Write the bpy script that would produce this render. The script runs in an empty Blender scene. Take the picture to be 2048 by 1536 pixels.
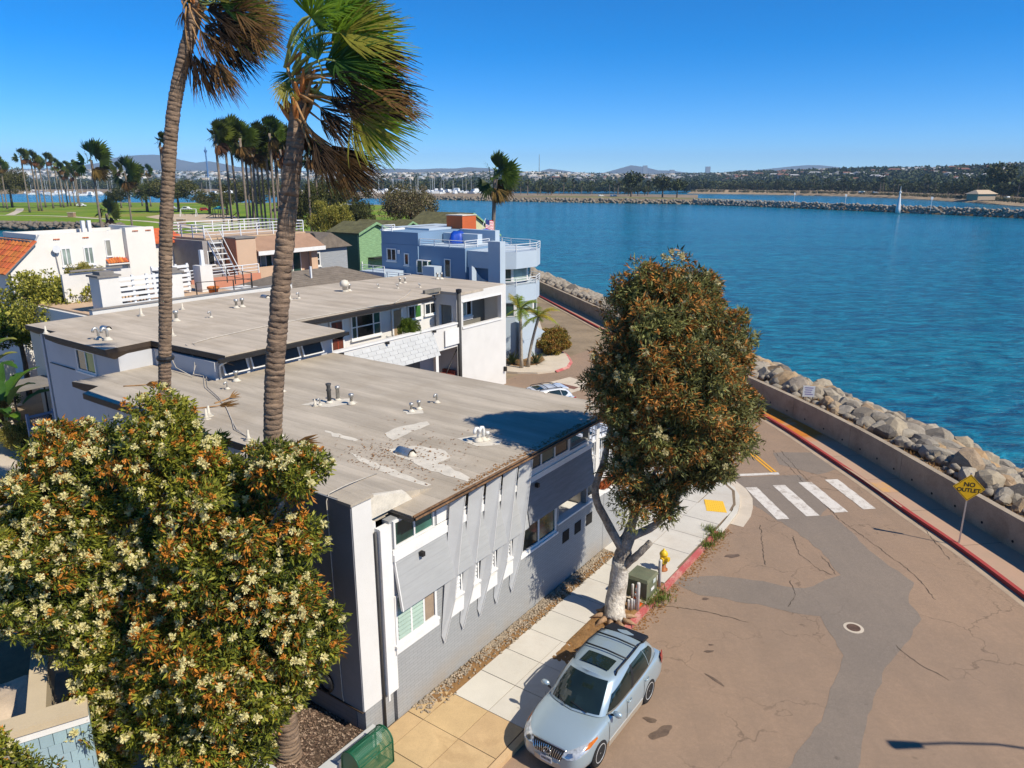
import bpy, bmesh, math, random
import numpy as np
from mathutils import Vector, Matrix
random.seed(7); RNG = np.random.default_rng(7)
R = math.radians
scene = bpy.context.scene
COL = scene.collection
# ---------------------------------------------------------------- camera
CAM_H, FPX = 13.5, 1470.0
PITCH = math.atan(408 / FPX)
cam_d = bpy.data.cameras.new('camera'); cam_d.sensor_width = 36.0; cam_d.lens = FPX / 2048 * 36
cam_d.clip_start = 0.2; cam_d.clip_end = 40000
cam = bpy.data.objects.new('camera', cam_d); COL.objects.link(cam)
cam.location = (0, 0, CAM_H); cam.rotation_euler = (math.pi / 2 - PITCH, 0, 0)
scene.camera = cam
# ---------------------------------------------------------------- sky, sun, exposure
SUN_EL, SUN_AZ = R(45), R(-31)            # azimuth from +X, counter-clockwise
sun_dir = Vector((math.cos(SUN_EL) * math.cos(SUN_AZ), math.cos(SUN_EL) * math.sin(SUN_AZ), math.sin(SUN_EL)))
world = bpy.data.worlds.new('World'); scene.world = world; world.use_nodes = True
wn = world.node_tree; wn.nodes.clear()
w_out = wn.nodes.new('ShaderNodeOutputWorld'); w_bg = wn.nodes.new('ShaderNodeBackground')
w_sky = wn.nodes.new('ShaderNodeTexSky'); w_sky.sky_type = 'NISHITA'; w_sky.sun_disc = False
w_sky.sun_elevation = SUN_EL; w_sky.sun_rotation = math.atan2(sun_dir.x, sun_dir.y)
w_sky.air_density = 0.6; w_sky.dust_density = 0.0; w_sky.ozone_density = 8.0; w_sky.altitude = 0
w_hs = wn.nodes.new('ShaderNodeHueSaturation'); w_hs.inputs['Saturation'].default_value = 1.30
w_hs.inputs['Value'].default_value = 1.0
wn.links.new(w_sky.outputs[0], w_hs.inputs['Color']); wn.links.new(w_hs.outputs[0], w_bg.inputs['Color'])
w_bg.inputs['Strength'].default_value = 0.125
wn.links.new(w_bg.outputs[0], w_out.inputs['Surface'])
sun_l = bpy.data.lights.new('sun', 'SUN'); sun_l.energy = 4.4; sun_l.angle = R(0.53); sun_l.color = (1.0, 0.93, 0.80)
sun = bpy.data.objects.new('sun', sun_l); COL.objects.link(sun)
sun.rotation_euler = sun_dir.to_track_quat('Z', 'Y').to_euler(); sun.location = (40, -30, 60)
scene.view_settings.view_transform = 'Standard'; scene.view_settings.look = 'None'
scene.view_settings.exposure = 0.45; scene.view_settings.gamma = 1.0
scene.view_settings.use_curve_mapping = False
scene.cycles.use_denoising = True
scene.cycles.max_bounces = 6; scene.cycles.transparent_max_bounces = 6; scene.cycles.volume_bounces = 0
scene.cycles.glossy_bounces = 3; scene.cycles.diffuse_bounces = 3
scene.cycles.caustics_reflective = False; scene.cycles.caustics_refractive = False
# ---------------------------------------------------------------- pixel -> place (ground contact), street frame
_c, _s = math.cos(PITCH), math.sin(PITCH)
def G(u, v, z=0.0):
    x = (u - 1024) / FPX; y = (768 - v) / FPX
    d = (x, _c + y * _s, -_s + y * _c)
    t = (z - CAM_H) / d[2]
    return Vector((t * d[0], t * d[1], z))
def at_dist(u, v, dist):
    """point seen at pixel (u,v) whose forward distance is dist"""
    x = (u - 1024) / FPX; y = (768 - v) / FPX
    d = (x, _c + y * _s, -_s + y * _c)
    t = dist / d[1]
    return Vector((t * d[0], dist, CAM_H + t * d[2]))
OX, OY = -3.157, 15.596
AX, AY = 0.57673, 0.81694
ROT = math.atan2(AY, AX)
def AB(a, b, z=0.0):
    return Vector((OX + a * AX - b * AY, OY + a * AY + b * AX, z))
def to_ab(p):
    dx, dy = p[0] - OX, p[1] - OY
    return (dx * AX + dy * AY, -dx * AY + dy * AX)
def Gab(u, v, z=0.0):
    return to_ab(G(u, v, z))
# ---------------------------------------------------------------- objects
def tag(o, label=None, cat=None, group=None, kind=None):
    if label: o['label'] = label
    if cat: o['category'] = cat
    if group: o['group'] = group
    if kind: o['kind'] = kind
    return o
def thing(name, label, cat, loc=(0, 0, 0), rz=0.0, group=None):
    o = bpy.data.objects.new(name, None); COL.objects.link(o)
    o.empty_display_size = 0.3
    o.location = loc; o.rotation_euler = (0, 0, rz)
    return tag(o, label, cat, group)
def link(name, me, mat, parent=None, smooth=False):
    mats = mat if isinstance(mat, (list, tuple)) else [mat]
    for m in mats: me.materials.append(m)
    if smooth and len(me.polygons):
        me.polygons.foreach_set('use_smooth', [True] * len(me.polygons))
    o = bpy.data.objects.new(name, me); COL.objects.link(o)
    if parent is not None: o.parent = parent
    return o
def copy_tree(o, parent=None):
    c = o.copy(); COL.objects.link(c); c.parent = parent
    for ch in list(o.children): copy_tree(ch, c)
    return c
class MB:
    """collects shapes into one mesh"""
    def __init__(self): self.v = []; self.f = []; self.m = []; self.mi = 0
    def mat(self, i): self.mi = i; return self
    def add(self, vs, fs):
        n = len(self.v); self.v += [tuple(p) for p in vs]
        for f in fs: self.f.append(tuple(i + n for i in f)); self.m.append(self.mi)
        return self
    def poly(self, pts): return self.add(pts, [tuple(range(len(pts)))])
    def box(self, x0, x1, y0, y1, z0, z1):
        x0, x1 = min(x0, x1), max(x0, x1); y0, y1 = min(y0, y1), max(y0, y1); z0, z1 = min(z0, z1), max(z0, z1)
        return self.add([(x0, y0, z0), (x1, y0, z0), (x1, y1, z0), (x0, y1, z0), (x0, y0, z1), (x1, y0, z1), (x1, y1, z1), (x0, y1, z1)],
                        [(3, 2, 1, 0), (4, 5, 6, 7), (0, 1, 5, 4), (1, 2, 6, 5), (2, 3, 7, 6), (3, 0, 4, 7)])
    def hexa(self, bot, top):
        return self.add(list(bot) + list(top), [(3, 2, 1, 0), (4, 5, 6, 7), (0, 1, 5, 4), (1, 2, 6, 5), (2, 3, 7, 6), (3, 0, 4, 7)])
    def prism(self, poly, z0, z1):
        """poly: list of (x,y) counter-clockwise; z may be lists"""
        n = len(poly)
        zb = z0 if isinstance(z0, (list, tuple)) else [z0] * n
        zt = z1 if isinstance(z1, (list, tuple)) else [z1] * n
        ar = sum(poly[i][0] * poly[(i + 1) % n][1] - poly[(i + 1) % n][0] * poly[i][1] for i in range(n))
        if ar < 0: poly = poly[::-1]; zb = zb[::-1]; zt = zt[::-1]
        vs = [(p[0], p[1], zb[i]) for i, p in enumerate(poly)] + [(p[0], p[1], zt[i]) for i, p in enumerate(poly)]
        fs = [tuple(range(n))[::-1], tuple(range(n, 2 * n))] + [(i, (i + 1) % n, n + (i + 1) % n, n + i) for i in range(n)]
        return self.add(vs, fs)
    def tube(self, pts, r, n=8, caps=True, up=None):
        pts = [Vector(p) for p in pts]; k = len(pts)
        rr = r if isinstance(r, (list, tuple)) else [r] * k
        vs = []; prev = None
        for i, p in enumerate(pts):
            d = (pts[min(i + 1, k - 1)] - pts[max(i - 1, 0)])
            if d.length < 1e-9: d = Vector((0, 0, 1))
            d.normalize()
            if prev is None:
                ref = Vector((0, 0, 1)) if abs(d.z) < 0.9 else Vector((1, 0, 0))
                u = d.cross(ref).normalized()
            else:
                u = (prev - d * prev.dot(d))
                u = u.normalized() if u.length > 1e-6 else d.orthogonal().normalized()
            prev = u; w = d.cross(u)
            for j in range(n):
                t = 2 * math.pi * j / n
                vs.append(p + (u * math.cos(t) + w * math.sin(t)) * rr[i])
        fs = [(i * n + j, i * n + (j + 1) % n, (i + 1) * n + (j + 1) % n, (i + 1) * n + j) for i in range(k - 1) for j in range(n)]
        if caps: fs += [tuple(range(n))[::-1], tuple((k - 1) * n + j for j in range(n))]
        return self.add(vs, fs)
    def lathe(self, prof, c=(0, 0, 0), n=12):
        """prof: list of (r, z) bottom to top"""
        vs = []; k = len(prof)
        for r, z in prof:
            for j in range(n):
                t = 2 * math.pi * j / n; vs.append((c[0] + r * math.cos(t), c[1] + r * math.sin(t), c[2] + z))
        fs = [(i * n + j, i * n + (j + 1) % n, (i + 1) * n + (j + 1) % n, (i + 1) * n + j) for i in range(k - 1) for j in range(n)]
        fs += [tuple(range(n))[::-1], tuple((k - 1) * n + j for j in range(n))]
        return self.add(vs, fs)
    def wall(self, x0, x1, z0, z1, y0, y1, holes=()):
        """slab in the xz plane between y0 and y1 with rectangular openings (x0,x1,z0,z1)"""
        xs = sorted({x0, x1} | {h[0] for h in holes} | {h[1] for h in holes}); zs = sorted({z0, z1} | {h[2] for h in holes} | {h[3] for h in holes})
        xs = [x for x in xs if x0 - 1e-6 <= x <= x1 + 1e-6]; zs = [z for z in zs if z0 - 1e-6 <= z <= z1 + 1e-6]
        def inside(x, z): return any(h[0] < x < h[1] and h[2] < z < h[3] for h in holes)
        for i in range(len(xs) - 1):
            for j in range(len(zs) - 1):
                if not inside((xs[i] + xs[i + 1]) / 2, (zs[j] + zs[j + 1]) / 2):
                    a, b, c, d = xs[i], xs[i + 1], zs[j], zs[j + 1]
                    self.poly([(a, y0, c), (b, y0, c), (b, y0, d), (a, y0, d)])
                    self.poly([(b, y1, c), (a, y1, c), (a, y1, d), (b, y1, d)])
        def rim(a, b, c, d, flip):
            q = [[(a, y0, c), (a, y1, c), (b, y1, c), (b, y0, c)], [(b, y0, c), (b, y1, c), (b, y1, d), (b, y0, d)],
                 [(b, y0, d), (b, y1, d), (a, y1, d), (a, y0, d)], [(a, y0, d), (a, y1, d), (a, y1, c), (a, y0, c)]]
            for p in q: self.poly(p[::-1] if flip else p)
        rim(x0, x1, z0, z1, False)
        for h in holes: rim(h[0], h[1], h[2], h[3], True)
        return self
    def turned(self, fn):
        self.v = [tuple(fn(p)) for p in self.v]; return self
    def build(self, name, mat, parent=None, smooth=False):
        me = bpy.data.meshes.new(name); me.from_pydata([tuple(map(float, p)) for p in self.v], [], self.f)
        o = link(name, me, mat, parent, smooth)
        if isinstance(mat, (list, tuple)) and len(mat) > 1: me.polygons.foreach_set('material_index', self.m)
        me.update(); return o
def swap_xy(p): return (p[1], p[0], p[2])
def np_mesh(name, verts, quads, mat, parent=None, mi=None, smooth=False):
    """fast mesh from numpy arrays; quads (n,4) or triangles (n,3)"""
    me = bpy.data.meshes.new(name); verts = np.ascontiguousarray(verts, dtype=np.float32); k = quads.shape[1]
    me.vertices.add(len(verts)); me.vertices.foreach_set('co', verts.ravel())
    nq = len(quads); me.loops.add(nq * k); me.polygons.add(nq)
    me.loops.foreach_set('vertex_index', np.ascontiguousarray(quads, dtype=np.int32).ravel())
    me.polygons.foreach_set('loop_start', np.arange(0, nq * k, k, dtype=np.int32))
    me.polygons.foreach_set('loop_total', np.full(nq, k, dtype=np.int32))
    o = link(name, me, mat, parent, smooth)
    if mi is not None: me.polygons.foreach_set('material_index', np.ascontiguousarray(mi, dtype=np.int32))
    me.update(calc_edges=True); return o
# ---------------------------------------------------------------- materials
MATS = {}
def srgb(r, g, b):
    f = lambda c: (c / 12.92 if c <= 0.04045 else ((c + 0.055) / 1.055) ** 2.4)
    return tuple(f(c / 255.0) for c in (r, g, b))
class NT:
    def __init__(self, name):
        self.m = bpy.data.materials.new(name); self.m.use_nodes = True
        self.t = self.m.node_tree; self.n = self.t.nodes
        self.b = self.n['Principled BSDF']; self.out = self.n['Material Output']
    def node(self, typ, **kw):
        nd = self.n.new(typ)
        for k, v in kw.items(): setattr(nd, k, v)
        return nd
    def ln(self, a, b): self.t.links.new(a, b); return self
    def coords(self, kind='world', scale=(1, 1, 1), rot=(0, 0, 0)):
        mp = self.node('ShaderNodeMapping'); mp.inputs['Scale'].default_value = scale; mp.inputs['Rotation'].default_value = rot
        if kind == 'world': self.ln(self.node('ShaderNodeNewGeometry').outputs['Position'], mp.inputs['Vector'])
        else: self.ln(self.node('ShaderNodeTexCoord').outputs['Object'], mp.inputs['Vector'])
        return mp.outputs['Vector']
    def noise(self, vec, scale, detail=4.0, rough=0.6, dist=0.0):
        n = self.node('ShaderNodeTexNoise'); n.inputs['Scale'].default_value = scale; n.inputs['Detail'].default_value = detail
        n.inputs['Roughness'].default_value = rough; n.inputs['Distortion'].default_value = dist
        self.ln(vec, n.inputs['Vector']); return n.outputs['Fac']
    def ramp(self, fac, lo, hi, a=0.0, b=1.0):
        r = self.node('ShaderNodeMapRange'); r.clamp = True
        for k, v in zip(('From Min', 'From Max', 'To Min', 'To Max'), (lo, hi, a, b)): r.inputs[k].default_value = v
        self.ln(fac, r.inputs['Value']); return r.outputs[0]
    def mix(self, fac, a, b, mode='MIX'):
        m = self.node('ShaderNodeMix', data_type='RGBA', blend_type=mode)
        for s, x in ((m.inputs[6], a), (m.inputs[7], b)):
            if isinstance(x, (tuple, list)): s.default_value = (*x[:3], 1)
            else: self.ln(x, s)
        if isinstance(fac, (int, float)): m.inputs[0].default_value = fac
        else: self.ln(fac, m.inputs[0])
        return m.outputs[2]
    def math(self, op, a, b=0.0):
        m = self.node('ShaderNodeMath', operation=op)
        for s, x in ((m.inputs[0], a), (m.inputs[1], b)):
            if isinstance(x, (int, float)): s.default_value = x
            else: self.ln(x, s)
        return m.outputs[0]
    def bump(self, height, strength=0.3, dist=0.02):
        b = self.node('ShaderNodeBump'); b.inputs['Strength'].default_value = strength; b.inputs['Distance'].default_value = dist
        self.ln(height, b.inputs['Height']); self.ln(b.outputs[0], self.b.inputs['Normal'])
    def base(self, c):
        s = self.b.inputs['Base Color']
        if isinstance(c, (tuple, list)): s.default_value = (*c[:3], 1)
        else: self.ln(c, s)
def mk(name, col, rough=0.75, var=0.12, scale=1.5, fine=25.0, bump=0.15, bdist=0.006, metal=0.0, spec=0.35, kind='world', stain=None, stain_amt=0.4, stain_scale=0.8, objvar=0.0, coat=0.0):
    if name in MATS: return MATS[name]
    t = NT(name); t.b.inputs['Roughness'].default_value = rough; t.b.inputs['Metallic'].default_value = metal
    t.b.inputs['Specular IOR Level'].default_value = spec
    if coat: t.b.inputs['Coat Weight'].default_value = coat; t.b.inputs['Coat Roughness'].default_value = 0.05
    vec = t.coords(kind)
    n1 = t.noise(vec, scale, 5, 0.65); n2 = t.noise(vec, fine, 3, 0.6)
    f = t.math('ADD', t.math('MULTIPLY', n1, 0.65), t.math('MULTIPLY', n2, 0.35))
    lo = tuple(c * (1 - var * 1.6) for c in col); hi = tuple(min(1, c * (1 + var * 1.1)) for c in col)
    c = t.mix(t.ramp(f, 0.32, 0.68), lo, hi)
    if stain is not None:
        s = t.noise(vec, stain_scale, 6, 0.7, 0.6)
        c = t.mix(t.ramp(s, 0.52, 0.72, 0, stain_amt), c, stain)
    if objvar:
        oi = t.node('ShaderNodeObjectInfo'); hs = t.node('ShaderNodeHueSaturation')
        t.ln(t.ramp(oi.outputs['Random'], 0, 1, 1 - objvar, 1 + objvar), hs.inputs['Value'])
        t.ln(t.ramp(t.math('FRACT', t.math('MULTIPLY', oi.outputs['Random'], 7.31)), 0, 1, 0.5 - objvar * 0.08, 0.5 + objvar * 0.08), hs.inputs['Hue'])
        t.ln(c, hs.inputs['Color']); c = hs.outputs[0]
    t.base(c)
    if bump: t.bump(n2, bump, bdist)
    MATS[name] = t.m; return t.m
# ---------------------------------------------------------------- ground materials
def mat_asphalt(name, col, col2, crack=0.5):
    t = NT(name); t.b.inputs['Roughness'].default_value = 0.88; t.b.inputs['Specular IOR Level'].default_value = 0.25
    vec = t.coords('world')
    big = t.noise(vec, 0.16, 6, 0.62, 0.4); mid = t.noise(vec, 1.1, 6, 0.7); fine = t.noise(vec, 70, 2, 0.7)
    lng = t.noise(t.coords('world', (1.6, 0.16, 1), (0, 0, -ROT + math.pi / 2)), 0.7, 5, 0.7)
    c = t.mix(t.ramp(big, 0.36, 0.62), col, col2)
    c = t.mix(t.ramp(lng, 0.45, 0.75, 0, 0.45), c, tuple(x * 0.72 for x in col2))
    c = t.mix(t.ramp(mid, 0.3, 0.75, 0.0, 0.4), c, tuple(x * 1.25 for x in col))
    c = t.mix(t.ramp(fine, 0.35, 0.7, 0, 1), t.mix(0.38, c, tuple(x * 0.3 for x in col2)), t.mix(0.22, c, tuple(min(1, x * 1.9) for x in col)))
    gr = t.noise(vec, 7.5, 5, 0.75); c = t.mix(t.ramp(gr, 0.36, 0.66, 0.0, 0.30), c, tuple(x * 0.62 for x in col2)); c = t.mix(t.ramp(gr, 0.60, 0.72, 0, 0.25), c, tuple(min(1, x * 1.5) for x in col))
    spots = t.noise(vec, 2.6, 3, 0.5); c = t.mix(t.ramp(spots, 0.70, 0.80, 0, 0.55), c, tuple(x * 0.35 for x in col2))
    vo = t.node('ShaderNodeTexVoronoi', feature='DISTANCE_TO_EDGE'); vo.inputs['Scale'].default_value = 0.33
    dv = t.node('ShaderNodeVectorMath', operation='ADD'); nz = t.node('ShaderNodeTexNoise'); nz.inputs['Scale'].default_value = 1.3; nz.inputs['Detail'].default_value = 5
    t.ln(vec, nz.inputs['Vector']); sc_ = t.node('ShaderNodeVectorMath', operation='SCALE'); sc_.inputs['Scale'].default_value = 1.6
    t.ln(nz.outputs['Color'], sc_.inputs[0]); t.ln(vec, dv.inputs[0]); t.ln(sc_.outputs[0], dv.inputs[1]); t.ln(dv.outputs[0], vo.inputs['Vector'])
    gate = t.ramp(t.noise(vec, 0.23, 2), 0.48, 0.6)
    cr = t.math('MULTIPLY', t.ramp(vo.outputs['Distance'], 0.0, 0.012, crack, 0), gate)
    c = t.mix(cr, c, tuple(x * 0.22 for x in col2))
    t.base(c); t.bump(fine, 0.5, 0.008); return t.m
M_ROAD = mat_asphalt('worn_brown_asphalt', (0.36, 0.24, 0.155), (0.26, 0.187, 0.132))
M_PATCH = mat_asphalt('grey_patched_asphalt', (0.26, 0.205, 0.157), (0.215, 0.175, 0.14), 0.2)
M_CONC = mk('pale_concrete', (0.56, 0.47, 0.36), 0.85, 0.10, 0.9, 30, 0.2, 0.004, stain=(0.40, 0.31, 0.20), stain_amt=0.28, stain_scale=0.7)
M_SLAB = mk('pavement_slab_grey', (0.57, 0.525, 0.445), 0.85, 0.07, 0.8, 40, 0.2, 0.004, stain=(0.36, 0.27, 0.17), stain_amt=0.3, stain_scale=0.5, objvar=0.05)
M_SLAB2 = mk('pavement_slab_tan', (0.53, 0.36, 0.185), 0.85, 0.14, 0.9, 35, 0.2, 0.004, stain=(0.30, 0.18, 0.08), stain_amt=0.5, stain_scale=0.9, objvar=0.06)
M_DIRT = mk('brown_soil', (0.25, 0.135, 0.05), 0.95, 0.3, 1.6, 14, 0.8, 0.03, stain=(0.13, 0.07, 0.03), stain_amt=0.7, stain_scale=1.6)
M_WALLC = mk('sea_wall_concrete', (0.36, 0.285, 0.20), 0.9, 0.2, 0.9, 18, 0.4, 0.01, stain=(0.20, 0.14, 0.085), stain_amt=0.6, stain_scale=1.0)
def mat_paint(name, col, under, wear=0.5, scale=3.0, fine=40):
    t = NT(name); t.b.inputs['Roughness'].default_value = 0.7; vec = t.coords('world')
    n = t.math('ADD', t.math('MULTIPLY', t.noise(vec, scale, 6, 0.7), 0.6), t.math('MULTIPLY', t.noise(vec, fine, 3, 0.7), 0.4))
    t.base(t.mix(t.ramp(n, wear, wear + 0.14), col, under)); return t.m
M_WHITEP = mat_paint('worn_white_road_paint', (0.66, 0.60, 0.52), (0.28, 0.21, 0.15), 0.50)
M_YELP = mat_paint('worn_yellow_road_paint', (0.72, 0.34, 0.02), (0.3, 0.19, 0.09), 0.6)
M_REDK = mat_paint('faded_red_kerb_paint', (0.42, 0.085, 0.075), (0.52, 0.27, 0.21), 0.46, 1.6, 22)
M_REDK2 = mat_paint('red_kerb_paint', (0.36, 0.045, 0.035), (0.42, 0.17, 0.12), 0.58, 1.6, 22)
M_TACT = mat_paint('yellow_tactile_paint', (0.80, 0.47, 0.03), (0.7, 0.55, 0.2), 0.62, 5)
def mat_seapath():
    t = NT('rust_stained_path'); t.b.inputs['Roughness'].default_value = 0.85; vec = t.coords('world')
    n = t.noise(vec, 1.2, 6, 0.65); f = t.noise(vec, 40, 3, 0.6)
    c = t.mix(t.ramp(n, 0.35, 0.7), (0.47, 0.29, 0.19), (0.40, 0.27, 0.18))
    c = t.mix(t.ramp(f, 0.3, 0.7, 0, 0.25), c, (0.25, 0.17, 0.12))
    # orange rust streak on the stretch behind the tree
    sep = t.node('ShaderNodeSeparateXYZ'); t.ln(vec, sep.inputs[0])
    g = t.math('MULTIPLY', t.ramp(sep.outputs['Y'], 36.6, 37.6), t.ramp(sep.outputs['Y'], 48.5, 47.0))
    g = t.math('MULTIPLY', g, t.ramp(t.noise(vec, 0.9, 4, 0.6), 0.30, 0.5))
    c = t.mix(g, c, (0.50, 0.165, 0.012)); t.base(c); t.bump(f, 0.3, 0.004); return t.m
M_SEAPATH = mat_seapath()
def mat_water():
    t = NT('bay_water'); t.b.inputs['Roughness'].default_value = 0.16; t.b.inputs['IOR'].default_value = 1.33
    t.b.inputs['Specular IOR Level'].default_value = 0.22
    v1 = t.coords('world', (1, 1, 1), (0, 0, 0.5)); v2 = t.coords('world', (0.35, 1.0, 1), (0, 0, 0.25))
    big = t.noise(t.coords('world', (0.5, 1, 1), (0, 0, 0.3)), 0.02, 5, 0.6); streak = t.noise(t.coords('world', (0.22, 1.0, 1), (0, 0, 0.1)), 0.11, 6, 0.68, 0.8)
    w1 = t.noise(t.coords('world', (0.42, 1.0, 1), (0, 0, 0.22)), 0.85, 5, 0.65, 0.6); w2 = t.noise(t.coords('world', (0.55, 1.0, 1), (0, 0, 0.3)), 2.6, 4, 0.6, 0.3)
    c = t.mix(t.ramp(big, 0.35, 0.65), (0.0015, 0.098, 0.175), (0.001, 0.056, 0.130))
    c = t.mix(t.ramp(streak, 0.42, 0.72, 0, 0.85), c, (0.002, 0.165, 0.225))
    c = t.mix(t.ramp(w1, 0.47, 0.66, 0, 0.8), c, (0.010, 0.23, 0.32))
    c = t.mix(t.ramp(w1, 0.50, 0.34, 0, 0.75), c, (0.001, 0.030, 0.085))
    c = t.mix(t.ramp(w2, 0.52, 0.70, 0, 0.5), c, (0.012, 0.25, 0.35))
    cap = t.math('MULTIPLY', t.ramp(w2, 0.64, 0.74), t.ramp(streak, 0.5, 0.66))
    c = t.mix(t.math('MULTIPLY', cap, 0.5), c, (0.5, 0.62, 0.66))  # pale wave highlights and dark troughs are painted into the colour
    t.base(c)
    t.bump(t.math('ADD', w1, t.math('MULTIPLY', w2, 0.4)), 1.0, 0.6); return t.m
M_WATER = mat_water()
M_LAND = mk('bare_land', (0.27, 0.20, 0.125), 0.95, 0.25, 0.3, 6, 0.4, 0.02)
# ---------------------------------------------------------------- polylines of the sea side
def line_px(pts, z): return [G(u, v, z).xy for u, v in pts]
wall_px = [(2048, 1112), (1919, 1033), (1797, 956), (1704, 899), (1622, 854), (1518, 804), (1194, 639), (1078, 583)]
kerb_px = [(2048, 1190), (1916, 1090), (1815, 1024), (1752, 977), (1681, 929), (1579, 861), (1507, 818), (1198, 655), (1078, 591)]
WL = line_px(wall_px, 0.15); KL = line_px(kerb_px, 0.15)
def extend(L, near, far):
    a = L[0] + (L[0] - L[1]).normalized() * near; b = L[-1] + (L[-1] - L[-2]).normalized() * far
    return [a] + list(L) + [b]
def resample(L, step):
    out = []; acc = 0.0
    for i in range(len(L) - 1):
        d = (L[i + 1] - L[i]).length; n = max(1, int(round(d / step)))
        for k in range(n): out.append(L[i].lerp(L[i + 1], k / n))
    out.append(L[-1]); return out
def smooth_line(L, it=2):
    for _ in range(it): L = [L[0]] + [(L[i - 1] + L[i] * 2 + L[i + 1]) / 4 for i in range(1, len(L) - 1)] + [L[-1]]
    return L
WL = smooth_line(resample(extend(WL, 24, 60), 1.5), 3); KL = smooth_line(resample(extend(KL, 24, 60), 1.0), 2)
def offs(L, d):
    out = []
    for i, p in enumerate(L):
        t = (L[min(i + 1, len(L) - 1)] - L[max(i - 1, 0)]).normalized()
        out.append(p + Vector((t.y, -t.x)) * d)
    return out
def strip(name, L1, L2, z1, z2, mat, parent=None):
    m = MB(); n = min(len(L1), len(L2))
    for i in range(n - 1): m.poly([(*L1[i], z1), (*L2[i], z2), (*L2[i + 1], z2), (*L1[i + 1], z1)])
    return m.build(name, mat, parent)
# ---------------------------------------------------------------- water and land
m = MB(); xs = [-10000, -900, -300, 0, 300, 900, 10000]; ys = [-400, 60, 200, 500, 1000, 3000, 10200]
for i in range(6):
    for j in range(6): m.poly([(xs[i], ys[j], -2.3), (xs[i + 1], ys[j], -2.3), (xs[i + 1], ys[j + 1], -2.3), (xs[i], ys[j + 1], -2.3)])
water = tag(m.build('water', M_WATER), kind='structure')
shore = offs(WL, 0.2)
land = [tuple(p) for p in shore] + [(-20, 170), (-26, 230), (-28, 300), (-60, 420), (-140, 470), (-330, 480), (-420, 430), (-420, 262), (-210, 262), (-160, 246), (-125, 238), (-108, 215), (-84, 160), (-66, 128), (-160, 110), (-420, 110), (-420, -60), (40, -60)]
m = MB(); m.prism(land, -3.5, -0.03)
ground = tag(m.build('ground', M_LAND), kind='structure')
# road: everything between the two kerbs, the alley and the parking court
m = MB()
rd = [tuple(p) for p in offs(KL, -0.02)] + [tuple(AB(75, 55).xy), tuple(AB(60, 17).xy), tuple(AB(34, 17.5).xy), tuple(AB(12.2, 17.5).xy), tuple(AB(11.3, 3).xy), tuple(AB(11.3, -2.9).xy), tuple(AB(-30, -2.9).xy), tuple(AB(-30, -30).xy)]
from mathutils.geometry import delaunay_2d_cdt
_r = delaunay_2d_cdt([Vector(p) for p in rd], [], [list(range(len(rd)))], 1, 1e-4)
m.add([(p.x, p.y, 0.0) for p in _r[0]], [tuple(f) for f in _r[2]]); road = tag(m.build('road', M_ROAD), kind='structure')
def sheet(name, pts, z, mat, parent=None):
    m = MB(); m.poly([(p[0], p[1], z) for p in pts]); return m.build(name, mat, parent)
def rough_poly(pts, step=0.35, amp=0.06):
    out = []
    for i in range(len(pts)):
        a, b = Vector(pts[i][:2]), Vector(pts[(i + 1) % len(pts)][:2]); n = max(1, int((b - a).length / step))
        for k in range(n):
            q = a.lerp(b, k / n); out.append(q + Vector((random.uniform(-amp, amp), random.uniform(-amp, amp))))
    return out
patch_px = [(1560, 1040), (1665, 1030), (1750, 1110), (1828, 1165), (1815, 1205), (1845, 1240), (1800, 1300), (1765, 1350), (1735, 1450), (1715, 1545), (1570, 1545), (1640, 1440), (1690, 1310), (1640, 1235), (1520, 1210), (1400, 1190), (1330, 1160), (1440, 1150), (1610, 1178), (1680, 1150), (1640, 1100)]
sheet('asphalt_patch', rough_poly([G(u, v).xy for u, v in patch_px]), 0.004, M_PATCH, road)
patch2 = [(1640, 905), (1700, 930), (1640, 950), (1560, 930), (1545, 905)]
sheet('asphalt_patch', rough_poly([G(u, v).xy for u, v in patch2], 0.5, 0.08), 0.004, M_PATCH, road)
patch3 = [(1452, 955), (1600, 950), (1660, 1005), (1640, 1036), (1560, 1044), (1490, 1000)]
sheet('asphalt_patch', rough_poly([G(u, v).xy for u, v in patch3], 0.5, 0.05), 0.003, M_PATCH, road)
M_CRACK = mk('dark_crack', (0.075, 0.055, 0.04), 0.95, 0.2)
M_OIL = mk('oil_stain', (0.15, 0.10, 0.066), 0.6, 0.3, 3, 30)
def ribbon(name, pts, w, z, mat, parent, jit=0.04, step=0.12):
    L = resample([Vector(p[:2]) for p in pts], step); m = MB()
    L = [p + Vector((random.uniform(-jit, jit), random.uniform(-jit, jit))) for p in L]
    Wd = [w * random.uniform(0.3, 1.5) for _ in L]; Wd[0] = Wd[-1] = 0.002
    A_ = [offs(L, -x)[i] for i, x in enumerate(Wd)]; B_ = [offs(L, x)[i] for i, x in enumerate(Wd)]
    for i in range(len(L) - 1): m.poly([(*A_[i], z), (*B_[i], z), (*B_[i + 1], z), (*A_[i + 1], z)])
    return m.build(name, mat, parent)
for pl in ([(1640, 1110), (1660, 1130), (1672, 1150)], [(1585, 1070), (1600, 1110), (1640, 1140), (1665, 1150)], [(1580, 1160), (1590, 1190), (1575, 1215)], [(1680, 1040), (1750, 1090), (1830, 1150), (1870, 1200)], [(1545, 900), (1580, 935), (1620, 980), (1680, 1040)],
           [(1520, 1050), (1525, 1090), (1530, 1130)], [(1305, 1210), (1360, 1215), (1420, 1225), (1500, 1245)], [(1745, 960), (1790, 1010), (1850, 1060), (1900, 1120)], [(1790, 1290), (1840, 1330), (1900, 1360)], [(1560, 900), (1600, 945), (1630, 975), (1700, 985)]):
    ribbon('crack', [G(u, v) for u, v in pl], 0.011, 0.008, M_CRACK, road)
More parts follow.
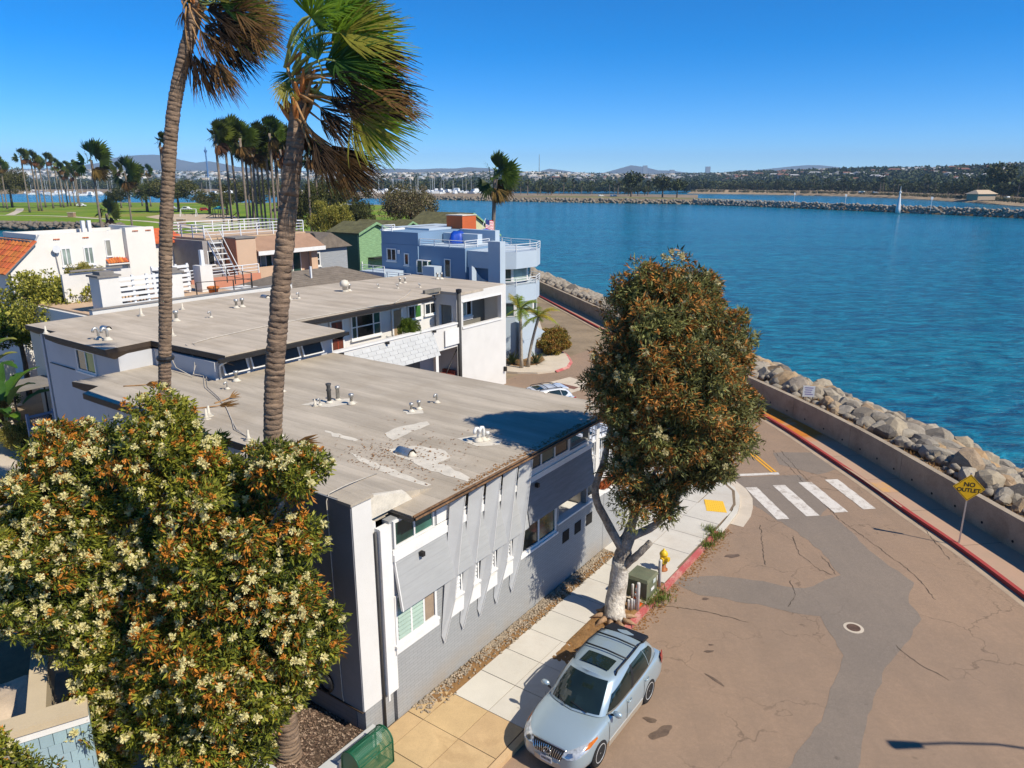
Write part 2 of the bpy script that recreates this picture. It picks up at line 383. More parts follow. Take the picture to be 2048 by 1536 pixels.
def blob(cx, cy, rx, ry, rot=0, n=22, amp=0.3):
    ph = [random.uniform(0, 6.28) for _ in range(4)]
    out = []
    for i in range(n):
        t = 2 * math.pi * i / n; r = 1 + amp * (0.5 * math.sin(2 * t + ph[0]) + 0.35 * math.sin(3 * t + ph[1]) + 0.3 * math.sin(5 * t + ph[2]))
        x, y = rx * r * math.cos(t), ry * r * math.sin(t); out.append(Vector((cx + x * math.cos(rot) - y * math.sin(rot), cy + x * math.sin(rot) + y * math.cos(rot))))
    return out
for u, v, rx, ry, ro in ((1322, 1465, 0.34, 0.16, 0.6), (1300, 1440, 0.2, 0.08, -0.5), (1465, 1112, 0.3, 0.12, 0.3), (1411, 1198, 0.12, 0.07, 0), (1418, 1303, 0.14, 0.06, 0.2), (1422, 1290, 0.07, 0.04, 0), (1430, 1360, 0.3, 0.05, -0.9)):
    p = G(u, v); sheet('oil_stain', blob(p.x, p.y, rx, ry, ro), 0.0085, M_OIL, road)
# painted markings
def zpx(X, Y): return (1400 + X / 2.793, 700 + Y / 2.793)
for q in ([(252, 770), (318, 768), (500, 945), (430, 948)], [(405, 757), (475, 755), (668, 926), (592, 929)], [(550, 741), (622, 738), (828, 906), (750, 909)], [(697, 726), (768, 722), (985, 888), (915, 892)]):
    sheet('crosswalk_bar', rough_poly([G(*zpx(*p)).xy for p in q], 0.3, 0.015), 0.012, M_WHITEP, road)
def zp6(X, Y): return (1400 + X / 6.4, 860 + Y / 6.4)
sheet('stop_line', [G(*zp6(*p)).xy for p in ((-120, 590), (1000, 545), (1020, 572), (-120, 618))], 0.012, M_WHITEP, road)
for p0, p1 in (((545, 225), (925, 542)), ((578, 213), (970, 540))):
    a, b = G(*zp6(*p0)).xy, G(*zp6(*p1)).xy; d = (a - b).normalized(); nrm = Vector((d.y, -d.x)) * 0.055; a = a + d * 7
    sheet('lane_line', [a - nrm, a + nrm, b + nrm, b - nrm], 0.012, M_YELP, road)
def text_mesh(name, body, size, mat, parent, loc, rot, scale=(1, 1, 1), extrude=0.0, align='CENTER', bold=0.0):
    cu = bpy.data.curves.new(name, 'FONT'); cu.body = body; cu.size = size; cu.align_x = align; cu.align_y = 'CENTER'; cu.extrude = extrude; cu.offset = bold
    tmp = bpy.data.objects.new(name, cu); COL.objects.link(tmp)
    bpy.context.view_layer.update()
    me = bpy.data.meshes.new_from_object(tmp.evaluated_get(bpy.context.evaluated_depsgraph_get()))
    bpy.data.objects.remove(tmp); bpy.data.curves.remove(cu)
    o = link(name, me, mat, parent); o.location = loc; o.rotation_euler = rot; o.scale = scale; return o
pS = G(1452, 903)
text_mesh('road_lettering', 'STOP', 1.0, M_WHITEP, road, (pS.x - 0.55, pS.y + 0.25, 0.012), (0, 0, math.pi + 0.14), (0.95, 2.3, 1), bold=0.012)
# manhole ring and utility mats
pm = G(1707, 1256); mh = MB(); mh.lathe([(0.30, 0.002), (0.30, 0.012), (0.22, 0.013)], (pm.x, pm.y, 0), 20)
mho = mh.build('manhole_collar', M_CONC, road); mh = MB(); mh.lathe([(0.205, 0.0), (0.205, 0.018), (0.15, 0.02), (0.14, 0.014)], (pm.x, pm.y, 0), 20); mh.build('manhole_lid', mk('rusty_iron', (0.12, 0.07, 0.045), 0.7, 0.3, 6, 60), road)
sheet('driveway_panel', [G(u, v).xy for u, v in ((1085, 768), (1140, 754), (1192, 771), (1140, 787))], 0.010, M_CONC, road)
sheet('driveway_inlay', [G(u, v).xy for u, v in ((1102, 768), (1113, 765), (1158, 775), (1148, 779))], 0.014, mk('red_brown_inlay', (0.19, 0.09, 0.06), 0.8, 0.2), road)
# ---------------------------------------------------------------- sea-side pavement, kerb, wall
nk = len(KL); nw = len(WL)
def near_pt(L, p): return min(L, key=lambda q: (q - p).length)
inner = [near_pt(WL, p) for p in KL]
sea_pav = tag(strip('sea_pavement', KL, inner, 0.15, 0.15, M_SEAPATH), kind='structure')
for k in range(6, nk - 10, 3):
    a, b = KL[k], near_pt(resample(WL, 0.2), KL[k]); dv = (KL[k + 1] - KL[k]).normalized() * 0.008
    sheet('joint', [a - dv, a + dv, b + dv, b - dv], 0.1535, M_CRACK, sea_pav)
kin = offs(KL, 0.16); kz = []
m = MB()
def ramp_h(p):
    y = p.y
    return 0.15 if (y < 29.2 or y > 33.0) else (0.03 if 30.2 < y < 32 else (0.15 - 0.12 * (y - 29.2) / 1.0 if y <= 30.2 else 0.03 + 0.12 * (y - 32) / 1.0))
for i in range(nk - 1):
    a, b = KL[i], KL[i + 1]; c, d = kin[i], kin[i + 1]; ha, hb = ramp_h(a) + 0.006, ramp_h(b) + 0.006
    m.poly([(*a, 0), (*b, 0), (*b, hb), (*a, ha)][::-1]); m.poly([(*a, ha), (*b, hb), (*d, 0.157), (*c, 0.157)][::-1])
kerb_sea = tag(m.build('sea_kerb', M_REDK2), kind='structure')
strip('gutter', offs(KL, -0.34), offs(KL, -0.01), 0.006, 0.006, mk('gutter_concrete', (0.40, 0.30, 0.205), 0.9, 0.18, 1.2, 20), kerb_sea)
pr = G(1770, 974, 0.15)
sheet('tactile_pad', [Vector((pr.x + x, pr.y + y)) for x, y in ((-0.35, -0.6), (0.45, -0.55), (0.35, 0.55), (-0.45, 0.5))], 0.157, mat_paint('faded_yellow_pad', (0.56, 0.31, 0.09), (0.47, 0.29, 0.19), 0.42, 3), sea_pav)
# sea wall in cast panels
sea_wall = thing('sea_wall', 'long weathered concrete sea wall between the kerbside path and the boulders', 'wall', (0, 0, 0))
WLf = resample(WL, 0.5); acc = 0; start = 0
def wall_panel(seg, h0=0.0, h1=1.38):
    m = MB(); a = seg; b = offs(seg, 0.28)
    for i in range(len(a) - 1):
        m.poly([(*a[i], h0), (*a[i], h1), (*a[i + 1], h1), (*a[i + 1], h0)][::-1]); m.poly([(*a[i], h1), (*b[i], h1), (*b[i + 1], h1), (*a[i + 1], h1)][::-1])
        m.poly([(*b[i], h0), (*b[i + 1], h0), (*b[i + 1], h1), (*b[i], h1)][::-1])
    for s in (0, -1): m.poly([(*a[s], h0), (*b[s], h0), (*b[s], h1), (*a[s], h1)])
    return m.build('wall_panel', M_WALLC, sea_wall)
step = 9
for k in range(0, len(WLf) - 1, step):
    seg = [p.copy() for p in WLf[k:k + step + 1]]
    if len(seg) < 2: continue
    d0 = (seg[1] - seg[0]).normalized(); seg[0] = seg[0] + d0 * 0.012; seg[-1] = seg[-1] - (seg[-1] - seg[-2]).normalized() * 0.012
    wall_panel(seg, 0.0, 1.38 + random.uniform(-0.008, 0.008))
hm = MB(); hm.lathe([(0.055, 0), (0.055, 0.012)], n=8); M_HOLE = mk('dark_hole', (0.012, 0.01, 0.008), 0.9, 0.1)
hole0 = None
for k in range(4, len(WLf) - 60, 3):
    p = WLf[k]; t = (WLf[k + 1] - WLf[k]).normalized(); nrm = Vector((-t.y, t.x))
    if hole0 is None: hole0 = o = hm.build('weep_hole', M_HOLE, sea_wall)
    else: o = hole0.copy(); COL.objects.link(o)
    o.location = (p.x + nrm.x * 0.004, p.y + nrm.y * 0.004, 0.42 + random.uniform(-0.03, 0.05)); o.rotation_euler = (math.pi / 2, 0, math.atan2(nrm.y, nrm.x) + math.pi / 2)
# ---------------------------------------------------------------- boulders behind the wall
M_ROCK = None
def mat_rock():
    t = NT('boulder_stone'); t.b.inputs['Roughness'].default_value = 0.9; t.b.inputs['Specular IOR Level'].default_value = 0.2
    oi = t.node('ShaderNodeObjectInfo'); vec = t.coords('world')
    cr = t.node('ShaderNodeValToRGB'); t.ln(oi.outputs['Random'], cr.inputs[0]); e = cr.color_ramp.elements
    e[0].position = 0; e[0].color = (0.34, 0.29, 0.225, 1); e[1].position = 1; e[1].color = (0.42, 0.335, 0.23, 1)
    for p, c in ((0.2, (0.46, 0.395, 0.30)), (0.4, (0.15, 0.13, 0.11)), (0.6, (0.46, 0.37, 0.25)), (0.75, (0.33, 0.29, 0.24)), (0.86, (0.52, 0.31, 0.13))):
        k = e.new(p); k.color = (*c, 1)
    n = t.noise(vec, 2.6, 6, 0.68, 0.4); f = t.noise(vec, 14, 5, 0.7)
    c = t.mix(t.ramp(n, 0.3, 0.7), t.mix(0.5, cr.outputs[0], (0.10, 0.085, 0.07)), cr.outputs[0])
    c = t.mix(t.ramp(f, 0.55, 0.75, 0, 0.35), c, (0.55, 0.48, 0.38)); t.base(c)
    t.bump(t.math('ADD', f, n), 0.8, 0.06); return t.m
M_ROCK = mat_rock()
def rock_mesh(seed, sub=2):
    rr = random.Random(seed); bm = bmesh.new(); bmesh.ops.create_icosphere(bm, subdivisions=sub, radius=1.0)
    cuts = [(Vector((rr.gauss(0, 1), rr.gauss(0, 1), rr.gauss(0, 1))).normalized(), rr.uniform(0.52, 0.82)) for _ in range(11)]
    for v in bm.verts:
        for n, d in cuts:
            k = v.co.dot(n)
            if k > d: v.co -= n * (k - d) * 0.97
        v.co += Vector((rr.uniform(-1, 1), rr.uniform(-1, 1), rr.uniform(-1, 1))) * 0.022; v.co = Vector((v.co.x * 1.25, v.co.y * 1.05, v.co.z * 0.9))
    me = bpy.data.meshes.new('rock'); bm.to_mesh(me); bm.free(); return me
ROCKS = [rock_mesh(s) for s in range(16)]; ROCKS_LO = [rock_mesh(s + 50, 1) for s in range(10)]
for me in ROCKS: me.materials.append(M_ROCK)
rip_bed = MB(); W1, W2, W3 = offs(WL, 0.3), offs(WL, 2.2), offs(WL, 13)
for i in range(len(WL) - 1):
    rip_bed.poly([(*W1[i], 0.95), (*W2[i], 0.75), (*W2[i + 1], 0.75), (*W1[i + 1], 0.95)]); rip_bed.poly([(*W2[i], 0.75), (*W3[i], -4.2), (*W3[i + 1], -4.2), (*W2[i + 1], 0.75)])
riprap = tag(rip_bed.build('riprap', mk('riprap_soil', (0.22, 0.15, 0.085), 0.95, 0.3, 1.5, 12, 0.6, 0.03)), kind='structure')
cand = []
def cam_px(p):
    q = Vector(p) - Vector((0, 0, CAM_H)); zc = q.y * _c - q.z * _s
    return (1024 + FPX * q.x / zc, 768 - FPX * (q.y * _s + q.z * _c) / zc, zc) if zc > 0.5 else None
WR = resample(WL, 0.75)
for i in range(6, len(WR) - 1):
    t = (WR[i + 1] - WR[i]).normalized(); nrm = Vector((t.y, -t.x))
    d = 1.3 + random.uniform(0, 0.5)
    while d < 10.6:
        s = random.choice((0.34, 0.42, 0.5, 0.6, 0.72, 0.85)) * random.uniform(0.85, 1.15)
        if d < 2.0: s *= 0.6
        p = WR[i] + nrm * d + t * random.uniform(-0.35, 0.35); z = 0.78 - max(0, d - 2.2) * 0.36 + random.uniform(-0.05, 0.3)
        cand.append((p.x, p.y, z, s)); d += s * random.uniform(0.85, 1.3)
def shown(c):
    q = cam_px(c[:3])
    if q is None or not (-60 < q[0] < 2108 and -60 < q[1] < 1600): return 0
    if 1190 < q[0] < 1505 and q[1] > 600: return 0.001
    return c[3] / q[2]
cand.sort(key=shown, reverse=True)
for c in cand[:300]:
    o = bpy.data.objects.new('rock', random.choice(ROCKS)); COL.objects.link(o); o.parent = riprap
    o.location = c[:3]; o.scale = tuple(c[3] * random.uniform(0.8, 1.2) for _ in range(3)); o.rotation_euler = (random.uniform(-0.6, 0.6), random.uniform(-0.6, 0.6), random.uniform(0, 6.3))
def rock_heap(name, items, parent, mat, seed=1):
    rr = random.Random(seed); V = []; Fc = []; off = 0
    base = []
    for me in ROCKS_LO:
        bm = bmesh.new(); bm.from_mesh(me); bmesh.ops.triangulate(bm, faces=bm.faces[:]); bm.verts.index_update()
        base.append((np.array([v.co[:] for v in bm.verts]), np.array([[v.index for v in f.verts] for f in bm.faces]))); bm.free()
    for (x, y, z, s) in items:
        v, f = base[rr.randrange(len(base))]; a = rr.uniform(0, 6.28); sx, sy, sz = (s * rr.uniform(0.8, 1.2) for _ in range(3))
        q = v * np.array([sx, sy, sz]); q = np.stack([q[:, 0] * math.cos(a) - q[:, 1] * math.sin(a) + x, q[:, 0] * math.sin(a) + q[:, 1] * math.cos(a) + y, q[:, 2] + z], 1)
        V.append(q); Fc.append(f + off); off += len(v)
    return np_mesh(name, np.concatenate(V), np.concatenate(Fc), mat, parent)
rest = [c for c in cand[300:] if c[1] < 150]
tag(rock_heap('rock_heap', rest, riprap, M_ROCK), kind='stuff')
# dried ground cover between wall and boulders
def tuft_field(name, pts, mat, parent=None, h=0.14, blades=7, spread=0.1, w=0.012):
    V = []; Q = []
    for x, y, z in pts:
        for _ in range(blades):
            a = RNG.uniform(0, 6.28); hh = h * RNG.uniform(0.5, 1.2); dx, dy = math.cos(a), math.sin(a); ox, oy = RNG.normal(0, spread, 2); k = len(V)
            lean = RNG.uniform(0.1, 0.6) * hh
            V += [(x + ox - dy * w, y + oy + dx * w, z), (x + ox + dy * w, y + oy - dx * w, z), (x + ox + dx * lean + dy * w * 0.4, y + oy + dy * lean - dx * w * 0.4, z + hh), (x + ox + dx * lean - dy * w * 0.4, y + oy + dy * lean + dx * w * 0.4, z + hh)]
            Q.append((k, k + 1, k + 2, k + 3))
    return np_mesh(name, np.array(V), np.array(Q), mat, parent)
M_DRY = mk('dry_iceplant', (0.30, 0.16, 0.05), 0.9, 0.45, 2.0, 20, 0)
pts = []
for i in range(4, len(WR) - 20):
    t = (WR[i + 1] - WR[i]).normalized(); nrm = Vector((t.y, -t.x))
    for _ in range(9):
        p = WR[i] + nrm * random.uniform(0.4, 2.3) + t * random.uniform(-0.5, 0.5)
        if random.random() < 0.75: pts.append((p.x, p.y, 0.84))
tag(tuft_field('iceplant_cover', pts, M_DRY, None, 0.13, 8, 0.12, 0.022), 'dry reddish ground cover between sea wall and boulders', 'ground cover', kind='stuff')
# ---------------------------------------------------------------- building-side pavement (street frame a,b)
pave = thing_pave = None
m = MB(); base = [(-14, -2.88), (15.3, -2.88), (18.2, -2.72), (19.6, -2.2), (20.75, -1.0), (21.1, 0.8), (21.1, 3.2), (11.4, 3.2), (11.4, 0.0), (-0.4, 0.0), (-14, 0.0)]
m.prism([tuple(AB(a, b).xy) for a, b in base], -0.02, 0.135); pave = tag(m.build('pavement', mk('joint_grime', (0.2, 0.145, 0.09), 0.95, 0.2)), kind='structure')
def slab(a0, a1, b0, b1, mat, z=0.152):
    g = 0.010; m = MB(); m.prism([tuple(AB(a, b).xy) for a, b in ((a0 + g, b0 + g), (a1 - g, b0 + g), (a1 - g, b1 - g), (a0 + g, b1 - g))], 0.10, z + random.uniform(-0.004, 0.004))
    return m.build('slab', mat, pave)
a = -13.9; i = 0
while a < 11.2:
    w = 1.22
    tan = a < 1.2
    cols = [(-0.55, -1.72), (-1.72, -2.86)] if (a < 4.9 or a > 10.3) else [(-0.55, -1.85)]
    for b1, b0 in cols: slab(a, a + w, b0, b1, M_SLAB2 if tan else M_SLAB)
    if tan: slab(a, a + w, -0.55, -0.02, M_SLAB2)
    a += w
da0, da1 = 4.95, 10.98 - 0.6
for a in np.arange(11.42, 20.4, 1.5):
    for b in np.arange(-2.8, 3.1, 1.48):
        if a + 1.5 > 19.2 and b < -1.4: continue
        if a + 1.5 > 17.6 and b < -2.2 and a > 17: continue
        if a + 1.5 > 21: continue
        if 15.4 < a + 0.75 < 17.8 and b < -1.2 and False: continue
        slab(a, a + 1.5, b, min(b + 1.48, 3.15), M_SLAB)
corner = [(17.4, -2.70), (18.2, -2.60), (19.5, -2.1), (20.6, -1.0), (20.95, 0.8), (20.95, 3.1), (20.4, 3.1), (20.4, -0.0), (19.0, -1.35), (17.4, -1.35)]
m = MB(); m.prism([tuple(AB(a, b).xy) for a, b in corner], 0.1, 0.146); m.build('corner_slab', M_SLAB, pave)
# tactile pad with domes
pc = [G(u, v, 0.15).xy for u, v in ((1408, 999), (1446, 1003), (1454, 1026), (1413, 1022))]
pad = sheet('tactile_pad', pc, 0.162, M_TACT, pave)
m = MB()
for i in range(9):
    for j in range(7):
        q = pc[0].lerp(pc[1], (i + 0.5) / 9).lerp(pc[3].lerp(pc[2], (i + 0.5) / 9), (j + 0.5) / 7); m.lathe([(0.028, 0), (0.02, 0.012)], (q.x, q.y, 0.163), 6)
tag(m.build('tactile_domes', M_TACT, pave), kind='stuff')
# kerbs: plain, red, rounded corner
def kerb(name, pts, mat, h=0.162, w=0.16, z0=-0.01):
    L = [Vector(AB(a, b).xy) for a, b in pts]; L2 = offs(L, w); m = MB()
    for i in range(len(L) - 1):
        m.hexa([(*L2[i], z0), (*L2[i + 1], z0), (*L[i + 1], z0), (*L[i], z0)], [(*L2[i], h - 0.02), (*L2[i + 1], h - 0.02), (*L[i + 1], h), (*L[i], h)])
    return tag(m.build(name, mat), kind='structure')
kerb('kerb', [(-14, -2.89), (5.2, -2.89)], M_SLAB2)
kerb('kerb', [(5.22, -2.89), (8, -2.89), (11, -2.89), (15.3, -2.89)], M_REDK)
rc = [(15.35, -2.89), (16.5, -2.86), (17.6, -2.8), (18.4, -2.62), (19.2, -2.35), (19.9, -1.9), (20.5, -1.25), (20.95, -0.4), (21.1, 0.8), (21.1, 3.2)]
kerb('kerb', rc, M_SLAB, 0.125, 0.2)
L = [Vector(AB(a, b).xy) for a, b in rc[1:]]; strip('apron', offs(L, 0.21), offs(L, 0.75), 0.016, 0.008, M_CONC, road)
# soil strip by the kerb, soil and pebbles along the wall
def soil(name, a0, a1, b0, b1, z, amp, nx, ny, mat, parent):
    V = []; Q = []
    for i in range(nx + 1):
        for j in range(ny + 1):
            a = a0 + (a1 - a0) * i / nx; b = b0 + (b1 - b0) * j / ny; e = (0 < i < nx) and (0 < j < ny)
            p = AB(a, b); V.append((p.x, p.y, z + (random.uniform(0, amp) if e else 0)))
    for i in range(nx):
        for j in range(ny): k = i * (ny + 1) + j; Q.append((k, k + ny + 1, k + ny + 2, k + 1))
    return np_mesh(name, np.array(V), np.array(Q), mat, parent, smooth=True)
soil('soil_strip', 4.75, 10.45, -2.88, -1.86, 0.146, 0.05, 60, 12, M_DIRT, pave)
soil('soil_strip', 1.2, 11.4, -0.56, -0.02, 0.142, 0.03, 90, 6, M_DIRT, pave)
peb = []
for _ in range(2600):
    a = random.uniform(0.9, 11.4); b = -abs(random.gauss(0.02, 0.16)) - 0.02 if random.random() < 0.75 else -random.uniform(0.02, 0.6)
    if a < 4 and random.random() < 0.45: continue
    p = AB(a, b); peb.append((p.x, p.y, 0.165, random.uniform(0.022, 0.05)))
tag(rock_heap('pebbles', peb, pave, mk('grey_pebble', (0.34, 0.27, 0.19), 0.9, 0.5, 9, 40), 3), kind='stuff')
lit = []
for _ in range(900):
    a = random.uniform(4, 16); b = -3.07 - abs(random.gauss(0, 0.22)); p = AB(a, b); lit.append((p.x, p.y, 0.004))
for _ in range(500):
    a = random.uniform(5, 10.4); b = random.uniform(-2.85, -1.9); p = AB(a, b); lit.append((p.x, p.y, 0.16))
def litter(name, pts, mat, size=0.035):
    V = []; Q = []
    for x, y, z in pts:
        a = RNG.uniform(0, 6.28); s = size * RNG.uniform(0.5, 1.3); c, d = math.cos(a) * s, math.sin(a) * s; k = len(V); h = RNG.uniform(0.002, 0.02)
        V += [(x - c - d * .4, y - d + c * .4, z + .003), (x + c - d * .4, y + d + c * .4, z + h), (x + c + d * .4, y + d - c * .4, z + h + .004), (x - c + d * .4, y - d - c * .4, z + .004)]; Q.append((k, k + 1, k + 2, k + 3))
    return np_mesh(name, np.array(V), np.array(Q), mat)
M_LITTER = mk('fallen_leaf', (0.30, 0.14, 0.04), 0.9, 0.5, 8, 50, 0)
tag(litter('leaf_litter', lit, M_LITTER), 'dry fallen leaves along the red kerb', 'leaves', kind='stuff')
M_GRASS = mk('weed_green', (0.16, 0.20, 0.03), 0.8, 0.4, 5, 30, 0)
gp = []
for u, v, n, s in ((1320, 1195, 60, 0.22), (1300, 1205, 30, 0.15), (1432, 1072, 45, 0.2), (1415, 1090, 35, 0.15), (1420, 1060, 25, 0.12)):
    q = G(u, v, 0.15)
    for _ in range(n): gp.append((q.x + random.gauss(0, s * 0.8), q.y + random.gauss(0, s), 0.15))
tag(tuft_field('kerb_weeds', gp, M_GRASS, None, 0.17, 7, 0.05, 0.009), 'yellow-green weeds growing through the kerb by the green cabinet', 'weeds', kind='stuff')
# ---------------------------------------------------------------- building materials and helpers (street frame: x = along street, y = into the block)
OFF = {}
def bld(name, label, cat, a0, b0, group=None, z=0.0):
    t = thing(name, label, cat, AB(a0, b0, z), ROT, group); OFF[t.name] = (a0, b0, z); return t
def bp(m, name, mat, parent, smooth=False):
    a0, b0, z0 = OFF[parent.name]
    o = m.turned(lambda p: (p[0] - a0, p[1] - b0, p[2] - z0)).build(name, mat, parent, smooth); OFF[o.name] = (a0, b0, z0); return o
def boxp(name, mat, parent, *e): return bp(MB().box(*e), name, mat, parent)
def mat_brick(name, col, bw=0.30, bh=0.085, depth=0.5, mort=0.72):
    t = NT(name); t.b.inputs['Roughness'].default_value = 0.7; t.b.inputs['Specular IOR Level'].default_value = 0.3
    tc = t.node('ShaderNodeTexCoord'); sp = t.node('ShaderNodeSeparateXYZ'); t.ln(tc.outputs['Object'], sp.inputs[0])
    cb = t.node('ShaderNodeCombineXYZ'); t.ln(t.math('ADD', sp.outputs['X'], sp.outputs['Y']), cb.inputs['X']); t.ln(sp.outputs['Z'], cb.inputs['Y'])
    br = t.node('ShaderNodeTexBrick'); t.ln(cb.outputs[0], br.inputs['Vector'])
    br.inputs['Scale'].default_value = 1.0; br.inputs['Brick Width'].default_value = bw; br.inputs['Row Height'].default_value = bh
    br.inputs['Mortar Size'].default_value = 0.008; br.inputs['Mortar Smooth'].default_value = 0.3
    br.inputs['Color1'].default_value = (*col, 1); br.inputs['Color2'].default_value = (*[c * 0.93 for c in col], 1); br.inputs['Mortar'].default_value = (*[c * mort for c in col], 1)
    n = t.noise(tc.outputs['Object'], 1.1, 5, 0.65); c = t.mix(t.ramp(n, 0.35, 0.7, 0, 0.25), br.outputs['Color'], tuple(x * 0.75 for x in col))
    low = t.math('MULTIPLY', t.ramp(sp.outputs['Z'], 0.9, 0.15), t.ramp(t.noise(tc.outputs['Object'], 0.8, 5, 0.6), 0.42, 0.62))
    c = t.mix(t.math('MULTIPLY', low, 0.35), c, (0.38, 0.26, 0.13)); t.base(c)
    t.bump(br.outputs['Fac'], -depth, 0.012); return t.m
def mat_siding(name, col, pitch=0.16, groove=0.6, rough=0.6, streak=0.12, kind='z'):
    t = NT(name); t.b.inputs['Roughness'].default_value = rough
    tc = t.node('ShaderNodeTexCoord'); sp = t.node('ShaderNodeSeparateXYZ'); t.ln(tc.outputs['Object'], sp.inputs[0])
    fr = t.math('FRACT', t.math('DIVIDE', sp.outputs['Z'], pitch)); g = t.ramp(fr, 0.0, 0.09, 1, 0)
    mp = t.node('ShaderNodeMapping'); mp.inputs['Scale'].default_value = (1.2, 1.2, 9); t.ln(tc.outputs['Object'], mp.inputs['Vector'])
    n = t.noise(mp.outputs[0], 1.6, 5, 0.65)
    c = t.mix(t.ramp(n, 0.3, 0.7), tuple(x * (1 - streak * 1.5) for x in col), tuple(min(1, x * (1 + streak)) for x in col))
    c = t.mix(t.math('MULTIPLY', g, groove), c, tuple(x * 0.45 for x in col)); t.base(c); t.bump(g, -0.6, 0.012); return t.m
def mat_roof(name, col, seam=1.0, warm=1.0):
    t = NT(name); t.b.inputs['Roughness'].default_value = 0.92; t.b.inputs['Specular IOR Level'].default_value = 0.2
    tc = t.node('ShaderNodeTexCoord'); sp = t.node('ShaderNodeSeparateXYZ'); t.ln(tc.outputs['Object'], sp.inputs[0]); vec = tc.outputs['Object']
    mp = t.node('ShaderNodeMapping'); mp.inputs['Scale'].default_value = (1.0, 0.14, 1); t.ln(vec, mp.inputs['Vector'])
    st = t.noise(mp.outputs[0], 1.5, 6, 0.7, 0.3); bl = t.noise(vec, 0.45, 5, 0.6); f = t.noise(vec, 26, 4, 0.7)
    c = t.mix(t.ramp(st, 0.36, 0.66), tuple(x * 0.80 for x in col), tuple(x * 1.14 for x in col))
    c = t.mix(t.ramp(bl, 0.48, 0.7, 0, 0.5), c, tuple(x * y for x, y in zip(col, (0.74, 0.70, 0.64))))
    c = t.mix(t.ramp(f, 0.32, 0.7), t.mix(0.2, c, (0.06, 0.05, 0.04)), c)
    wob = t.math('MULTIPLY', t.math('SUBTRACT', t.noise(vec, 1.4, 3), 0.5), 0.09)
    fr = t.math('FRACT', t.math('DIVIDE', t.math('ADD', sp.outputs['X'], wob), seam)); ln_ = t.math('MULTIPLY', t.ramp(fr, 0.0, 0.035, 1, 0), t.ramp(t.noise(vec, 0.9, 4), 0.4, 0.62))
    c = t.mix(t.math('MULTIPLY', ln_, 0.75), c, tuple(x * 0.32 for x in col))
    half = t.ramp(fr, 0.02, 0.6, 0.24, 0.0); c = t.mix(half, c, tuple(x * 0.6 for x in col))
    t.base(c); t.bump(t.math('ADD', f, t.math('MULTIPLY', ln_, -0.5)), 0.4, 0.008); return t.m
M_ROOF = mat_roof('rolled_roofing_beige', (0.49, 0.42, 0.33), 0.95)
M_ROOF2 = mat_roof('rolled_roofing_pale', (0.54, 0.455, 0.355), 1.0)
M_SEAL = mk('white_sealant', (0.62, 0.56, 0.46), 0.8, 0.15, 3, 25)
M_BRICKG = mat_brick('painted_grey_brick', (0.335, 0.335, 0.325))
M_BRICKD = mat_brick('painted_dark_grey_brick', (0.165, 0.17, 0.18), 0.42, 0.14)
M_WHITE = mk('white_stucco', (0.66, 0.635, 0.59), 0.8, 0.05, 0.7, 45, 0.25, 0.004, stain=(0.45, 0.42, 0.37), stain_amt=0.2)
M_TRIM = mk('white_trim_paint', (0.74, 0.72, 0.68), 0.5, 0.05, 2, 30, 0.05)
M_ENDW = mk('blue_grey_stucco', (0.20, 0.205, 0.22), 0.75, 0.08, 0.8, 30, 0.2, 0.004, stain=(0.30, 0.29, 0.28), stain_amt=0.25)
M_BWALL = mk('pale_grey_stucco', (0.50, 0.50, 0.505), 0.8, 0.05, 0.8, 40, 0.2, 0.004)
M_GREYP = mat_siding('grey_board', (0.36, 0.36, 0.35), 0.30, 0.25, 0.6, 0.05)
M_FIN = mk('grey_fin_board', (0.52, 0.515, 0.495), 0.6, 0.06, 1.5, 30, 0.1)
M_FASC = mk('dark_brown_fascia', (0.055, 0.038, 0.026), 0.6, 0.2, 2, 20, 0.1)
M_GUT = mk('black_gutter', (0.022, 0.020, 0.019), 0.45, 0.2, 3, 30, 0.05)
M_ROTW = mk('rotten_wood', (0.22, 0.12, 0.06), 0.9, 0.5, 6, 40, 0.3)
M_GALV = mk('galvanised_metal', (0.50, 0.49, 0.46), 0.4, 0.15, 5, 40, 0.05, metal=0.7)
M_DARKP = mk('dark_pipe', (0.06, 0.058, 0.055), 0.55, 0.15, 4, 30)
M_ROPE = mk('pale_cable', (0.50, 0.45, 0.38), 0.8, 0.2, 6, 40, 0.1)
def mat_glass(name, col, rough=0.06, spec=0.6):
    t = NT(name); t.b.inputs['Roughness'].default_value = rough; t.b.inputs['Specular IOR Level'].default_value = spec
    n = t.noise(t.coords('world'), 0.9, 3, 0.5); t.base(t.mix(t.ramp(n, 0.35, 0.65), tuple(c * 0.6 for c in col), tuple(c * 1.3 for c in col))); return t.m
M_GLASS = mat_glass('dark_window_glass', (0.018, 0.020, 0.020)); M_GLASSG = mat_glass('green_window_glass', (0.055, 0.15, 0.115), 0.1, 0.4)  # plain dark and plain green pane colours
M_GLASSD = mat_glass('teal_window_glass', (0.022, 0.068, 0.055), 0.1); M_GLASSW = mat_glass('curtained_glass', (0.30, 0.36, 0.31), 0.15)
M_GLASSB = mat_glass('bright_green_glass', (0.06, 0.20, 0.04), 0.15)
def place(plane, c):
    if plane == 's': return lambda p: (p[0], c + p[1], p[2])            # faces the street (-y)
    if plane == 'l': return lambda p: (c + p[1], p[0], p[2])            # faces -x
    if plane == 'r': return lambda p: (c - p[1], p[0], p[2])            # faces +x
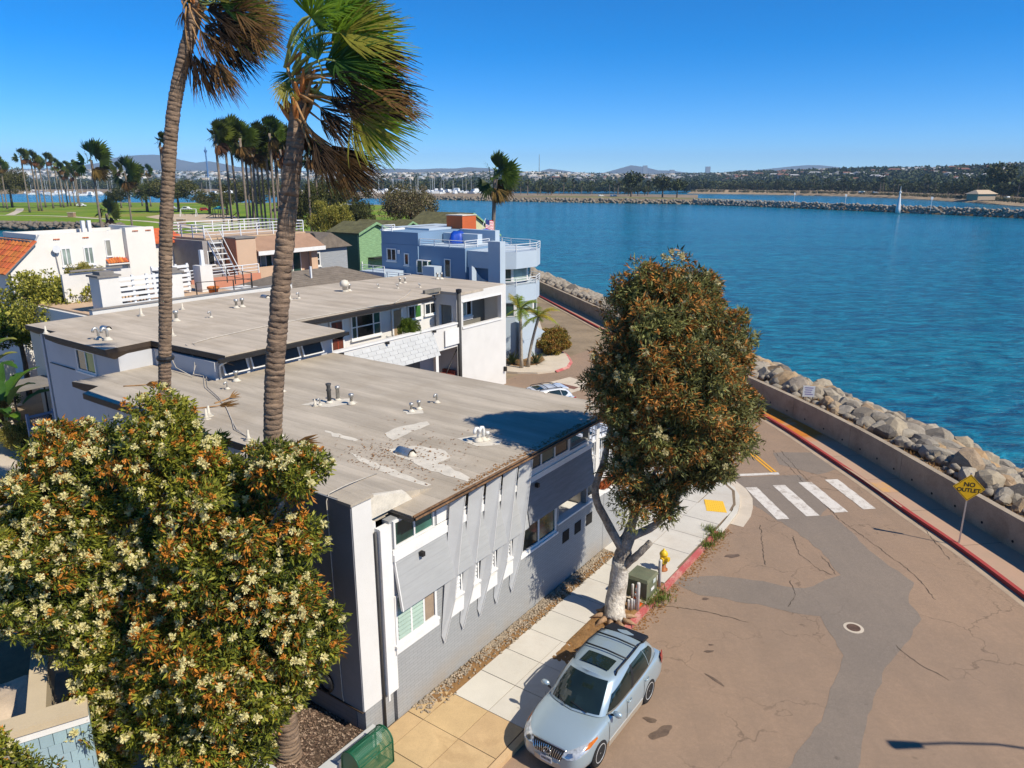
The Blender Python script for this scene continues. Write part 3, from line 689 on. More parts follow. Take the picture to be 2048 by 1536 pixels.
def window(parent, plane, c, x0, x1, z0, z1, mull=(), rails=(), glass=None, frame=None, fw=0.07, sill=True, louver=None, lmat=None, name='window'):
    fn = place(plane, c); g = glass or M_GLASS; m = MB()
    m.box(x0 - fw, x0, -0.055, 0.05, z0 - fw, z1 + fw); m.box(x1, x1 + fw, -0.055, 0.05, z0 - fw, z1 + fw)
    m.box(x0, x1, -0.053, 0.05, z1, z1 + fw); m.box(x0, x1, -0.053, 0.05, z0 - fw, z0)
    for k in mull:
        x = x0 + (x1 - x0) * k; m.box(x - fw * 0.4, x + fw * 0.4, -0.045, 0.03, z0, z1)
    for k in rails:
        z = z0 + (z1 - z0) * k; m.box(x0, x1, -0.04, 0.03, z - fw * 0.3, z + fw * 0.3)
    if sill: m.box(x0 - fw * 1.6, x1 + fw * 1.6, -0.11, 0.02, z0 - fw * 1.9, z0 - fw - 0.002)
    w = bp(m.turned(fn), name, frame or M_TRIM, parent)
    cuts = [0.0] + list(mull) + [1.0]; gl = g if isinstance(g, (list, tuple)) else [g] * (len(cuts) - 1)
    for i in range(len(cuts) - 1):
        xa, xb = x0 + (x1 - x0) * cuts[i], x0 + (x1 - x0) * cuts[i + 1]
        bp(MB().box(xa + 0.002, xb - 0.002, -0.012, 0.0, z0 + 0.002, z1 - 0.002).turned(fn), 'pane', gl[i % len(gl)], w)
        if louver and (louver is True or i in louver):
            n = max(3, int((z1 - z0) / 0.11))
            for k in range(n):
                z = z0 + (k + 0.5) * (z1 - z0) / n
                bp(MB().hexa([(xa + .03, -0.05, z - .045), (xb - .03, -0.05, z - .045), (xb - .03, -0.043, z - .045), (xa + .03, -0.043, z - .045)], [(xa + .03, -0.026, z + .04), (xb - .03, -0.026, z + .04), (xb - .03, -0.018, z + .04), (xa + .03, -0.018, z + .04)]).turned(fn), 'slat', lmat or M_TRIM, w)
    return w
def cable(name, pts, r, mat, parent, n=6):
    L = [Vector(p) for p in pts]
    return bp(MB().tube(L, r, n), name, mat, parent, True)
def vent(parent, a, b, z, kind='cap', s=1.0, mat=None, skirt=True):
    if skirt:
        m = MB(); m.lathe([(0.17 * s, 0.004), (0.10 * s, 0.035 * s), (0.055 * s, 0.10 * s)], (a, b, z), 10); v0 = bp(m, 'vent_flashing', M_SEAL, parent, True)
    m = MB()
    if kind == 'cap': m.lathe([(0.05 * s, 0.0), (0.05 * s, 0.26 * s), (0.085 * s, 0.26 * s), (0.085 * s, 0.36 * s), (0.05 * s, 0.37 * s)], (a, b, z), 10)
    elif kind == 'cone': m.lathe([(0.14 * s, 0.004), (0.05 * s, 0.12 * s), (0.035 * s, 0.34 * s), (0.03 * s, 0.345 * s)], (a, b, z), 8)
    elif kind == 'pipe': m.lathe([(0.075 * s, 0.0), (0.075 * s, 0.42 * s), (0.10 * s, 0.46 * s), (0.07 * s, 0.52 * s), (0.07 * s, 0.60 * s), (0.11 * s, 0.70 * s), (0.09 * s, 0.71 * s)], (a, b, z), 10)
    elif kind == 'stub': m.lathe([(0.075 * s, 0.0), (0.075 * s, 0.48 * s), (0.095 * s, 0.48 * s), (0.095 * s, 0.58 * s), (0.06 * s, 0.59 * s)], (a, b, z), 10)
    elif kind == 'goose': m.tube([(a, b, z), (a, b, z + 0.28 * s), (a - 0.03 * s, b, z + 0.36 * s), (a - 0.10 * s, b, z + 0.38 * s), (a - 0.16 * s, b, z + 0.32 * s), (a - 0.17 * s, b, z + 0.25 * s)], 0.045 * s, 8)
    elif kind == 'hood':
        n = 8; pr = [(0.17 * s * math.cos(math.pi * i / n), 0.17 * s * math.sin(math.pi * i / n)) for i in range(n + 1)]; L = 0.5 * s
        vs = [(a + x, b, z + y) for x, y in pr] + [(a + x, b + L, z + y) for x, y in pr]; m.add(vs, [(i, i + 1, n + 2 + i, n + 1 + i) for i in range(n)] + [tuple(n + 1 + i for i in range(n + 1))])
        d = MB(); d.poly([(a + x * 0.9, b + 0.02, z + y * 0.9) for x, y in pr]); bp(d, 'vent_opening', M_HOLE, parent)
    elif kind == 'turb': m.lathe([(0.09 * s, 0), (0.09 * s, 0.18 * s), (0.17 * s, 0.2 * s), (0.19 * s, 0.32 * s), (0.12 * s, 0.42 * s), (0.03 * s, 0.45 * s)], (a, b, z), 10)
    return bp(m, 'roof_vent', mat or M_GALV, parent, True)
# ================================================================ front apartment building
fb = bld('apartment_building', 'grey and white two-storey corner building with diagonal fins and flat beige roof', 'building', 0, 0)
ZR = 5.80
# street wall with the real openings
m = MB(); m.wall(0.4, 10.1, -0.05, 5.69, 0.0, 0.22, [(0.52, 1.92, 5.0, 5.64), (0.45, 1.92, 2.36, 3.62), (5.85, 7.9, 2.36, 3.75), (8.15, 9.98, 2.5, 3.85), (6.15, 8.66, 4.98, 5.56), (8.85, 10.0, 4.98, 5.56)]); m.wall(10.102, 11.3, -0.05, 2.5, 0.0, 0.22)
bp(m, 'street_wall', M_BRICKG, fb)
boxp('upper_cladding', M_BWALL, fb, 0.42, 8.1, -0.018, -0.002, 3.6, 4.6)
m = MB(); m.wall(-0.64, -0.05, 1.0, 6.46, 0.08, 0.45); bp(m, 'pier', M_WHITE, fb)
boxp('pier_cap', M_ROOF, fb, -0.70, 0.0, 0.04, 0.5, 6.462, 6.53)
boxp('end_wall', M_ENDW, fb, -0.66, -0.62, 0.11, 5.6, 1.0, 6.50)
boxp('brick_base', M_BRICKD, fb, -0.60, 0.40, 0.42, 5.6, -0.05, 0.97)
boxp('base_ledge', M_FASC, fb, -0.70, -0.50, 0.1, 5.6, 0.972, 1.0)
boxp('corner_base', M_BRICKG, fb, -0.58, 0.40, 0.12, 0.415, -0.05, 0.97)
boxp('side_wall', M_BWALL, fb, 2.2, 2.45, 5.6, 17.0, -0.05, 5.5)
boxp('return_wall', M_BWALL, fb, -0.60, 2.45, 5.45, 5.6, -0.05, 5.9)
boxp('rear_wall', M_BWALL, fb, 2.45, 11.2, 13.3, 13.5, -0.05, 5.6)
m = MB(); m.wall(0.23, 13.5, -0.05, 5.6, 11.02, 11.25, [(0.24, 3.6, 2.97, 5.5)]); m.turned(swap_xy); bp(m, 'court_wall', M_WHITE, fb)
boxp('deck_partition', M_WHITE, fb, 8.70, 8.8, 0.23, 2.39, 4.0, 5.6); boxp('deck_back', M_WHITE, fb, 8.0, 11.0, 2.4, 2.55, 4.61, 5.6)
boxp('pilaster', M_TRIM, fb, 0.06, 0.44, -0.03, 0.12, 1.05, 5.62)
m = MB(); m.box(0.06, 0.12, -0.055, -0.032, 0.9, 5.6); bp(m, 'pilaster_edge', M_TRIM, fb)
cable('downpipe', [(0.01, 0.06, 5.55), (0.01, 0.06, 3.0), (0.01, 0.06, 0.12)], 0.035, M_DARKP, fb)
boxp('sill_band', M_TRIM, fb, 0.44, 10.15, -0.10, -0.02, 4.62, 4.80); boxp('sill_band', M_TRIM, fb, 0.44, 10.15, -0.06, -0.02, 4.802, 4.93)
boxp('pier_return', M_WHITE, fb, -0.048, 0.10, 0.13, 0.4, 0.99, 5.78)
# windows on the street
window(fb, 's', -0.0, 0.56, 1.90, 5.0, 5.60, (0.5,), (), [M_GLASSD, M_GLASSG], fw=0.06, sill=False)
boxp('wall_panel', M_TRIM, fb, 2.08, 2.9, -0.03, -0.002, 4.95, 5.56)
for a0, a1 in ((3.15, 3.42), (4.0, 4.35), (4.85, 5.15)): window(fb, 's', 0.0, a0, a1, 5.02, 5.5, (), (), M_GLASS, fw=0.05, sill=False)
window(fb, 's', 0.0, 6.2, 8.6, 5.0, 5.52, (0.33, 0.66), (), [M_GLASS, M_GLASSD, M_GLASS], fw=0.07, sill=False)
window(fb, 's', 0.0, 0.50, 1.88, 2.40, 3.6, (0.36, 0.7), (), [M_GLASSW, M_GLASSG, M_GLASS], fw=0.08, louver=(0, 1), lmat=mk('milky_louvre', (0.36, 0.46, 0.38), 0.3, 0.1))
boxp('curtain', mk('tan_curtain', (0.30, 0.22, 0.15), 0.8, 0.2), fb, 1.5, 1.86, -0.03, -0.014, 2.42, 3.58)
boxp('window_apron', M_TRIM, fb, 0.40, 2.02, -0.07, -0.004, 2.06, 2.26)
for a0 in (2.55, 3.3, 4.1, 4.9):
    window(fb, 's', 0.0, a0, a0 + 0.42, 2.62, 3.35, (), (0.5,), M_GLASSD if a0 < 4 else M_GLASS, fw=0.06, louver=True)
    boxp('window_apron', M_TRIM, fb, a0 - 0.1, a0 + 0.5, -0.09, -0.004, 2.02, 2.42)
window(fb, 's', 0.0, 5.92, 7.85, 2.42, 3.72, (0.5,), (), [M_GLASS, M_GLASSD], fw=0.08)
# slanted boards under the sill band
def slanted(name, a0, a1, z1, b1, z0, b0, th, mat, par):
    return bp(MB().hexa([(a0, b0, z0), (a1, b0, z0), (a1, b0 + th, z0), (a0, b0 + th, z0)], [(a0, b1, z1), (a1, b1, z1), (a1, b1 + th, z1), (a0, b1 + th, z1)]), name, mat, par)
aw1 = slanted('slanted_board', 0.50, 6.0, 4.60, -0.06, 3.32, -0.27, 0.03, M_GREYP, fb)
aw2 = slanted('slanted_board', 6.04, 10.1, 4.66, -0.06, 3.38, -0.27, 0.03, mat_siding('shaded_grey_board', (0.20, 0.20, 0.205), 0.30, 0.35), fb)  # second board: tree shade painted in as a darker grey
bp(MB().hexa([(0.47, -0.28, 3.32), (0.50, -0.28, 3.32), (0.50, -0.21, 3.32), (0.47, -0.21, 3.32)], [(0.47, -0.07, 4.6), (0.50, -0.07, 4.6), (0.50, 0.0, 4.6), (0.47, 0.0, 4.6)]), 'board_edge', M_TRIM, fb)
for a in (1.35, 6.6): boxp('flood_light', M_GUT, fb, a - 0.05, a + 0.05, -0.22, -0.10, 4.42, 4.54)
# diagonal fins: angled blades tapering to a point
for k in range(5):
    a0 = 2.16 + 0.79 * k; inn = [(a0 + 0.34, -0.14, 5.58), (a0 - .02, -0.02, 1.62)]; out = [(a0 + 0.62, -0.40, 5.58), (a0 + 0.27, -0.28, 2.7), (a0 + 0.05, -0.06, 1.38)]
    P = [inn[0], inn[1], out[2], out[1], out[0]]; th = Vector((0.03, 0.024, 0)); m = MB(); n = 5
    m.add(P + [tuple(Vector(p) + th) for p in P], [tuple(range(n)), tuple(range(2 * n - 1, n - 1, -1))] + [(i, n + i, n + (i + 1) % n, (i + 1) % n) for i in range(n)]); f = bp(m, 'fin', M_FIN, fb)
    m = MB()
    for p, q in ((out[0], out[1]), (out[1], out[2])):
        w = Vector((0.05, 0.04, 0)); u = Vector((0.010, -0.012, 0)); p, q = Vector(p) + u * 0.6, Vector(q) + u * 0.6; m.hexa([q - w * .05, q + w, q + w + u, q - w * .05 + u], [p - w * .05, p + w, p + w + u, p - w * .05 + u])
    bp(m, 'fin_edge', M_TRIM, f)
# terrace behind the low wall with square openings, landing and railing
boxp('terrace_floor', M_WHITE, fb, 8.0, 11.0, 0.225, 2.4, 1.85, 1.95); boxp('terrace_back', M_WHITE, fb, 8.0, 11.0, 2.4, 2.55, 1.85, 4.6)
boxp('terrace_ceiling', M_WHITE, fb, 8.0, 11.0, 0.225, 2.4, 3.9, 4.0)
for a0 in (8.42, 9.22, 10.02):
    boxp('wall_opening', M_HOLE, fb, a0, a0 + 0.42, -0.012, 0.0, 1.66, 2.08)
boxp('terrace_coping', M_TRIM, fb, 8.05, 11.32, -0.06, 0.24, 2.502, 2.56)
boxp('planter_wall', M_BRICKG, fb, 11.32, 13.3, 0.0, 0.25, -0.05, 2.45); boxp('planter_coping', M_TRIM, fb, 11.33, 13.35, -0.04, 0.45, 2.452, 2.54)
boxp('landing', M_WHITE, fb, 11.3, 13.3, 0.46, 3.1, -0.05, 2.95)
rail = boxp('railing', M_TRIM, fb, 10.3, 13.25, 0.52, 0.56, 4.30, 4.36); 
boxp('bottom_rail', M_TRIM, rail, 10.3, 13.25, 0.52, 0.56, 3.05, 3.09)
for k in range(22): boxp('picket', M_TRIM, rail, 10.32 + k * 0.136, 10.345 + k * 0.136, 0.528, 0.552, 3.09, 4.30)
for k in range(8): boxp('picket', M_TRIM, rail, 13.22, 13.245, 0.62 + k * 0.14, 0.645 + k * 0.14, 2.96, 4.30)
boxp('side_rail', M_TRIM, rail, 13.21, 13.26, 0.56, 1.8, 4.30, 4.36)
flo = []
for _ in range(420): flo.append((random.uniform(11.4, 13.2), random.uniform(0.05, 0.4), 2.56))
V = [tuple(AB(*p)) for p in flo]; 
planter_fl = tag(tuft_field('planter_flowers', V, mk('orange_succulent', (0.42, 0.10, 0.02), 0.7, 0.5, 6, 30, 0), None, 0.12, 4, 0.04, 0.02), 'orange-red succulents on top of the white planter wall', 'flowers', kind='stuff')
# roof
rp = [(0.78, -0.40), (11.55, -0.40), (11.40, 14.35), (5.3, 14.35), (5.3, 18.9), (2.0, 18.9), (2.25, 17.35), (1.42, 16.8), (1.50, 5.6), (0.78, 5.6)]
m = MB(); m.prism(rp, 5.70, ZR); roofA = bp(m, 'roof', M_ROOF, fb)
m = MB(); m.hexa([(-0.61, 0.46, 5.6), (2.3, 0.30, 5.6), (2.3, 5.75, 5.6), (-0.61, 5.62, 5.6)], [(-0.61, 0.46, 6.51), (2.3, 0.30, 5.805), (2.3, 5.75, 5.805), (-0.61, 5.62, 6.40)]); bp(m, 'roof_cricket', M_ROOF, roofA)
m = MB(); m.poly([(0.0, 0.25, 6.42), (1.3, 0.25, 6.05), (1.5, 0.25, 5.805), (0.0, 0.25, 5.805)]); m.poly([(0.0, 0.25, 6.42), (0.0, 0.46, 6.40), (1.3, 0.42, 6.09), (1.3, 0.25, 6.05)]); bp(m, 'flashing', M_SEAL, roofA)
def fascia(parent, pts, zt, h, inset, mat, name='fascia', out=0.0):
    """dark board under an eave along pts; slopes inwards to the left of travel"""
    L = [Vector(p) for p in pts]; I = offs(L, -inset); O_ = offs(L, out); m = MB()
    for i in range(len(L) - 1):
        m.poly([(*O_[i], zt), (*O_[i + 1], zt), (*O_[i + 1], zt - 0.2), (*O_[i], zt - 0.2)]); m.poly([(*O_[i], zt - 0.2), (*O_[i + 1], zt - 0.2), (*I[i + 1], zt - h), (*I[i], zt - h)])
    return bp(m, name, mat, parent)
fascia(fb, [(1.50, 5.6), (1.42, 16.8), (2.25, 17.35), (2.0, 18.9)][::-1], 5.79, 0.5, 0.42, M_FASC, out=0.03)
gut = boxp('gutter', M_GUT, fb, 0.80, 11.5, -0.49, -0.402, 5.67, 5.75); boxp('gutter_lip', M_ROTW, gut, 0.80, 11.5, -0.505, -0.491, 5.70, 5.748)
boxp('eave_board', M_ROTW, fb, 0.80, 11.5, -0.44, -0.401, 5.752, 5.796)
g2 = boxp('gutter', M_GUT, fb, 0.69, 0.779, -0.46, 0.26, 5.68, 5.77)
# sealant patches on the roof
def rpatch(pts, z=ZR + 0.005, mat=M_SEAL, amp=0.05):
    q = rough_poly(pts, 0.22, amp); m = MB(); m.poly([(p[0], p[1], z) for p in q]); return bp(m, 'sealant_patch', mat, roofA)
def rpx(L, z=ZR): return [Gab(u, v, z) for u, v in L]
for L_ in ([(768, 868), (800, 853), (855, 843), (858, 850), (815, 868), (785, 880)], [(912, 878), (960, 868), (1005, 882), (1000, 890), (955, 894)], [(600, 810), (640, 800), (700, 798), (715, 806), (660, 815)],
           [(770, 900), (830, 892), (890, 900), (905, 915), (850, 935), (800, 915)], [(840, 935), (880, 925), (940, 955), (935, 965), (890, 950)], [(805, 822), (842, 818), (848, 826), (815, 830)], [(648, 860), (680, 868), (720, 880), (712, 884), (665, 872)],
           [(700, 905), (760, 930), (800, 945), (860, 970), (850, 976), (780, 950), (720, 922)]): rpatch(rpx(L_), ZR + 0.005 + random.uniform(0, 0.003))
# vents by where their feet stand on the roof
for u, v, kind, s, mt in ((659, 805, 'pipe', 0.95, M_DARKP), (676, 800, 'stub', 0.85, M_GALV), (703, 808, 'cap', 1.0, M_GALV), (630, 812, 'cone', 0.7, M_SEAL), (640, 810, 'goose', 0.6, M_GALV), (823, 823, 'cap', 0.8, M_GALV), (838, 818, 'cap', 0.8, M_GALV), (874, 805, 'goose', 0.8, M_GALV), (957, 882, 'goose', 1.1, M_TRIM), (967, 880, 'goose', 1.1, M_TRIM), (975, 880, 'cap', 0.7, M_TRIM), (824, 911, 'hood', 1.0, M_GALV), (473, 762, 'cap', 1.1, M_GALV), (455, 778, 'goose', 0.7, M_GALV), (563, 783, 'cap', 1.1, M_GALV), (418, 832, 'cone', 1.0, M_SEAL), (413, 838, 'cone', 1.0, M_SEAL), (562, 872, 'goose', 0.7, M_GALV), (497, 880, 'cone', 0.9, M_SEAL)):
    a, b = Gab(u, v, ZR); vent(roofA, a, b, ZR + 0.003, kind, s * 1.05, mt)
# debris line on the eave
deb = []
for _ in range(700):
    a = random.uniform(2.5, 11.3); deb.append(tuple(AB(a, -0.36 + abs(random.gauss(0, 0.12)), ZR + 0.002)))
for _ in range(500):
    a, b = random.gauss(3.4, 1.2), random.gauss(2.6, 1.0)
    if a > 1.0 and b > 0: deb.append(tuple(AB(a, b, ZR + 0.012)))
tag(litter('roof_litter', deb, M_LITTER, 0.03), 'brown leaf litter scattered on the flat roof near the street eave', 'leaves', kind='stuff')
# cable down the end wall with its coil
a, b = -0.40, 0.85
cable('wall_cable', [(2.0, 2.0, ZR + 0.1), (1.2, 1.7, 6.1), (0.2, 1.2, 6.40), (-0.60, 0.86, 6.56), (-0.69, 0.86, 6.4), (-0.68, 0.84, 3.5), (-0.68, 0.80, 1.2), (-0.70, 0.75, 1.05)], 0.014, M_ROPE, fb)
m = MB()
for k in range(7):
    r = 0.26 + 0.012 * (k % 3); pts = [(-0.69 - 0.012 * k, 1.35 + r * math.cos(t) * 0.95, 1.35 + r * math.sin(t)) for t in np.linspace(0, 2 * math.pi, 22)]; m.tube(pts, 0.012, 5)
bp(m, 'hose_coil', M_GUT, fb, True)
# ================================================================ rear apartment building (taller, on the alley)
rb = bld('apartment_building', 'pale grey L-shaped building with broad dark eaves, open upper walkway and white corner tower', 'building', 5.0, 14.4)
ZB = 6.85
boxp('side_wall', M_BWALL, rb, 3.9, 4.1, 18.9, 25.5, -0.05, 6.45)
boxp('clerestory_wall', M_BWALL, rb, 5.45, 11.2, 14.5, 14.7, 3.0, 6.5)
boxp('west_wall', M_BWALL, rb, 5.45, 5.6, 14.7, 18.9, 5.0, 6.5); boxp('step_wall', M_BWALL, rb, 4.1, 5.5, 18.9, 19.05, 5.0, 6.5)
boxp('back_wall', M_BWALL, rb, 4.1, 28.3, 26.2, 26.4, -0.05, 6.5)
boxp('lower_block', M_WHITE, rb, 5.65, 23.9, 19.0, 26.2, -0.05, 6.5); boxp('corner_block', M_BWALL, rb, 5.61, 11.7, 14.72, 18.98, -0.05, 6.48)
rpB = [(5.55, 13.85), (11.75, 13.85), (11.95, 17.4), (22.1, 17.6), (22.3, 18.4), (23.75, 18.4), (23.75, 16.85), (28.75, 16.95), (29.0, 25.5), (16, 27.3), (3.9, 27.3), (3.95, 24.3), (3.4, 24.1), (3.35, 18.75), (5.4, 18.95)]
m = MB(); m.prism(rpB, 6.68, ZB); roofB = bp(m, 'roof', M_ROOF2, rb)
fascia(rb, [(5.55, 13.85), (5.4, 18.95), (3.35, 18.75), (3.4, 24.1), (3.95, 24.3), (3.9, 27.3)][::-1], 6.84, 0.48, 0.40, M_FASC, out=0.03)
fascia(rb, [(5.55, 13.85), (11.75, 13.85)], 6.80, 0.32, 0.3, M_FASC, out=0.03); fascia(rb, [(11.75, 13.85), (11.95, 17.4), (22.1, 17.6)], 6.80, 0.36, 0.25, M_FASC, out=0.03)
g = boxp('gutter', M_GUT, rb, 5.2, 11.9, 13.70, 13.842, 6.62, 6.78); boxp('gutter', M_GUT, rb, 12.0, 22.1, 17.28, 17.40, 6.60, 6.76)
cable('downpipe', [(5.7, 13.9, 6.6), (5.62, 14.3, 6.4), (5.62, 14.42, 6.3), (5.62, 14.42, 5.85)], 0.04, M_TRIM, rb)
# open clerestory windows tilted out
for k in range(4):
    a0 = 5.75 + k * 1.32; fr = MB()
    z0, z1, y0, y1 = 5.98, 6.45, 14.30, 14.46
    for (xa, xb) in ((a0, a0 + 0.07), (a0 + 1.1, a0 + 1.17)): fr.hexa([(xa, y0, z0), (xb, y0, z0), (xb, y0 + .05, z0), (xa, y0 + .05, z0)], [(xa, y1, z1), (xb, y1, z1), (xb, y1 + .03, z1), (xa, y1 + .03, z1)])
    fr.box(a0, a0 + 1.17, y0, y0 + 0.05, z0 - 0.05, z0 - 0.002)
    w = bp(fr, 'window', M_TRIM, rb); bp(MB().hexa([(a0 + .072, y0 + .02, z0), (a0 + 1.098, y0 + .02, z0), (a0 + 1.098, y0 + .03, z0), (a0 + .072, y0 + .03, z0)], [(a0 + .072, y1 + .012, z1), (a0 + 1.098, y1 + .012, z1), (a0 + 1.098, y1 + .022, z1), (a0 + .072, y1 + .022, z1)]), 'pane', mk('dim_open_pane', (0.03, 0.028, 0.024), 0.35, 0.2, spec=0.3), w)
window(rb, 'l', 3.9, 20.95, 22.45, 5.42, 6.28, (0.5,), (), [M_GLASSB, M_GLASS], fw=0.09)
boxp('wall_light', M_GALV, rb, 3.66, 3.89, 19.9, 20.2, 3.55, 3.72)
cable('wall_conduit', [(3.86, 25.2, 5.3), (3.86, 22.9, 5.3)], 0.025, M_DARKP, rb)
window(rb, 'l', 2.2, 14.2, 14.9, 4.0, 4.55, (), (0.5,), M_GLASS, fw=0.06); boxp('side_door', M_TRIM, rb, 2.14, 2.195, 15.3, 16.25, 2.1, 4.35); boxp('door_opening', M_HOLE, rb, 2.125, 2.138, 15.38, 16.17, 2.1, 4.27)
# walkway wall: doors and windows behind the rail
WB = 18.95
window(rb, 's', WB, 16.85, 19.0, 4.95, 6.15, (0.16, 0.76), (0.5,), [M_GLASSD, M_GLASS, M_GLASSD], fw=0.09)
window(rb, 's', WB, 21.45, 22.5, 5.38, 6.1, (0.5,), (), [M_GLASS, M_GLASSB], fw=0.08); window(rb, 's', WB, 22.95, 23.85, 5.45, 6.05, (0.5,), (), M_GLASS, fw=0.08)
window(rb, 's', WB, 13.2, 13.9, 5.3, 5.9, (), (0.5,), M_GLASS, fw=0.07)
d = boxp('door', mk('tan_door', (0.30, 0.21, 0.12), 0.6, 0.15), rb, 20.1, 20.75, 18.90, 18.945, 3.98, 6.05); boxp('door_frame', M_TRIM, d, 19.98, 20.09, 18.88, 18.945, 3.98, 6.12); boxp('door_frame', M_TRIM, d, 20.76, 20.87, 18.88, 18.945, 3.98, 6.12)
d = boxp('door', mk('red_brown_door', (0.13, 0.035, 0.018), 0.5, 0.2), rb, 15.35, 16.1, 18.90, 18.945, 3.98, 6.05)
for z in (4.5, 5.0, 5.5): boxp('door_bar', mk('red_door_bar', (0.36, 0.06, 0.03), 0.5), d, 15.4, 16.05, 18.88, 18.898, z, z + 0.05)
boxp('door_bar', MATS['red_door_bar'], d, 15.70, 15.75, 18.878, 18.896, 4.1, 6.0)
for x in (15.24, 16.11): boxp('door_frame', M_TRIM, d, x, x + 0.1, 18.88, 18.945, 3.98, 6.12)
m = MB(); m.wall(23.95, 28.7, -0.05, 6.83, 16.9, 17.15, [(24.15, 28.1, 4.68, 6.22)]); bp(m, 'tower_wall', M_WHITE, rb)
m = MB(); m.wall(17.16, 18.9, -0.05, 6.66, 23.85, 24.1, [(17.5, 18.6, 3.95, 6.0)]); m.turned(swap_xy); bp(m, 'tower_side', M_BWALL, rb)
boxp('tower_end', M_WHITE, rb, 28.45, 28.7, 17.16, 26.1, -0.05, 6.6); boxp('tower_back', mk('olive_grey_stucco', (0.17, 0.16, 0.135), 0.8, 0.08), rb, 24.1, 28.44, 18.5, 18.7, 3.9, 6.6)
boxp('tower_floor', M_WHITE, rb, 24.1, 28.44, 17.16, 21.0, 3.8, 3.95)
boxp('window_trim', M_TRIM, rb, 24.05, 28.2, 16.84, 16.898, 4.55, 4.675); boxp('window_trim', M_TRIM, rb, 28.102, 28.2, 16.85, 16.898, 4.677, 6.3); boxp('window_trim', M_TRIM, rb, 24.05, 28.1, 16.85, 16.898, 6.222, 6.3)
window(rb, 's', 18.48, 25.0, 26.9, 4.95, 6.1, (0.3, 0.75), (), [M_GLASS, M_GLASSW, M_GLASS], fw=0.1); boxp('white_panel', M_TRIM, rb, 24.9, 27.1, 18.44, 18.498, 4.6, 4.84)
boxp('rear_door', mk('dark_glazed_door', (0.02, 0.022, 0.025), 0.3), rb, 24.4, 25.1, 18.90, 18.948, 3.95, 5.9)
cable('stack_pipe', [(23.72, 16.86, 0.0), (23.72, 16.86, 3.0), (23.72, 16.86, 6.9)], 0.13, M_DARKP, rb, 12); m = MB(); m.lathe([(0.135, 0), (0.18, 0.02), (0.18, 0.2), (0.12, 0.22)], (23.72, 16.86, 6.88), 12); bp(m, 'stack_cap', M_GUT, rb)
boxp('walkway_floor', M_WHITE, rb, 11.8, 23.85, 17.12, 18.94, 3.75, 3.93)
boxp('walkway_parapet', M_WHITE, rb, 11.8, 23.80, 16.92, 17.1, 3.55, 4.95); boxp('parapet_coping', M_TRIM, rb, 11.8, 23.84, 16.86, 17.16, 4.952, 5.06)
sb = slanted('slanted_board', 11.8, 21.3, 4.84, 16.88, 3.50, 16.35, 0.03, mk('board_back', (0.45, 0.45, 0.45), 0.7, 0.05), rb)
M_SHIN = mk('grey_shingle', (0.47, 0.47, 0.455), 0.7, 0.05, 2, 30, 0.1, objvar=0.04)
rows, cw = 6, 0.62
for r in range(rows):
    t0, t1 = r / rows, (r + 1) / rows; z1_, z0_ = 4.84 - 1.34 * t0 - 0.012, 4.84 - 1.34 * t1; b1_, b0_ = 16.88 - 0.53 * t0, 16.88 - 0.53 * t1
    a = 11.82 - (r % 2) * cw * 0.5
    while a < 21.28:
        xa, xb = max(a, 11.82) + 0.012, min(a + cw, 21.3) - 0.012
        if xb - xa > 0.05: bp(MB().hexa([(xa, b0_ - .026, z0_), (xb, b0_ - .026, z0_), (xb, b0_ - .001, z0_), (xa, b0_ - .001, z0_)], [(xa, b1_ - .014, z1_), (xb, b1_ - .014, z1_), (xb, b1_ - .001, z1_), (xa, b1_ - .001, z1_)]), 'shingle', M_SHIN, sb)
        a += cw
for a in (14.0, 17.3, 21.2): boxp('flood_light', M_GUT, rb, a, a + 0.16, 16.68, 16.85, 4.82, 4.95)
boxp('carport_back', mk('garage_door', (0.13, 0.125, 0.11), 0.7, 0.1), rb, 17.5, 21.5, 18.2, 18.25, -0.02, 3.5); boxp('post', M_TRIM, rb, 21.55, 21.8, 16.95, 17.15, 0, 3.5)
boxp('hanging_panel', M_TRIM, rb, 22.3, 23.7, 16.80, 16.86, 3.75, 4.75)
for k in range(9): boxp('step', mk('red_step_paint', (0.16, 0.035, 0.025), 0.7, 0.25), rb, 21.95 + k * 0.2, 22.15 + k * 0.2, 17.2, 18.2, 0, 0.25 + 0.21 * k)
cable('handrail', [(21.9, 17.1, 1.0), (23.7, 17.1, 3.3)], 0.035, M_GUT, rb)
boxp('tower_light', M_GUT, rb, 28.40, 28.55, 16.7, 16.89, 0.95, 1.25)
for k in range(3): boxp('roof_curb', mk('worn_grey_curb', (0.20, 0.18, 0.15), 0.9, 0.3, 3), rb, 22.2 + k * 0.5, 22.7 + k * 0.5, 18.25, 18.42, ZB, ZB + 0.22)
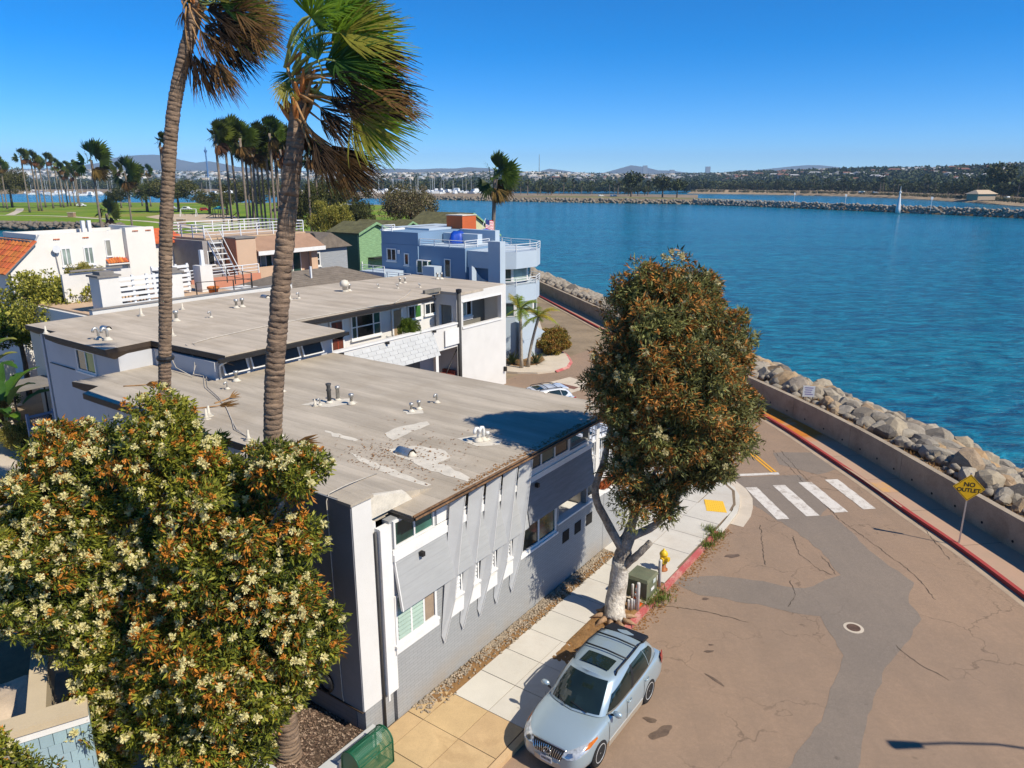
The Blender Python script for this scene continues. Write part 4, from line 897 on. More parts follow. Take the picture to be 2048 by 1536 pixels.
for u, v, kind, s, mt in ((92, 667, 'cone', 1.0, M_SEAL), (198, 678, 'goose', 1.3, M_GALV), (216, 680, 'goose', 1.4, M_GALV), (217, 660, 'hood', 1.0, M_GALV), (353, 642, 'cap', 1.4, M_GALV), (345, 672, 'cone', 1.2, M_SEAL), (283, 632, 'cone', 1.2, M_SEAL), (365, 619, 'cone', 1.0, M_SEAL), (422, 635, 'goose', 0.8, M_GALV), (473, 616, 'cap', 1.3, M_GALV), (485, 614, 'cap', 1.3, M_GALV), (580, 600, 'cone', 1.1, M_SEAL), (598, 597, 'goose', 0.9, M_GALV), (690, 583, 'turb', 1.6, M_SEAL), (699, 582, 'cap', 1.2, M_GALV), (800, 567, 'cap', 1.0, M_GALV), (810, 566, 'cap', 1.0, M_GALV), (757, 576, 'goose', 0.7, M_GALV), (796, 577, 'goose', 0.7, M_GALV), (840, 575, 'goose', 0.7, M_GALV), (875, 558, 'cap', 1.2, M_GALV), (883, 558, 'cap', 1.2, M_GALV), (536, 596, 'hood', 1.0, M_GALV)):
    a, b = Gab(u, v, ZB); vent(roofB, a, b, ZB + 0.003, kind, s, mt)
cable('roof_cable', [(*Gab(u, v, ZB), ZB + 0.03) for u, v in ((385, 688), (420, 678), (500, 660), (600, 640), (700, 622), (790, 606), (815, 590), (822, 580))], 0.022, M_ROPE, rb)
for du in (0, 14):
    p0 = (*Gab(372 + du, 690, ZB), ZB + 0.03); pts = [p0, (p0[0] - 0.1, p0[1] - 0.55, ZB - 0.05)]
    e = Gab(385 + du * 0.4, 753, ZR); pts += [(e[0] + 0.2, e[1] + 0.15, 6.3), (e[0], e[1], 5.9), (e[0] + 0.2, e[1] - 0.4, ZR + 0.03)]
    pts += [(*Gab(u + du * 0.3, v, ZR), ZR + 0.03) for u, v in ((410, 775), (432, 795), (450, 815), (462, 838), (470, 860), (500, 880), (540, 893))]
    cable('roof_cable', [(x + random.uniform(-.06, .06), y + random.uniform(-.06, .06), z) for x, y, z in pts], 0.012, M_ROPE, rb)
cable('roof_cable', [(*Gab(338, 668, ZB), ZB + 0.02), (*Gab(340, 700, ZB), 6.6), (*Gab(352, 735, 6.0), 6.0), (*Gab(385, 755, ZR), ZR + 0.04)], 0.018, M_ROPE, rb)
# objects on the walkway
bench = bld('bench', 'white slatted bench with a turquoise cushion on the upper walkway', 'bench', 12.9, 17.6, z=3.93)
for k in range(12): boxp('back_slat', M_TRIM, bench, 12.45 + k * 0.11, 12.53 + k * 0.11, 17.30, 17.33, 4.4, 4.95)
boxp('seat', M_TRIM, bench, 12.4, 13.8, 17.33, 17.8, 4.33, 4.38); boxp('top_rail', M_TRIM, bench, 12.4, 13.8, 17.29, 17.34, 4.95, 5.05)
for x in (12.42, 13.72):
    for y in (17.32, 17.72): boxp('leg', M_TRIM, bench, x, x + 0.06, y, y + 0.06, 3.93, 4.33)
boxp('cushion', mk('turquoise_cloth', (0.20, 0.52, 0.50), 0.9, 0.15, 5), bench, 13.45, 13.8, 17.34, 17.45, 4.38, 5.12)
# ---------------------------------------------------------------- neighbouring houses
M_CREAM = mk('cream_white_stucco', (0.74, 0.695, 0.62), 0.85, 0.04, 0.5, 30, 0.2, 0.004, stain=(0.55, 0.49, 0.40), stain_amt=0.15)
M_TILE = mk('terracotta_tile', (0.50, 0.135, 0.035), 0.8, 0.2, 3, 25, 0.2, objvar=0.18)
M_PINK = mk('pink_beige_stucco', (0.56, 0.385, 0.26), 0.85, 0.05, 0.7, 30, 0.2, 0.004)
M_PINKD = mk('dark_pink_stucco', (0.40, 0.155, 0.085), 0.85, 0.06)  # darker, redder pink for the left sides of pillar and balcony
M_TAN = mk('tan_deck', (0.52, 0.36, 0.23), 0.85, 0.1, 1.2)
M_RAILW = mk('white_metal_rail', (0.68, 0.68, 0.67), 0.4, 0.05, 3)
M_BLUEP = mk('shaded_blue_stucco', (0.175, 0.27, 0.385), 0.8, 0.04, 0.6, 30, 0.15, 0.004)  # darker copy of the house blue, shade painted into the colour
M_BLUEL = mk('sunlit_blue_stucco', (0.42, 0.485, 0.54), 0.8, 0.04, 0.6, 30, 0.15, 0.004)  # paler copy of the same blue, sunlight painted into the colour
M_GREEND = mat_siding('shaded_green_board', (0.045, 0.12, 0.06), 0.12, 0.4, 0.7, 0.12)  # darker copy of the green boards, shade painted on the side walls
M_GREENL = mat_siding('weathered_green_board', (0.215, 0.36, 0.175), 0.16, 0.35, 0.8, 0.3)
M_MOSS = mk('mossy_shingle', (0.125, 0.115, 0.05), 0.9, 0.35, 1.5, 12, 0.5, 0.02)
M_SHGR = mk('grey_brown_shingle', (0.19, 0.155, 0.12), 0.95, 0.2, 2.0, 10, 0.6, 0.02)
M_GREYS = mat_siding('grey_lap_siding', (0.32, 0.33, 0.34), 0.2, 0.5)
M_BRICKR = mat_brick('orange_red_brick', (0.55, 0.12, 0.035), 0.25, 0.1, 0.5, 0.85)
M_GREYCAP = mk('grey_cap', (0.22, 0.20, 0.18), 0.8, 0.15)
def posts_rail(parent, pts, z0, z1, mat, n_rails=3, step=1.3, r=0.03, name='railing'):
    m = MB(); L = [Vector(p) for p in pts]
    for k in range(n_rails):
        z = z0 + (z1 - z0) * (k + 1) / n_rails
        for i in range(len(L) - 1): m.tube([(*L[i], z), (*L[i + 1], z)], r if k == n_rails - 1 else r * 0.7, 5)
    o = bp(m, name, mat, parent)
    for p in resample(L, step): bp(MB().box(p[0] - r, p[0] + r, p[1] - r, p[1] + r, z0, z1 - 0.001), 'post', mat, o)
    return o
# --- roof-deck house right behind the alley building
dk = bld('house', 'low white house with a rooftop deck, square pillars and white slatted screens', 'house', 12, 30)
boxp('wall', M_WHITE, dk, 7.4, 17.5, 28.0, 36.0, -0.05, 6.55); boxp('deck_floor', M_TAN, dk, 7.6, 17.4, 28.25, 35.9, 6.56, 6.64)
boxp('parapet', M_WHITE, dk, 7.3, 20.0, 27.85, 28.2, 6.4, 6.98); boxp('parapet_cap', M_GREYCAP, dk, 7.26, 20.05, 27.80, 28.24, 6.982, 7.02); boxp('side_wing', M_WHITE, dk, 17.55, 20.0, 28.25, 33, -0.05, 6.5)
def pillar(a0, a1, b0, b1, z1, cap=True):
    p = boxp('pillar', M_WHITE, dk, a0, a1, b0, b1, 6.65, z1)
    if cap: boxp('pillar_cap', M_GREYCAP, p, a0 - 0.1, a1 + 0.1, b0 - 0.1, b1 + 0.1, z1 + 0.002, z1 + 0.10); boxp('flue', M_GREYCAP, p, a0 + 0.15, a1 - 0.15, b0 + 0.15, b1 - 0.15, z1 + 0.102, z1 + 0.28)
    return p
pillar(8.1, 9.15, 28.35, 29.4, 8.55); pillar(11.75, 12.75, 28.35, 29.4, 8.40)
a, b = Gab(412, 585, 6.64); pillar(a - 0.1, a + 0.75, b + 0.2, b + 1.0, 8.3, False)
boxp('flue_pipe', M_RAILW, dk, a + 0.2, a + 0.42, b + 0.45, b + 0.68, 8.302, 9.25)
for a0, a1, bb in ((9.2, 11.7, 28.6), (12.8, 15.2, 31.6)):
    for k in range(6): boxp('slat', M_RAILW, dk, a0, a1, bb, bb + 0.06, 6.85 + k * 0.28, 7.02 + k * 0.28)
    for x in np.linspace(a0, a1 - 0.12, 4): boxp('screen_post', M_RAILW, dk, x, x + 0.12, bb + 0.062, bb + 0.16, 6.7, 8.5)
boxp('screen_wall', M_WHITE, dk, 8.6, 12.6, 33.6, 33.8, 6.65, 8.3); boxp('pergola_beam', M_GREYCAP, dk, 9.0, 12.0, 33.4, 33.55, 8.4, 8.5)
posts_rail(dk, [Gab(395, 597, 6.64), Gab(505, 588, 6.64), Gab(505, 575, 6.64), Gab(455, 565, 6.64)], 6.64, 7.6, M_GUT, 2, 1.2, 0.025)
# patio set behind the screen
ps = bld('patio_table', 'dark metal patio table standing behind the white slatted roof screen', 'table', 10.4, 30.2, z=6.65)
boxp('tabletop', M_GUT, ps, 9.9, 11.1, 29.9, 30.7, 7.38, 7.42)
for x in (9.95, 11.0):
    for y in (29.95, 30.6): boxp('leg', M_GUT, ps, x, x + 0.05, y, y + 0.05, 6.65, 7.38)
def chair(a, b, lab):
    c = bld('patio_chair', lab, 'chair', a, b, 'dark patio chairs on the roof deck', 6.65)
    boxp('seat', M_GUT, c, a - .22, a + .22, b - .22, b + .22, 7.08, 7.12); boxp('backrest', M_GUT, c, a - .22, a + .22, b + .2, b + .24, 7.12, 7.55)
    for x in (a - .22, a + .18):
        for y in (b - .22, b + .18): boxp('leg', M_GUT, c, x, x + .04, y, y + .04, 6.65, 7.08)
for a, b, l in ((9.55, 30.3, 'dark metal chair at the table end beside the corner pillar'), (10.1, 31.2, 'dark metal chair along the back of the patio table'), (10.9, 31.2, 'dark metal chair along the back of the patio table'), (11.45, 30.3, 'dark metal chair at the table end beside the second pillar')): chair(a, b, l)
pt = Gab(428, 592, 6.64); pot = bld('flower_pot', 'big terracotta flower pot standing alone on the tan roof deck', 'flower pot', pt[0], pt[1], z=6.64)
m = MB(); m.lathe([(0.22, 0.0), (0.30, 0.45), (0.36, 0.46), (0.36, 0.58), (0.31, 0.58), (0.29, 0.52)], (pt[0], pt[1], 6.645), 14); bp(m, 'pot', M_TILE, pot, True)
m = MB(); m.lathe([(0.28, 0.0), (0.2, 0.03)], (pt[0], pt[1], 7.15), 12); bp(m, 'pot_soil', M_DIRT, pot)
for k, (u, v) in enumerate(((369, 509), (386, 509))):
    q = Gab(u, v, 6.9); ac = bld('air_conditioner', 'grey rooftop condenser unit beside its twin on the flat roof', 'air conditioner', q[0], q[1], 'rooftop condensers', 6.9)
    boxp('casing', M_GALV, ac, q[0] - .4, q[0] + .4, q[1] - .4, q[1] + .4, 6.9, 7.75); boxp('grille', M_GREYCAP, ac, q[0] - .32, q[0] + .32, q[1] - .412, q[1] - .402, 7.0, 7.62)
    m = MB(); m.lathe([(0.3, 0), (0.3, 0.03)], (q[0], q[1], 7.752), 12); bp(m, 'fan_guard', M_GUT, ac)
acb = bld('house', 'flat-roofed tan house carrying two rooftop condensers', 'house', 20, 45)
q = Gab(378, 512, 6.9); boxp('wall', M_TAN, acb, q[0] - 5, q[0] + 4.2, q[1] - 2.5, q[1] + 6, -0.05, 6.8); boxp('roof', M_TAN, acb, q[0] - 5.2, q[0] + 4.4, q[1] - 2.7, q[1] + 6.2, 6.81, 6.895)
# --- low shingled roof between the deck house and the pink house
sh = bld('house', 'low house with a grey-brown shingled hip roof in front of the pink house', 'house', 24, 31)
boxp('wall', M_PINK, sh, 20.1, 30.5, 29.2, 35.5, -0.05, 5.9)
e = [(19.9, 28.9), (30.8, 28.9), (30.8, 35.8), (19.9, 35.8)]; rz = 7.1
m = MB(); m.add([(*p, 5.92) for p in e] + [(22.8, 32.4, rz), (28, 32.4, rz)], [(0, 1, 5, 4), (1, 2, 5), (2, 3, 4, 5), (3, 0, 4), (3, 2, 1, 0)]); shr = bp(m, 'roof', M_SHGR, sh)
def shingle_rows(parent, p0, p1, q0, q1, rows, mat, th=0.025):
    """overlapping courses between eave p0-p1 and ridge q0-q1"""
    P0, P1, Q0, Q1 = (Vector(x) for x in (p0, p1, q0, q1)); nrm = (P1 - P0).cross(Q0 - P0).normalized()
    if nrm.z < 0: nrm = -nrm
    for r in range(rows):
        t0, t1 = r / rows, (r + 1.06) / rows; a, b, c, d = P0.lerp(Q0, t0), P1.lerp(Q1, t0), P1.lerp(Q1, min(1, t1)), P0.lerp(Q0, min(1, t1)); u = nrm * th; l = nrm * 0.004
        bp(MB().hexa([a + l, b + l, c + l, d + l], [a + u, b + u, c + l * 1.5, d + l * 1.5]), 'shingle_course', mat, parent)
shingle_rows(shr, (19.9, 28.9, 5.93), (30.8, 28.9, 5.93), (22.8, 32.4, rz), (28, 32.4, rz), 12, M_SHGR)
boxp('vent_pipe', M_RAILW, shr, 24.2, 24.32, 31.0, 31.12, 6.6, 7.5)
# --- white house with terracotta roof
wh = bld('house', 'big white stucco house with an orange terracotta tile roof slope', 'house', 15, 45)
poly = [(9.95, -0.05), (19.9, -0.05), (19.9, 10.06), (17.75, 10.06), (17.7, 9.98), (16.8, 9.98), (16.75, 9.93), (12.1, 9.9), (11.75, 9.38), (9.95, 7.75)]
def xz_slab(poly, y0, y1):
    m = MB(); n = len(poly); m.add([(x, y0, z) for x, z in poly] + [(x, y1, z) for x, z in poly], [tuple(range(n)), tuple(range(2 * n - 1, n - 1, -1))] + [(i, n + i, n + (i + 1) % n, (i + 1) % n) for i in range(n)]); return m
bp(xz_slab(poly, 44.0, 44.3), 'street_wall', M_CREAM, wh)
boxp('body', M_CREAM, wh, 12.0, 19.8, 44.32, 49.6, -0.05, 9.45); boxp('flat_roof', mk('grey_flat_roof', (0.33, 0.30, 0.27), 0.9, 0.15), wh, 12.0, 19.8, 44.32, 49.6, 9.46, 9.55)
boxp('tower', M_CREAM, wh, 17.75, 19.92, 43.55, 43.99, -0.05, 10.1); boxp('parapet', M_CREAM, wh, 12.0, 12.3, 44.32, 49.6, 9.56, 9.9); boxp('parapet', M_CREAM, wh, 12.3, 19.6, 49.3, 49.6, 9.56, 9.85); boxp('parapet', M_CREAM, wh, 19.6, 19.9, 44.32, 49.6, 9.56, 10.05)
boxp('side_wall', M_CREAM, wh, 9.95, 10.2, 44.31, 51, -0.05, 7.5)
# tile slope: built tile by tile
t0, t1 = Vector((9.55, 43.7, 7.42)), Vector((11.75, 43.7, 9.42)); along = Vector((0, 7.4, 0)); dirn = (t1 - t0); up = Vector((-dirn.z, 0, dirn.x)).normalized()
bp(MB().hexa([t0, t1, t1 + along, t0 + along], [t0 + up * .06, t1 + up * .06, t1 + along + up * .06, t0 + along + up * .06]), 'roof_deck', M_GREYCAP, wh)
ROWS, COLS = 6, 13
for r in range(ROWS):
    for c in range(COLS):
        a = t0 + dirn * (r / ROWS) + along * (c / COLS); b = dirn / ROWS * 1.12; w = along / COLS; m = MB(); n = 5
        lo = [a + w * (0.5 - 0.48 * math.cos(math.pi * i / n)) + up * (0.075 + 0.11 * math.sin(math.pi * i / n)) for i in range(n + 1)]; hi = [p + b - up * 0.03 for p in lo]
        m.add(lo + hi, [(i, i + 1, n + 2 + i, n + 1 + i) for i in range(n)] + [tuple(range(n + 1))]); bp(m, 'tile', M_TILE, wh)
boxp('ridge_cap', M_GREYCAP, wh, 11.55, 12.0, 44.32, 51, 9.3, 9.52)
window(wh, 's', 44.0, 13.35, 13.85, 7.75, 8.85, (0.5,), (), M_GLASSW, fw=0.09); window(wh, 's', 44.0, 14.87, 15.38, 7.73, 8.82, (0.5,), (), M_GLASSW, fw=0.09)
window(wh, 's', 44.0, 16.4, 16.72, 8.15, 9.25, (), (), mat_glass('grey_shade', (0.25, 0.24, 0.2), 0.4), fw=0.05)
for k in range(8):
    x = 16.25 + k * 0.19; m = MB(); n = 4; h = 0.25 + 0.12 * math.sin(math.pi * (k + .5) / 8)
    lo = [Vector((x + 0.19 * i / n, 43.55, 7.60 + 0.07 * math.sin(math.pi * i / n))) for i in range(n + 1)]; hi = [p + Vector((0, 0.44, h)) for p in lo]; m.add(lo + hi, [(i, i + 1, n + 2 + i, n + 1 + i) for i in range(n)]); bp(m, 'tile', M_TILE, wh)
boxp('tile_shelf', M_CREAM, wh, 16.2, 17.8, 43.55, 43.99, 7.5, 7.59)
for a, y, z in ((12.95, 44.0, 9.55), (14.9, 44.0, 9.55), (18.3, 43.55, 9.85), (19.3, 43.55, 9.85)):
    for k in range(4): m = MB(); m.tube([(a + k * 0.11, y + 0.05, z), (a + k * 0.11, y - 0.06, z)], 0.045, 8); bp(m, 'vent_tile', M_TILE, wh)
cable('utility_mast', [(13.0, 43.9, 6.2), (12.85, 43.9, 9.0)], 0.025, M_GREYCAP, wh)
m = MB(); m.lathe([(0.02, 0), (0.2, 0.03), (0.27, 0.10)], (0, 0, 0), 12); m.turned(lambda p: (12.9 + p[0], 43.8 - p[2], 8.9 + p[1])); bp(m, 'dish', M_RAILW, wh)
for k in range(2): boxp('chimney_pot', M_RAILW, wh, 17.0 + k * 0.45, 17.25 + k * 0.45, 48.4, 48.65, 9.55, 10.5)
# --- house with arched windows just behind, red tile edge
ar = bld('house', 'narrow white house with arched windows and terracotta eaves behind the white house', 'house', 22, 48)
boxp('wall', M_CREAM, ar, 20.6, 24.5, 47.5, 53, -0.05, 8.7); bp(MB().hexa([(20.3, 47.1, 8.5), (24.8, 47.1, 8.5), (24.8, 50, 9.4), (20.3, 50, 9.4)], [(20.3, 47.1, 8.65), (24.8, 47.1, 8.65), (24.8, 50, 9.55), (20.3, 50, 9.55)]), 'roof', M_TILE, ar)
for z in (5.6, 7.3): window(ar, 's', 47.5, 21.0, 21.9, z, z + 0.9, (0.5,), (), M_GLASS, fw=0.08)
# --- pink house
pk = bld('house', 'pink-beige stucco house with a railed roof terrace and white outdoor stair', 'house', 30, 43)
m = MB(); m.wall(27.5, 34.2, -0.05, 7.6, 42.0, 42.3, [(27.9, 30.2, 6.35, 7.3), (31.2, 33.5, 5.35, 7.3)]); bp(m, 'street_wall', M_PINK, pk)
boxp('recess_wall', M_PINK, pk, 27.55, 34.0, 43.0, 43.2, 4, 7.5); boxp('recess_floor', M_PINK, pk, 27.55, 34.0, 42.3, 42.99, 5.2, 5.34); boxp('body', M_PINK, pk, 25.7, 34.2, 43.25, 50, -0.05, 8.7)
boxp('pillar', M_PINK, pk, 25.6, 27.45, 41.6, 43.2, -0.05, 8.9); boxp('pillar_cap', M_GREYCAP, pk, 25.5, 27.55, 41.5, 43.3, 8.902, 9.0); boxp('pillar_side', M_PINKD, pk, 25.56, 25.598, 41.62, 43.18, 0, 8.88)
window(pk, 's', 43.0, 28.2, 29.9, 6.2, 7.3, (0.33, 0.66), (), [M_GLASSD, M_GLASSW, M_GLASSD], fw=0.09); window(pk, 's', 43.0, 31.3, 33.0, 5.36, 7.3, (0.5,), (), [M_GLASSW, M_GLASSD], fw=0.09)
bp(MB().hexa([(27.45, 41.4, 7.66), (34.6, 41.4, 7.66), (34.6, 43.4, 8.68), (27.45, 43.4, 8.68)], [(27.45, 41.4, 7.78), (34.6, 41.4, 7.78), (34.6, 43.4, 8.8), (27.45, 43.4, 8.8)]), 'roof_slope', mk('brown_roof', (0.33, 0.20, 0.13), 0.9, 0.12), pk)
boxp('white_fascia', M_TRIM, pk, 27.45, 34.62, 41.30, 41.39, 7.42, 7.76); boxp('terrace_deck', M_TAN, pk, 24.0, 34.2, 43.45, 50.2, 8.81, 8.95)
posts_rail(pk, [(24.1, 50), (24.1, 43.6), (27.5, 43.6), (34.1, 43.6), (34.1, 50), (24.1, 50)], 8.95, 9.95, M_RAILW, 4, 1.6, 0.04)
boxp('grey_wing', mk('grey_wing', (0.30, 0.27, 0.25), 0.85, 0.1), pk, 23.6, 25.5, 43.2, 50, -0.05, 8.78); window(pk, 's', 43.2, 24.0, 24.5, 6.9, 7.9, (), (), M_GLASS)
m = MB()
for k in range(9): boxp('stair_tread', M_RAILW, pk, 24.2, 25.2, 42.9 - 0.3 * k, 43.14 - 0.3 * k, 8.55 - 0.42 * k, 8.62 - 0.42 * k)
for x in (24.1, 25.22): cable('stringer', [(x, 43.2, 8.7), (x, 40.2, 4.6)], 0.06, M_RAILW, pk); cable('stair_rail', [(x, 43.2, 9.6), (x, 40.2, 5.5)], 0.035, M_RAILW, pk)
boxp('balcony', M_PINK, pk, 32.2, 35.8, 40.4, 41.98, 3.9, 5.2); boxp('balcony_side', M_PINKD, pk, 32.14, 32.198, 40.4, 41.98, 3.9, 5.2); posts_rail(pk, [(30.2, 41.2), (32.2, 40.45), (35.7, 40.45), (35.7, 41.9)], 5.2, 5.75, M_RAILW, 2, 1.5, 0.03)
boxp('lower_terrace', mk('salmon_stucco', (0.55, 0.23, 0.14), 0.85, 0.06), pk, 19.5, 25.5, 38.6, 38.9, 3.5, 6.4); posts_rail(pk, [(19.5, 38.7), (25.4, 38.7)], 6.4, 7.1, M_RAILW, 3, 1.5, 0.04)
boxp('terrace_slab', M_TAN, pk, 19.5, 25.5, 38.9, 43.1, 5.4, 5.5)
# --- grey sided house with gable
gy = bld('house', 'small grey clapboard house with a brown gable roof and satellite dish', 'house', 38, 46)
boxp('wall', M_GREYS, gy, 35.9, 40.5, 45.0, 51, -0.05, 7.2); m = MB(); m.add([(35.5, 44.6, 7.15), (40.9, 44.6, 7.15), (38.2, 44.6, 8.6), (35.5, 51.4, 7.15), (40.9, 51.4, 7.15), (38.2, 51.4, 8.6)], [(0, 1, 2), (5, 4, 3), (0, 2, 5, 3), (2, 1, 4, 5), (1, 0, 3, 4)]); bp(m, 'roof', M_SHGR, gy)
window(gy, 's', 45.0, 36.3, 36.9, 5.6, 6.7, (), (0.5,), M_GLASS, fw=0.12)
m = MB(); m.lathe([(0.03, 0), (0.3, 0.04), (0.42, 0.13)], (0, 0, 0), 14); m.turned(lambda p: (35.6 + p[0], 44.4 - p[2], 8.3 + p[1])); bp(m, 'dish', M_GUT, gy); cable('dish_arm', [(35.6, 44.6, 7.2), (35.6, 44.5, 8.2)], 0.03, M_GREYCAP, gy)
# --- green house and the row of gables behind it
def gable_house(name, lab, a0, a1, b0, b1, ze, zr, left, front, roofm, group=None):
    h = bld(name, lab, 'house', (a0 + a1) / 2, b0, group); am = (a0 + a1) / 2
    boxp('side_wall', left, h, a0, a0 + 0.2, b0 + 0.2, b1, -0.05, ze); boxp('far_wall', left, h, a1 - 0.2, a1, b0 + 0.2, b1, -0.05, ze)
    m = MB(); P = [(a0, -0.05), (a1, -0.05), (a1, ze), (am, zr - 0.12), (a0, ze)]; bp(xz_slab(P, b0, b0 + 0.2), 'gable_wall', front, h)
    for s, x0 in ((1, a0 - 0.25), (-1, a1 + 0.25)):
        z0 = ze - 0.12; bp(MB().hexa([(x0, b0 - .3, z0), (am, b0 - .3, zr), (am, b1 + .3, zr), (x0, b1 + .3, z0)], [(x0, b0 - .3, z0 + .14), (am, b0 - .3, zr + .14), (am, b1 + .3, zr + .14), (x0, b1 + .3, z0 + .14)]), 'roof_slope', roofm, h)
        bp(MB().hexa([(x0, b0 - .36, z0 - .1), (am, b0 - .36, zr - .1), (am, b0 - .302, zr - .1), (x0, b0 - .302, z0 - .1)], [(x0, b0 - .36, z0 + .15), (am, b0 - .36, zr + .15), (am, b0 - .302, zr + .15), (x0, b0 - .302, z0 + .15)]), 'barge_board', M_GREENL, h)
    return h
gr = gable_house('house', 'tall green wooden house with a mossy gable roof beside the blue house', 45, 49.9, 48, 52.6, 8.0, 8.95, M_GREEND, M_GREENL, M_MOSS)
for z in (5.55, 2.9): window(gr, 'l', 45.0, 51.4, 52.2, z, z + 1.35, (0.5,), (), M_GLASSD, fw=0.12)
boxp('corner_board', M_GREENL, gr, 44.93, 45.08, 47.9, 48.05, -0.05, 8.0); cable('downpipe', [(45.2, 47.9, 5), (45.2, 47.9, 2)], 0.05, M_RAILW, gr)
boxp('lean_to_roof', M_GUT, gr, 46.2, 49.8, 47.0, 47.98, 5.2, 5.35)
for i, (u, lab) in enumerate(((822, 'light green gable roof rising above the blue parapet, next to the green house'), (903, 'light green gable roof right in front of the brick chimney'))):
    p = at_dist(u, 440, 96); a, b = to_ab(p); gable_house('house', lab, a - 4.2, a + 4.2, b, b + 9, 6.3, 8.3, M_GREENL, M_GREENL, M_MOSS)
p = at_dist(945, 440, 104); a, b = to_ab(p); gh = gable_house('house', 'pale yellow gable end beside the brick chimney', a - 6, a + 6, b, b + 9, 5.8, 9.0, MATS['cream_white_stucco'], mk('pale_yellow_board', (0.55, 0.53, 0.30), 0.8, 0.08), M_MOSS)
# --- blue house
bh = bld('house', 'blue stucco house with rounded balconies, pipe railings and a brick chimney', 'house', 37, 24)
m = MB(); m.prism([(33.4, 24.1), (39.2, 24.1), (41, 29), (42.5, 33), (33.4, 33)], -0.05, 8.45); bp(m, 'main_wall', M_BLUEP, bh); boxp('upper_block', M_BLUEP, bh, 33.42, 40, 28.9, 32.98, 8.46, 9.45); boxp('far_block', M_BLUEL, bh, 36, 42, 30.0, 34.5, 8.46, 9.6)
boxp('terrace_floor', M_BLUEL, bh, 33.6, 39.3, 24.3, 28.85, 8.46, 8.5)
for e in ((36.4, 37.0, 25.2, 28.8, 9.3), (38.5, 39.1, 25.0, 28.8, 9.5), (37.05, 38.45, 28.0, 28.3, 9.0), (39.2, 39.6, 25.6, 28.8, 9.1)): boxp('deck_wall', M_BLUEL, bh, *e[:4], 8.51, e[4])
boxp('parapet_cap', M_TRIM, bh, 33.36, 40.05, 32.72, 33.05, 9.452, 9.6)
bay = [(33.7, 24.05), (33.7, 21.3), (34.7, 20.3), (36.9, 20.0), (38.6, 20.8), (39.3, 22.2), (39.3, 24.05)]
def bay_band(name, mat, grow, z0, z1):
    c = (36.2, 23.0); q = [(c[0] + (x - c[0]) * (1 + grow), y if y > 24 else c[1] + (y - c[1]) * (1 + grow)) for x, y in bay]; m = MB(); m.prism(q, z0, z1); return bp(m, name, mat, bh)
bay_band('bay_base', M_BLUEL, 0, -0.05, 3.35); bay_band('balcony_band', M_BLUEL, 0.03, 4.5, 5.75); bay_band('bay_parapet', M_BLUEL, 0.04, 7.05, 8.3)
bay_band('bay_room', M_BLUEP, -0.25, 3.36, 4.49); bay_band('bay_upper_room', M_BLUEP, -0.3, 5.76, 7.04)
def facet(i, grow): c = (36.2, 23.0); return [Vector((c[0] + (x - c[0]) * (1 + grow), c[1] + (y - c[1]) * (1 + grow))) for x, y in bay[i:i + 2]]
for i in range(1, 5):
    for z0, z1, g_ in ((3.4, 4.46, -0.05), (5.95, 7.0, -0.22)):
        p, q = facet(i, g_); d = (q - p).normalized(); n = Vector((d.y, -d.x)); fm = MB()
        for s, e_ in ((0.0, 0.06), (0.94, 1.0)):
            a_, b_ = p.lerp(q, s), p.lerp(q, e_); fm.hexa([(*a_, z0), (*b_, z0), (*(b_ + n * .08), z0), (*(a_ + n * .08), z0)], [(*a_, z1), (*b_, z1), (*(b_ + n * .08), z1), (*(a_ + n * .08), z1)])
        for zz in (z0, z1 - .05): fm.hexa([(*p, zz), (*q, zz), (*(q + n * .079), zz), (*(p + n * .079), zz)], [(*p, zz + .05), (*q, zz + .05), (*(q + n * .079), zz + .05), (*(p + n * .079), zz + .05)])
        w = bp(fm, 'window', M_TRIM, bh); a_, b_ = p.lerp(q, 0.06), p.lerp(q, 0.94); bp(MB().hexa([(*a_, z0), (*b_, z0), (*(b_ + n * .03), z0), (*(a_ + n * .03), z0)], [(*a_, z1), (*b_, z1), (*(b_ + n * .03), z1), (*(a_ + n * .03), z1)]), 'pane', M_GLASSD if i != 2 else M_GLASSW, w)
for z0, z1 in ((8.3, 8.85), (5.75, 6.3)):
    c = (36.2, 23.0); posts_rail(bh, [(c[0] + (x - c[0]) * 1.03, y if y > 24 else c[1] + (y - c[1]) * 1.03) for x, y in bay[1:]] + ([(41, 28), (42.3, 32)] if z0 > 8 else []), z0, z1, M_RAILW, 3, 1.6, 0.03)
posts_rail(bh, [(33.5, 28.8), (33.5, 24.2), (36.6, 24.2)], 8.46, 9.0, M_RAILW, 3, 1.4, 0.03); posts_rail(bh, [(33.5, 31.8), (33.5, 32.9), (35, 32.95)], 9.45, 9.9, M_RAILW, 3, 1.2, 0.03)
boxp('pier', M_BLUEL, bh, 33.0, 33.66, 20.5, 21.6, -0.05, 9.15); boxp('recess_wall', M_BLUEP, bh, 35.0, 35.3, 22.9, 24.08, -0.05, 7.9)  # recess wall: dark blue paints the shade inside the recess
m = MB(); P = [(32.3, 4.4), (34.9, 4.4), (34.9, 5.85), (34.2, 6.0), (33.5, 6.3), (32.95, 6.75), (32.6, 7.2), (32.3, 7.35)]; bp(xz_slab(P, 22.6, 22.85), 'curved_stair_wall', M_BLUEL, bh)
for e in ((31.0, 33.38, 30.4, 33.2, 6.4), (31.0, 33.38, 27.6, 30.38, 6.0), (32.4, 33.36, 26.4, 27.58, 7.0)): boxp('side_terrace', M_BLUEL, bh, *e[:4], -0.05, e[4])
posts_rail(bh, [(31.1, 33.0), (31.1, 30.5)], 6.4, 6.9, M_RAILW, 3, 1.2, 0.03); posts_rail(bh, [(31.1, 30.2), (31.1, 27.7)], 6.0, 6.5, M_RAILW, 3, 1.2, 0.03)
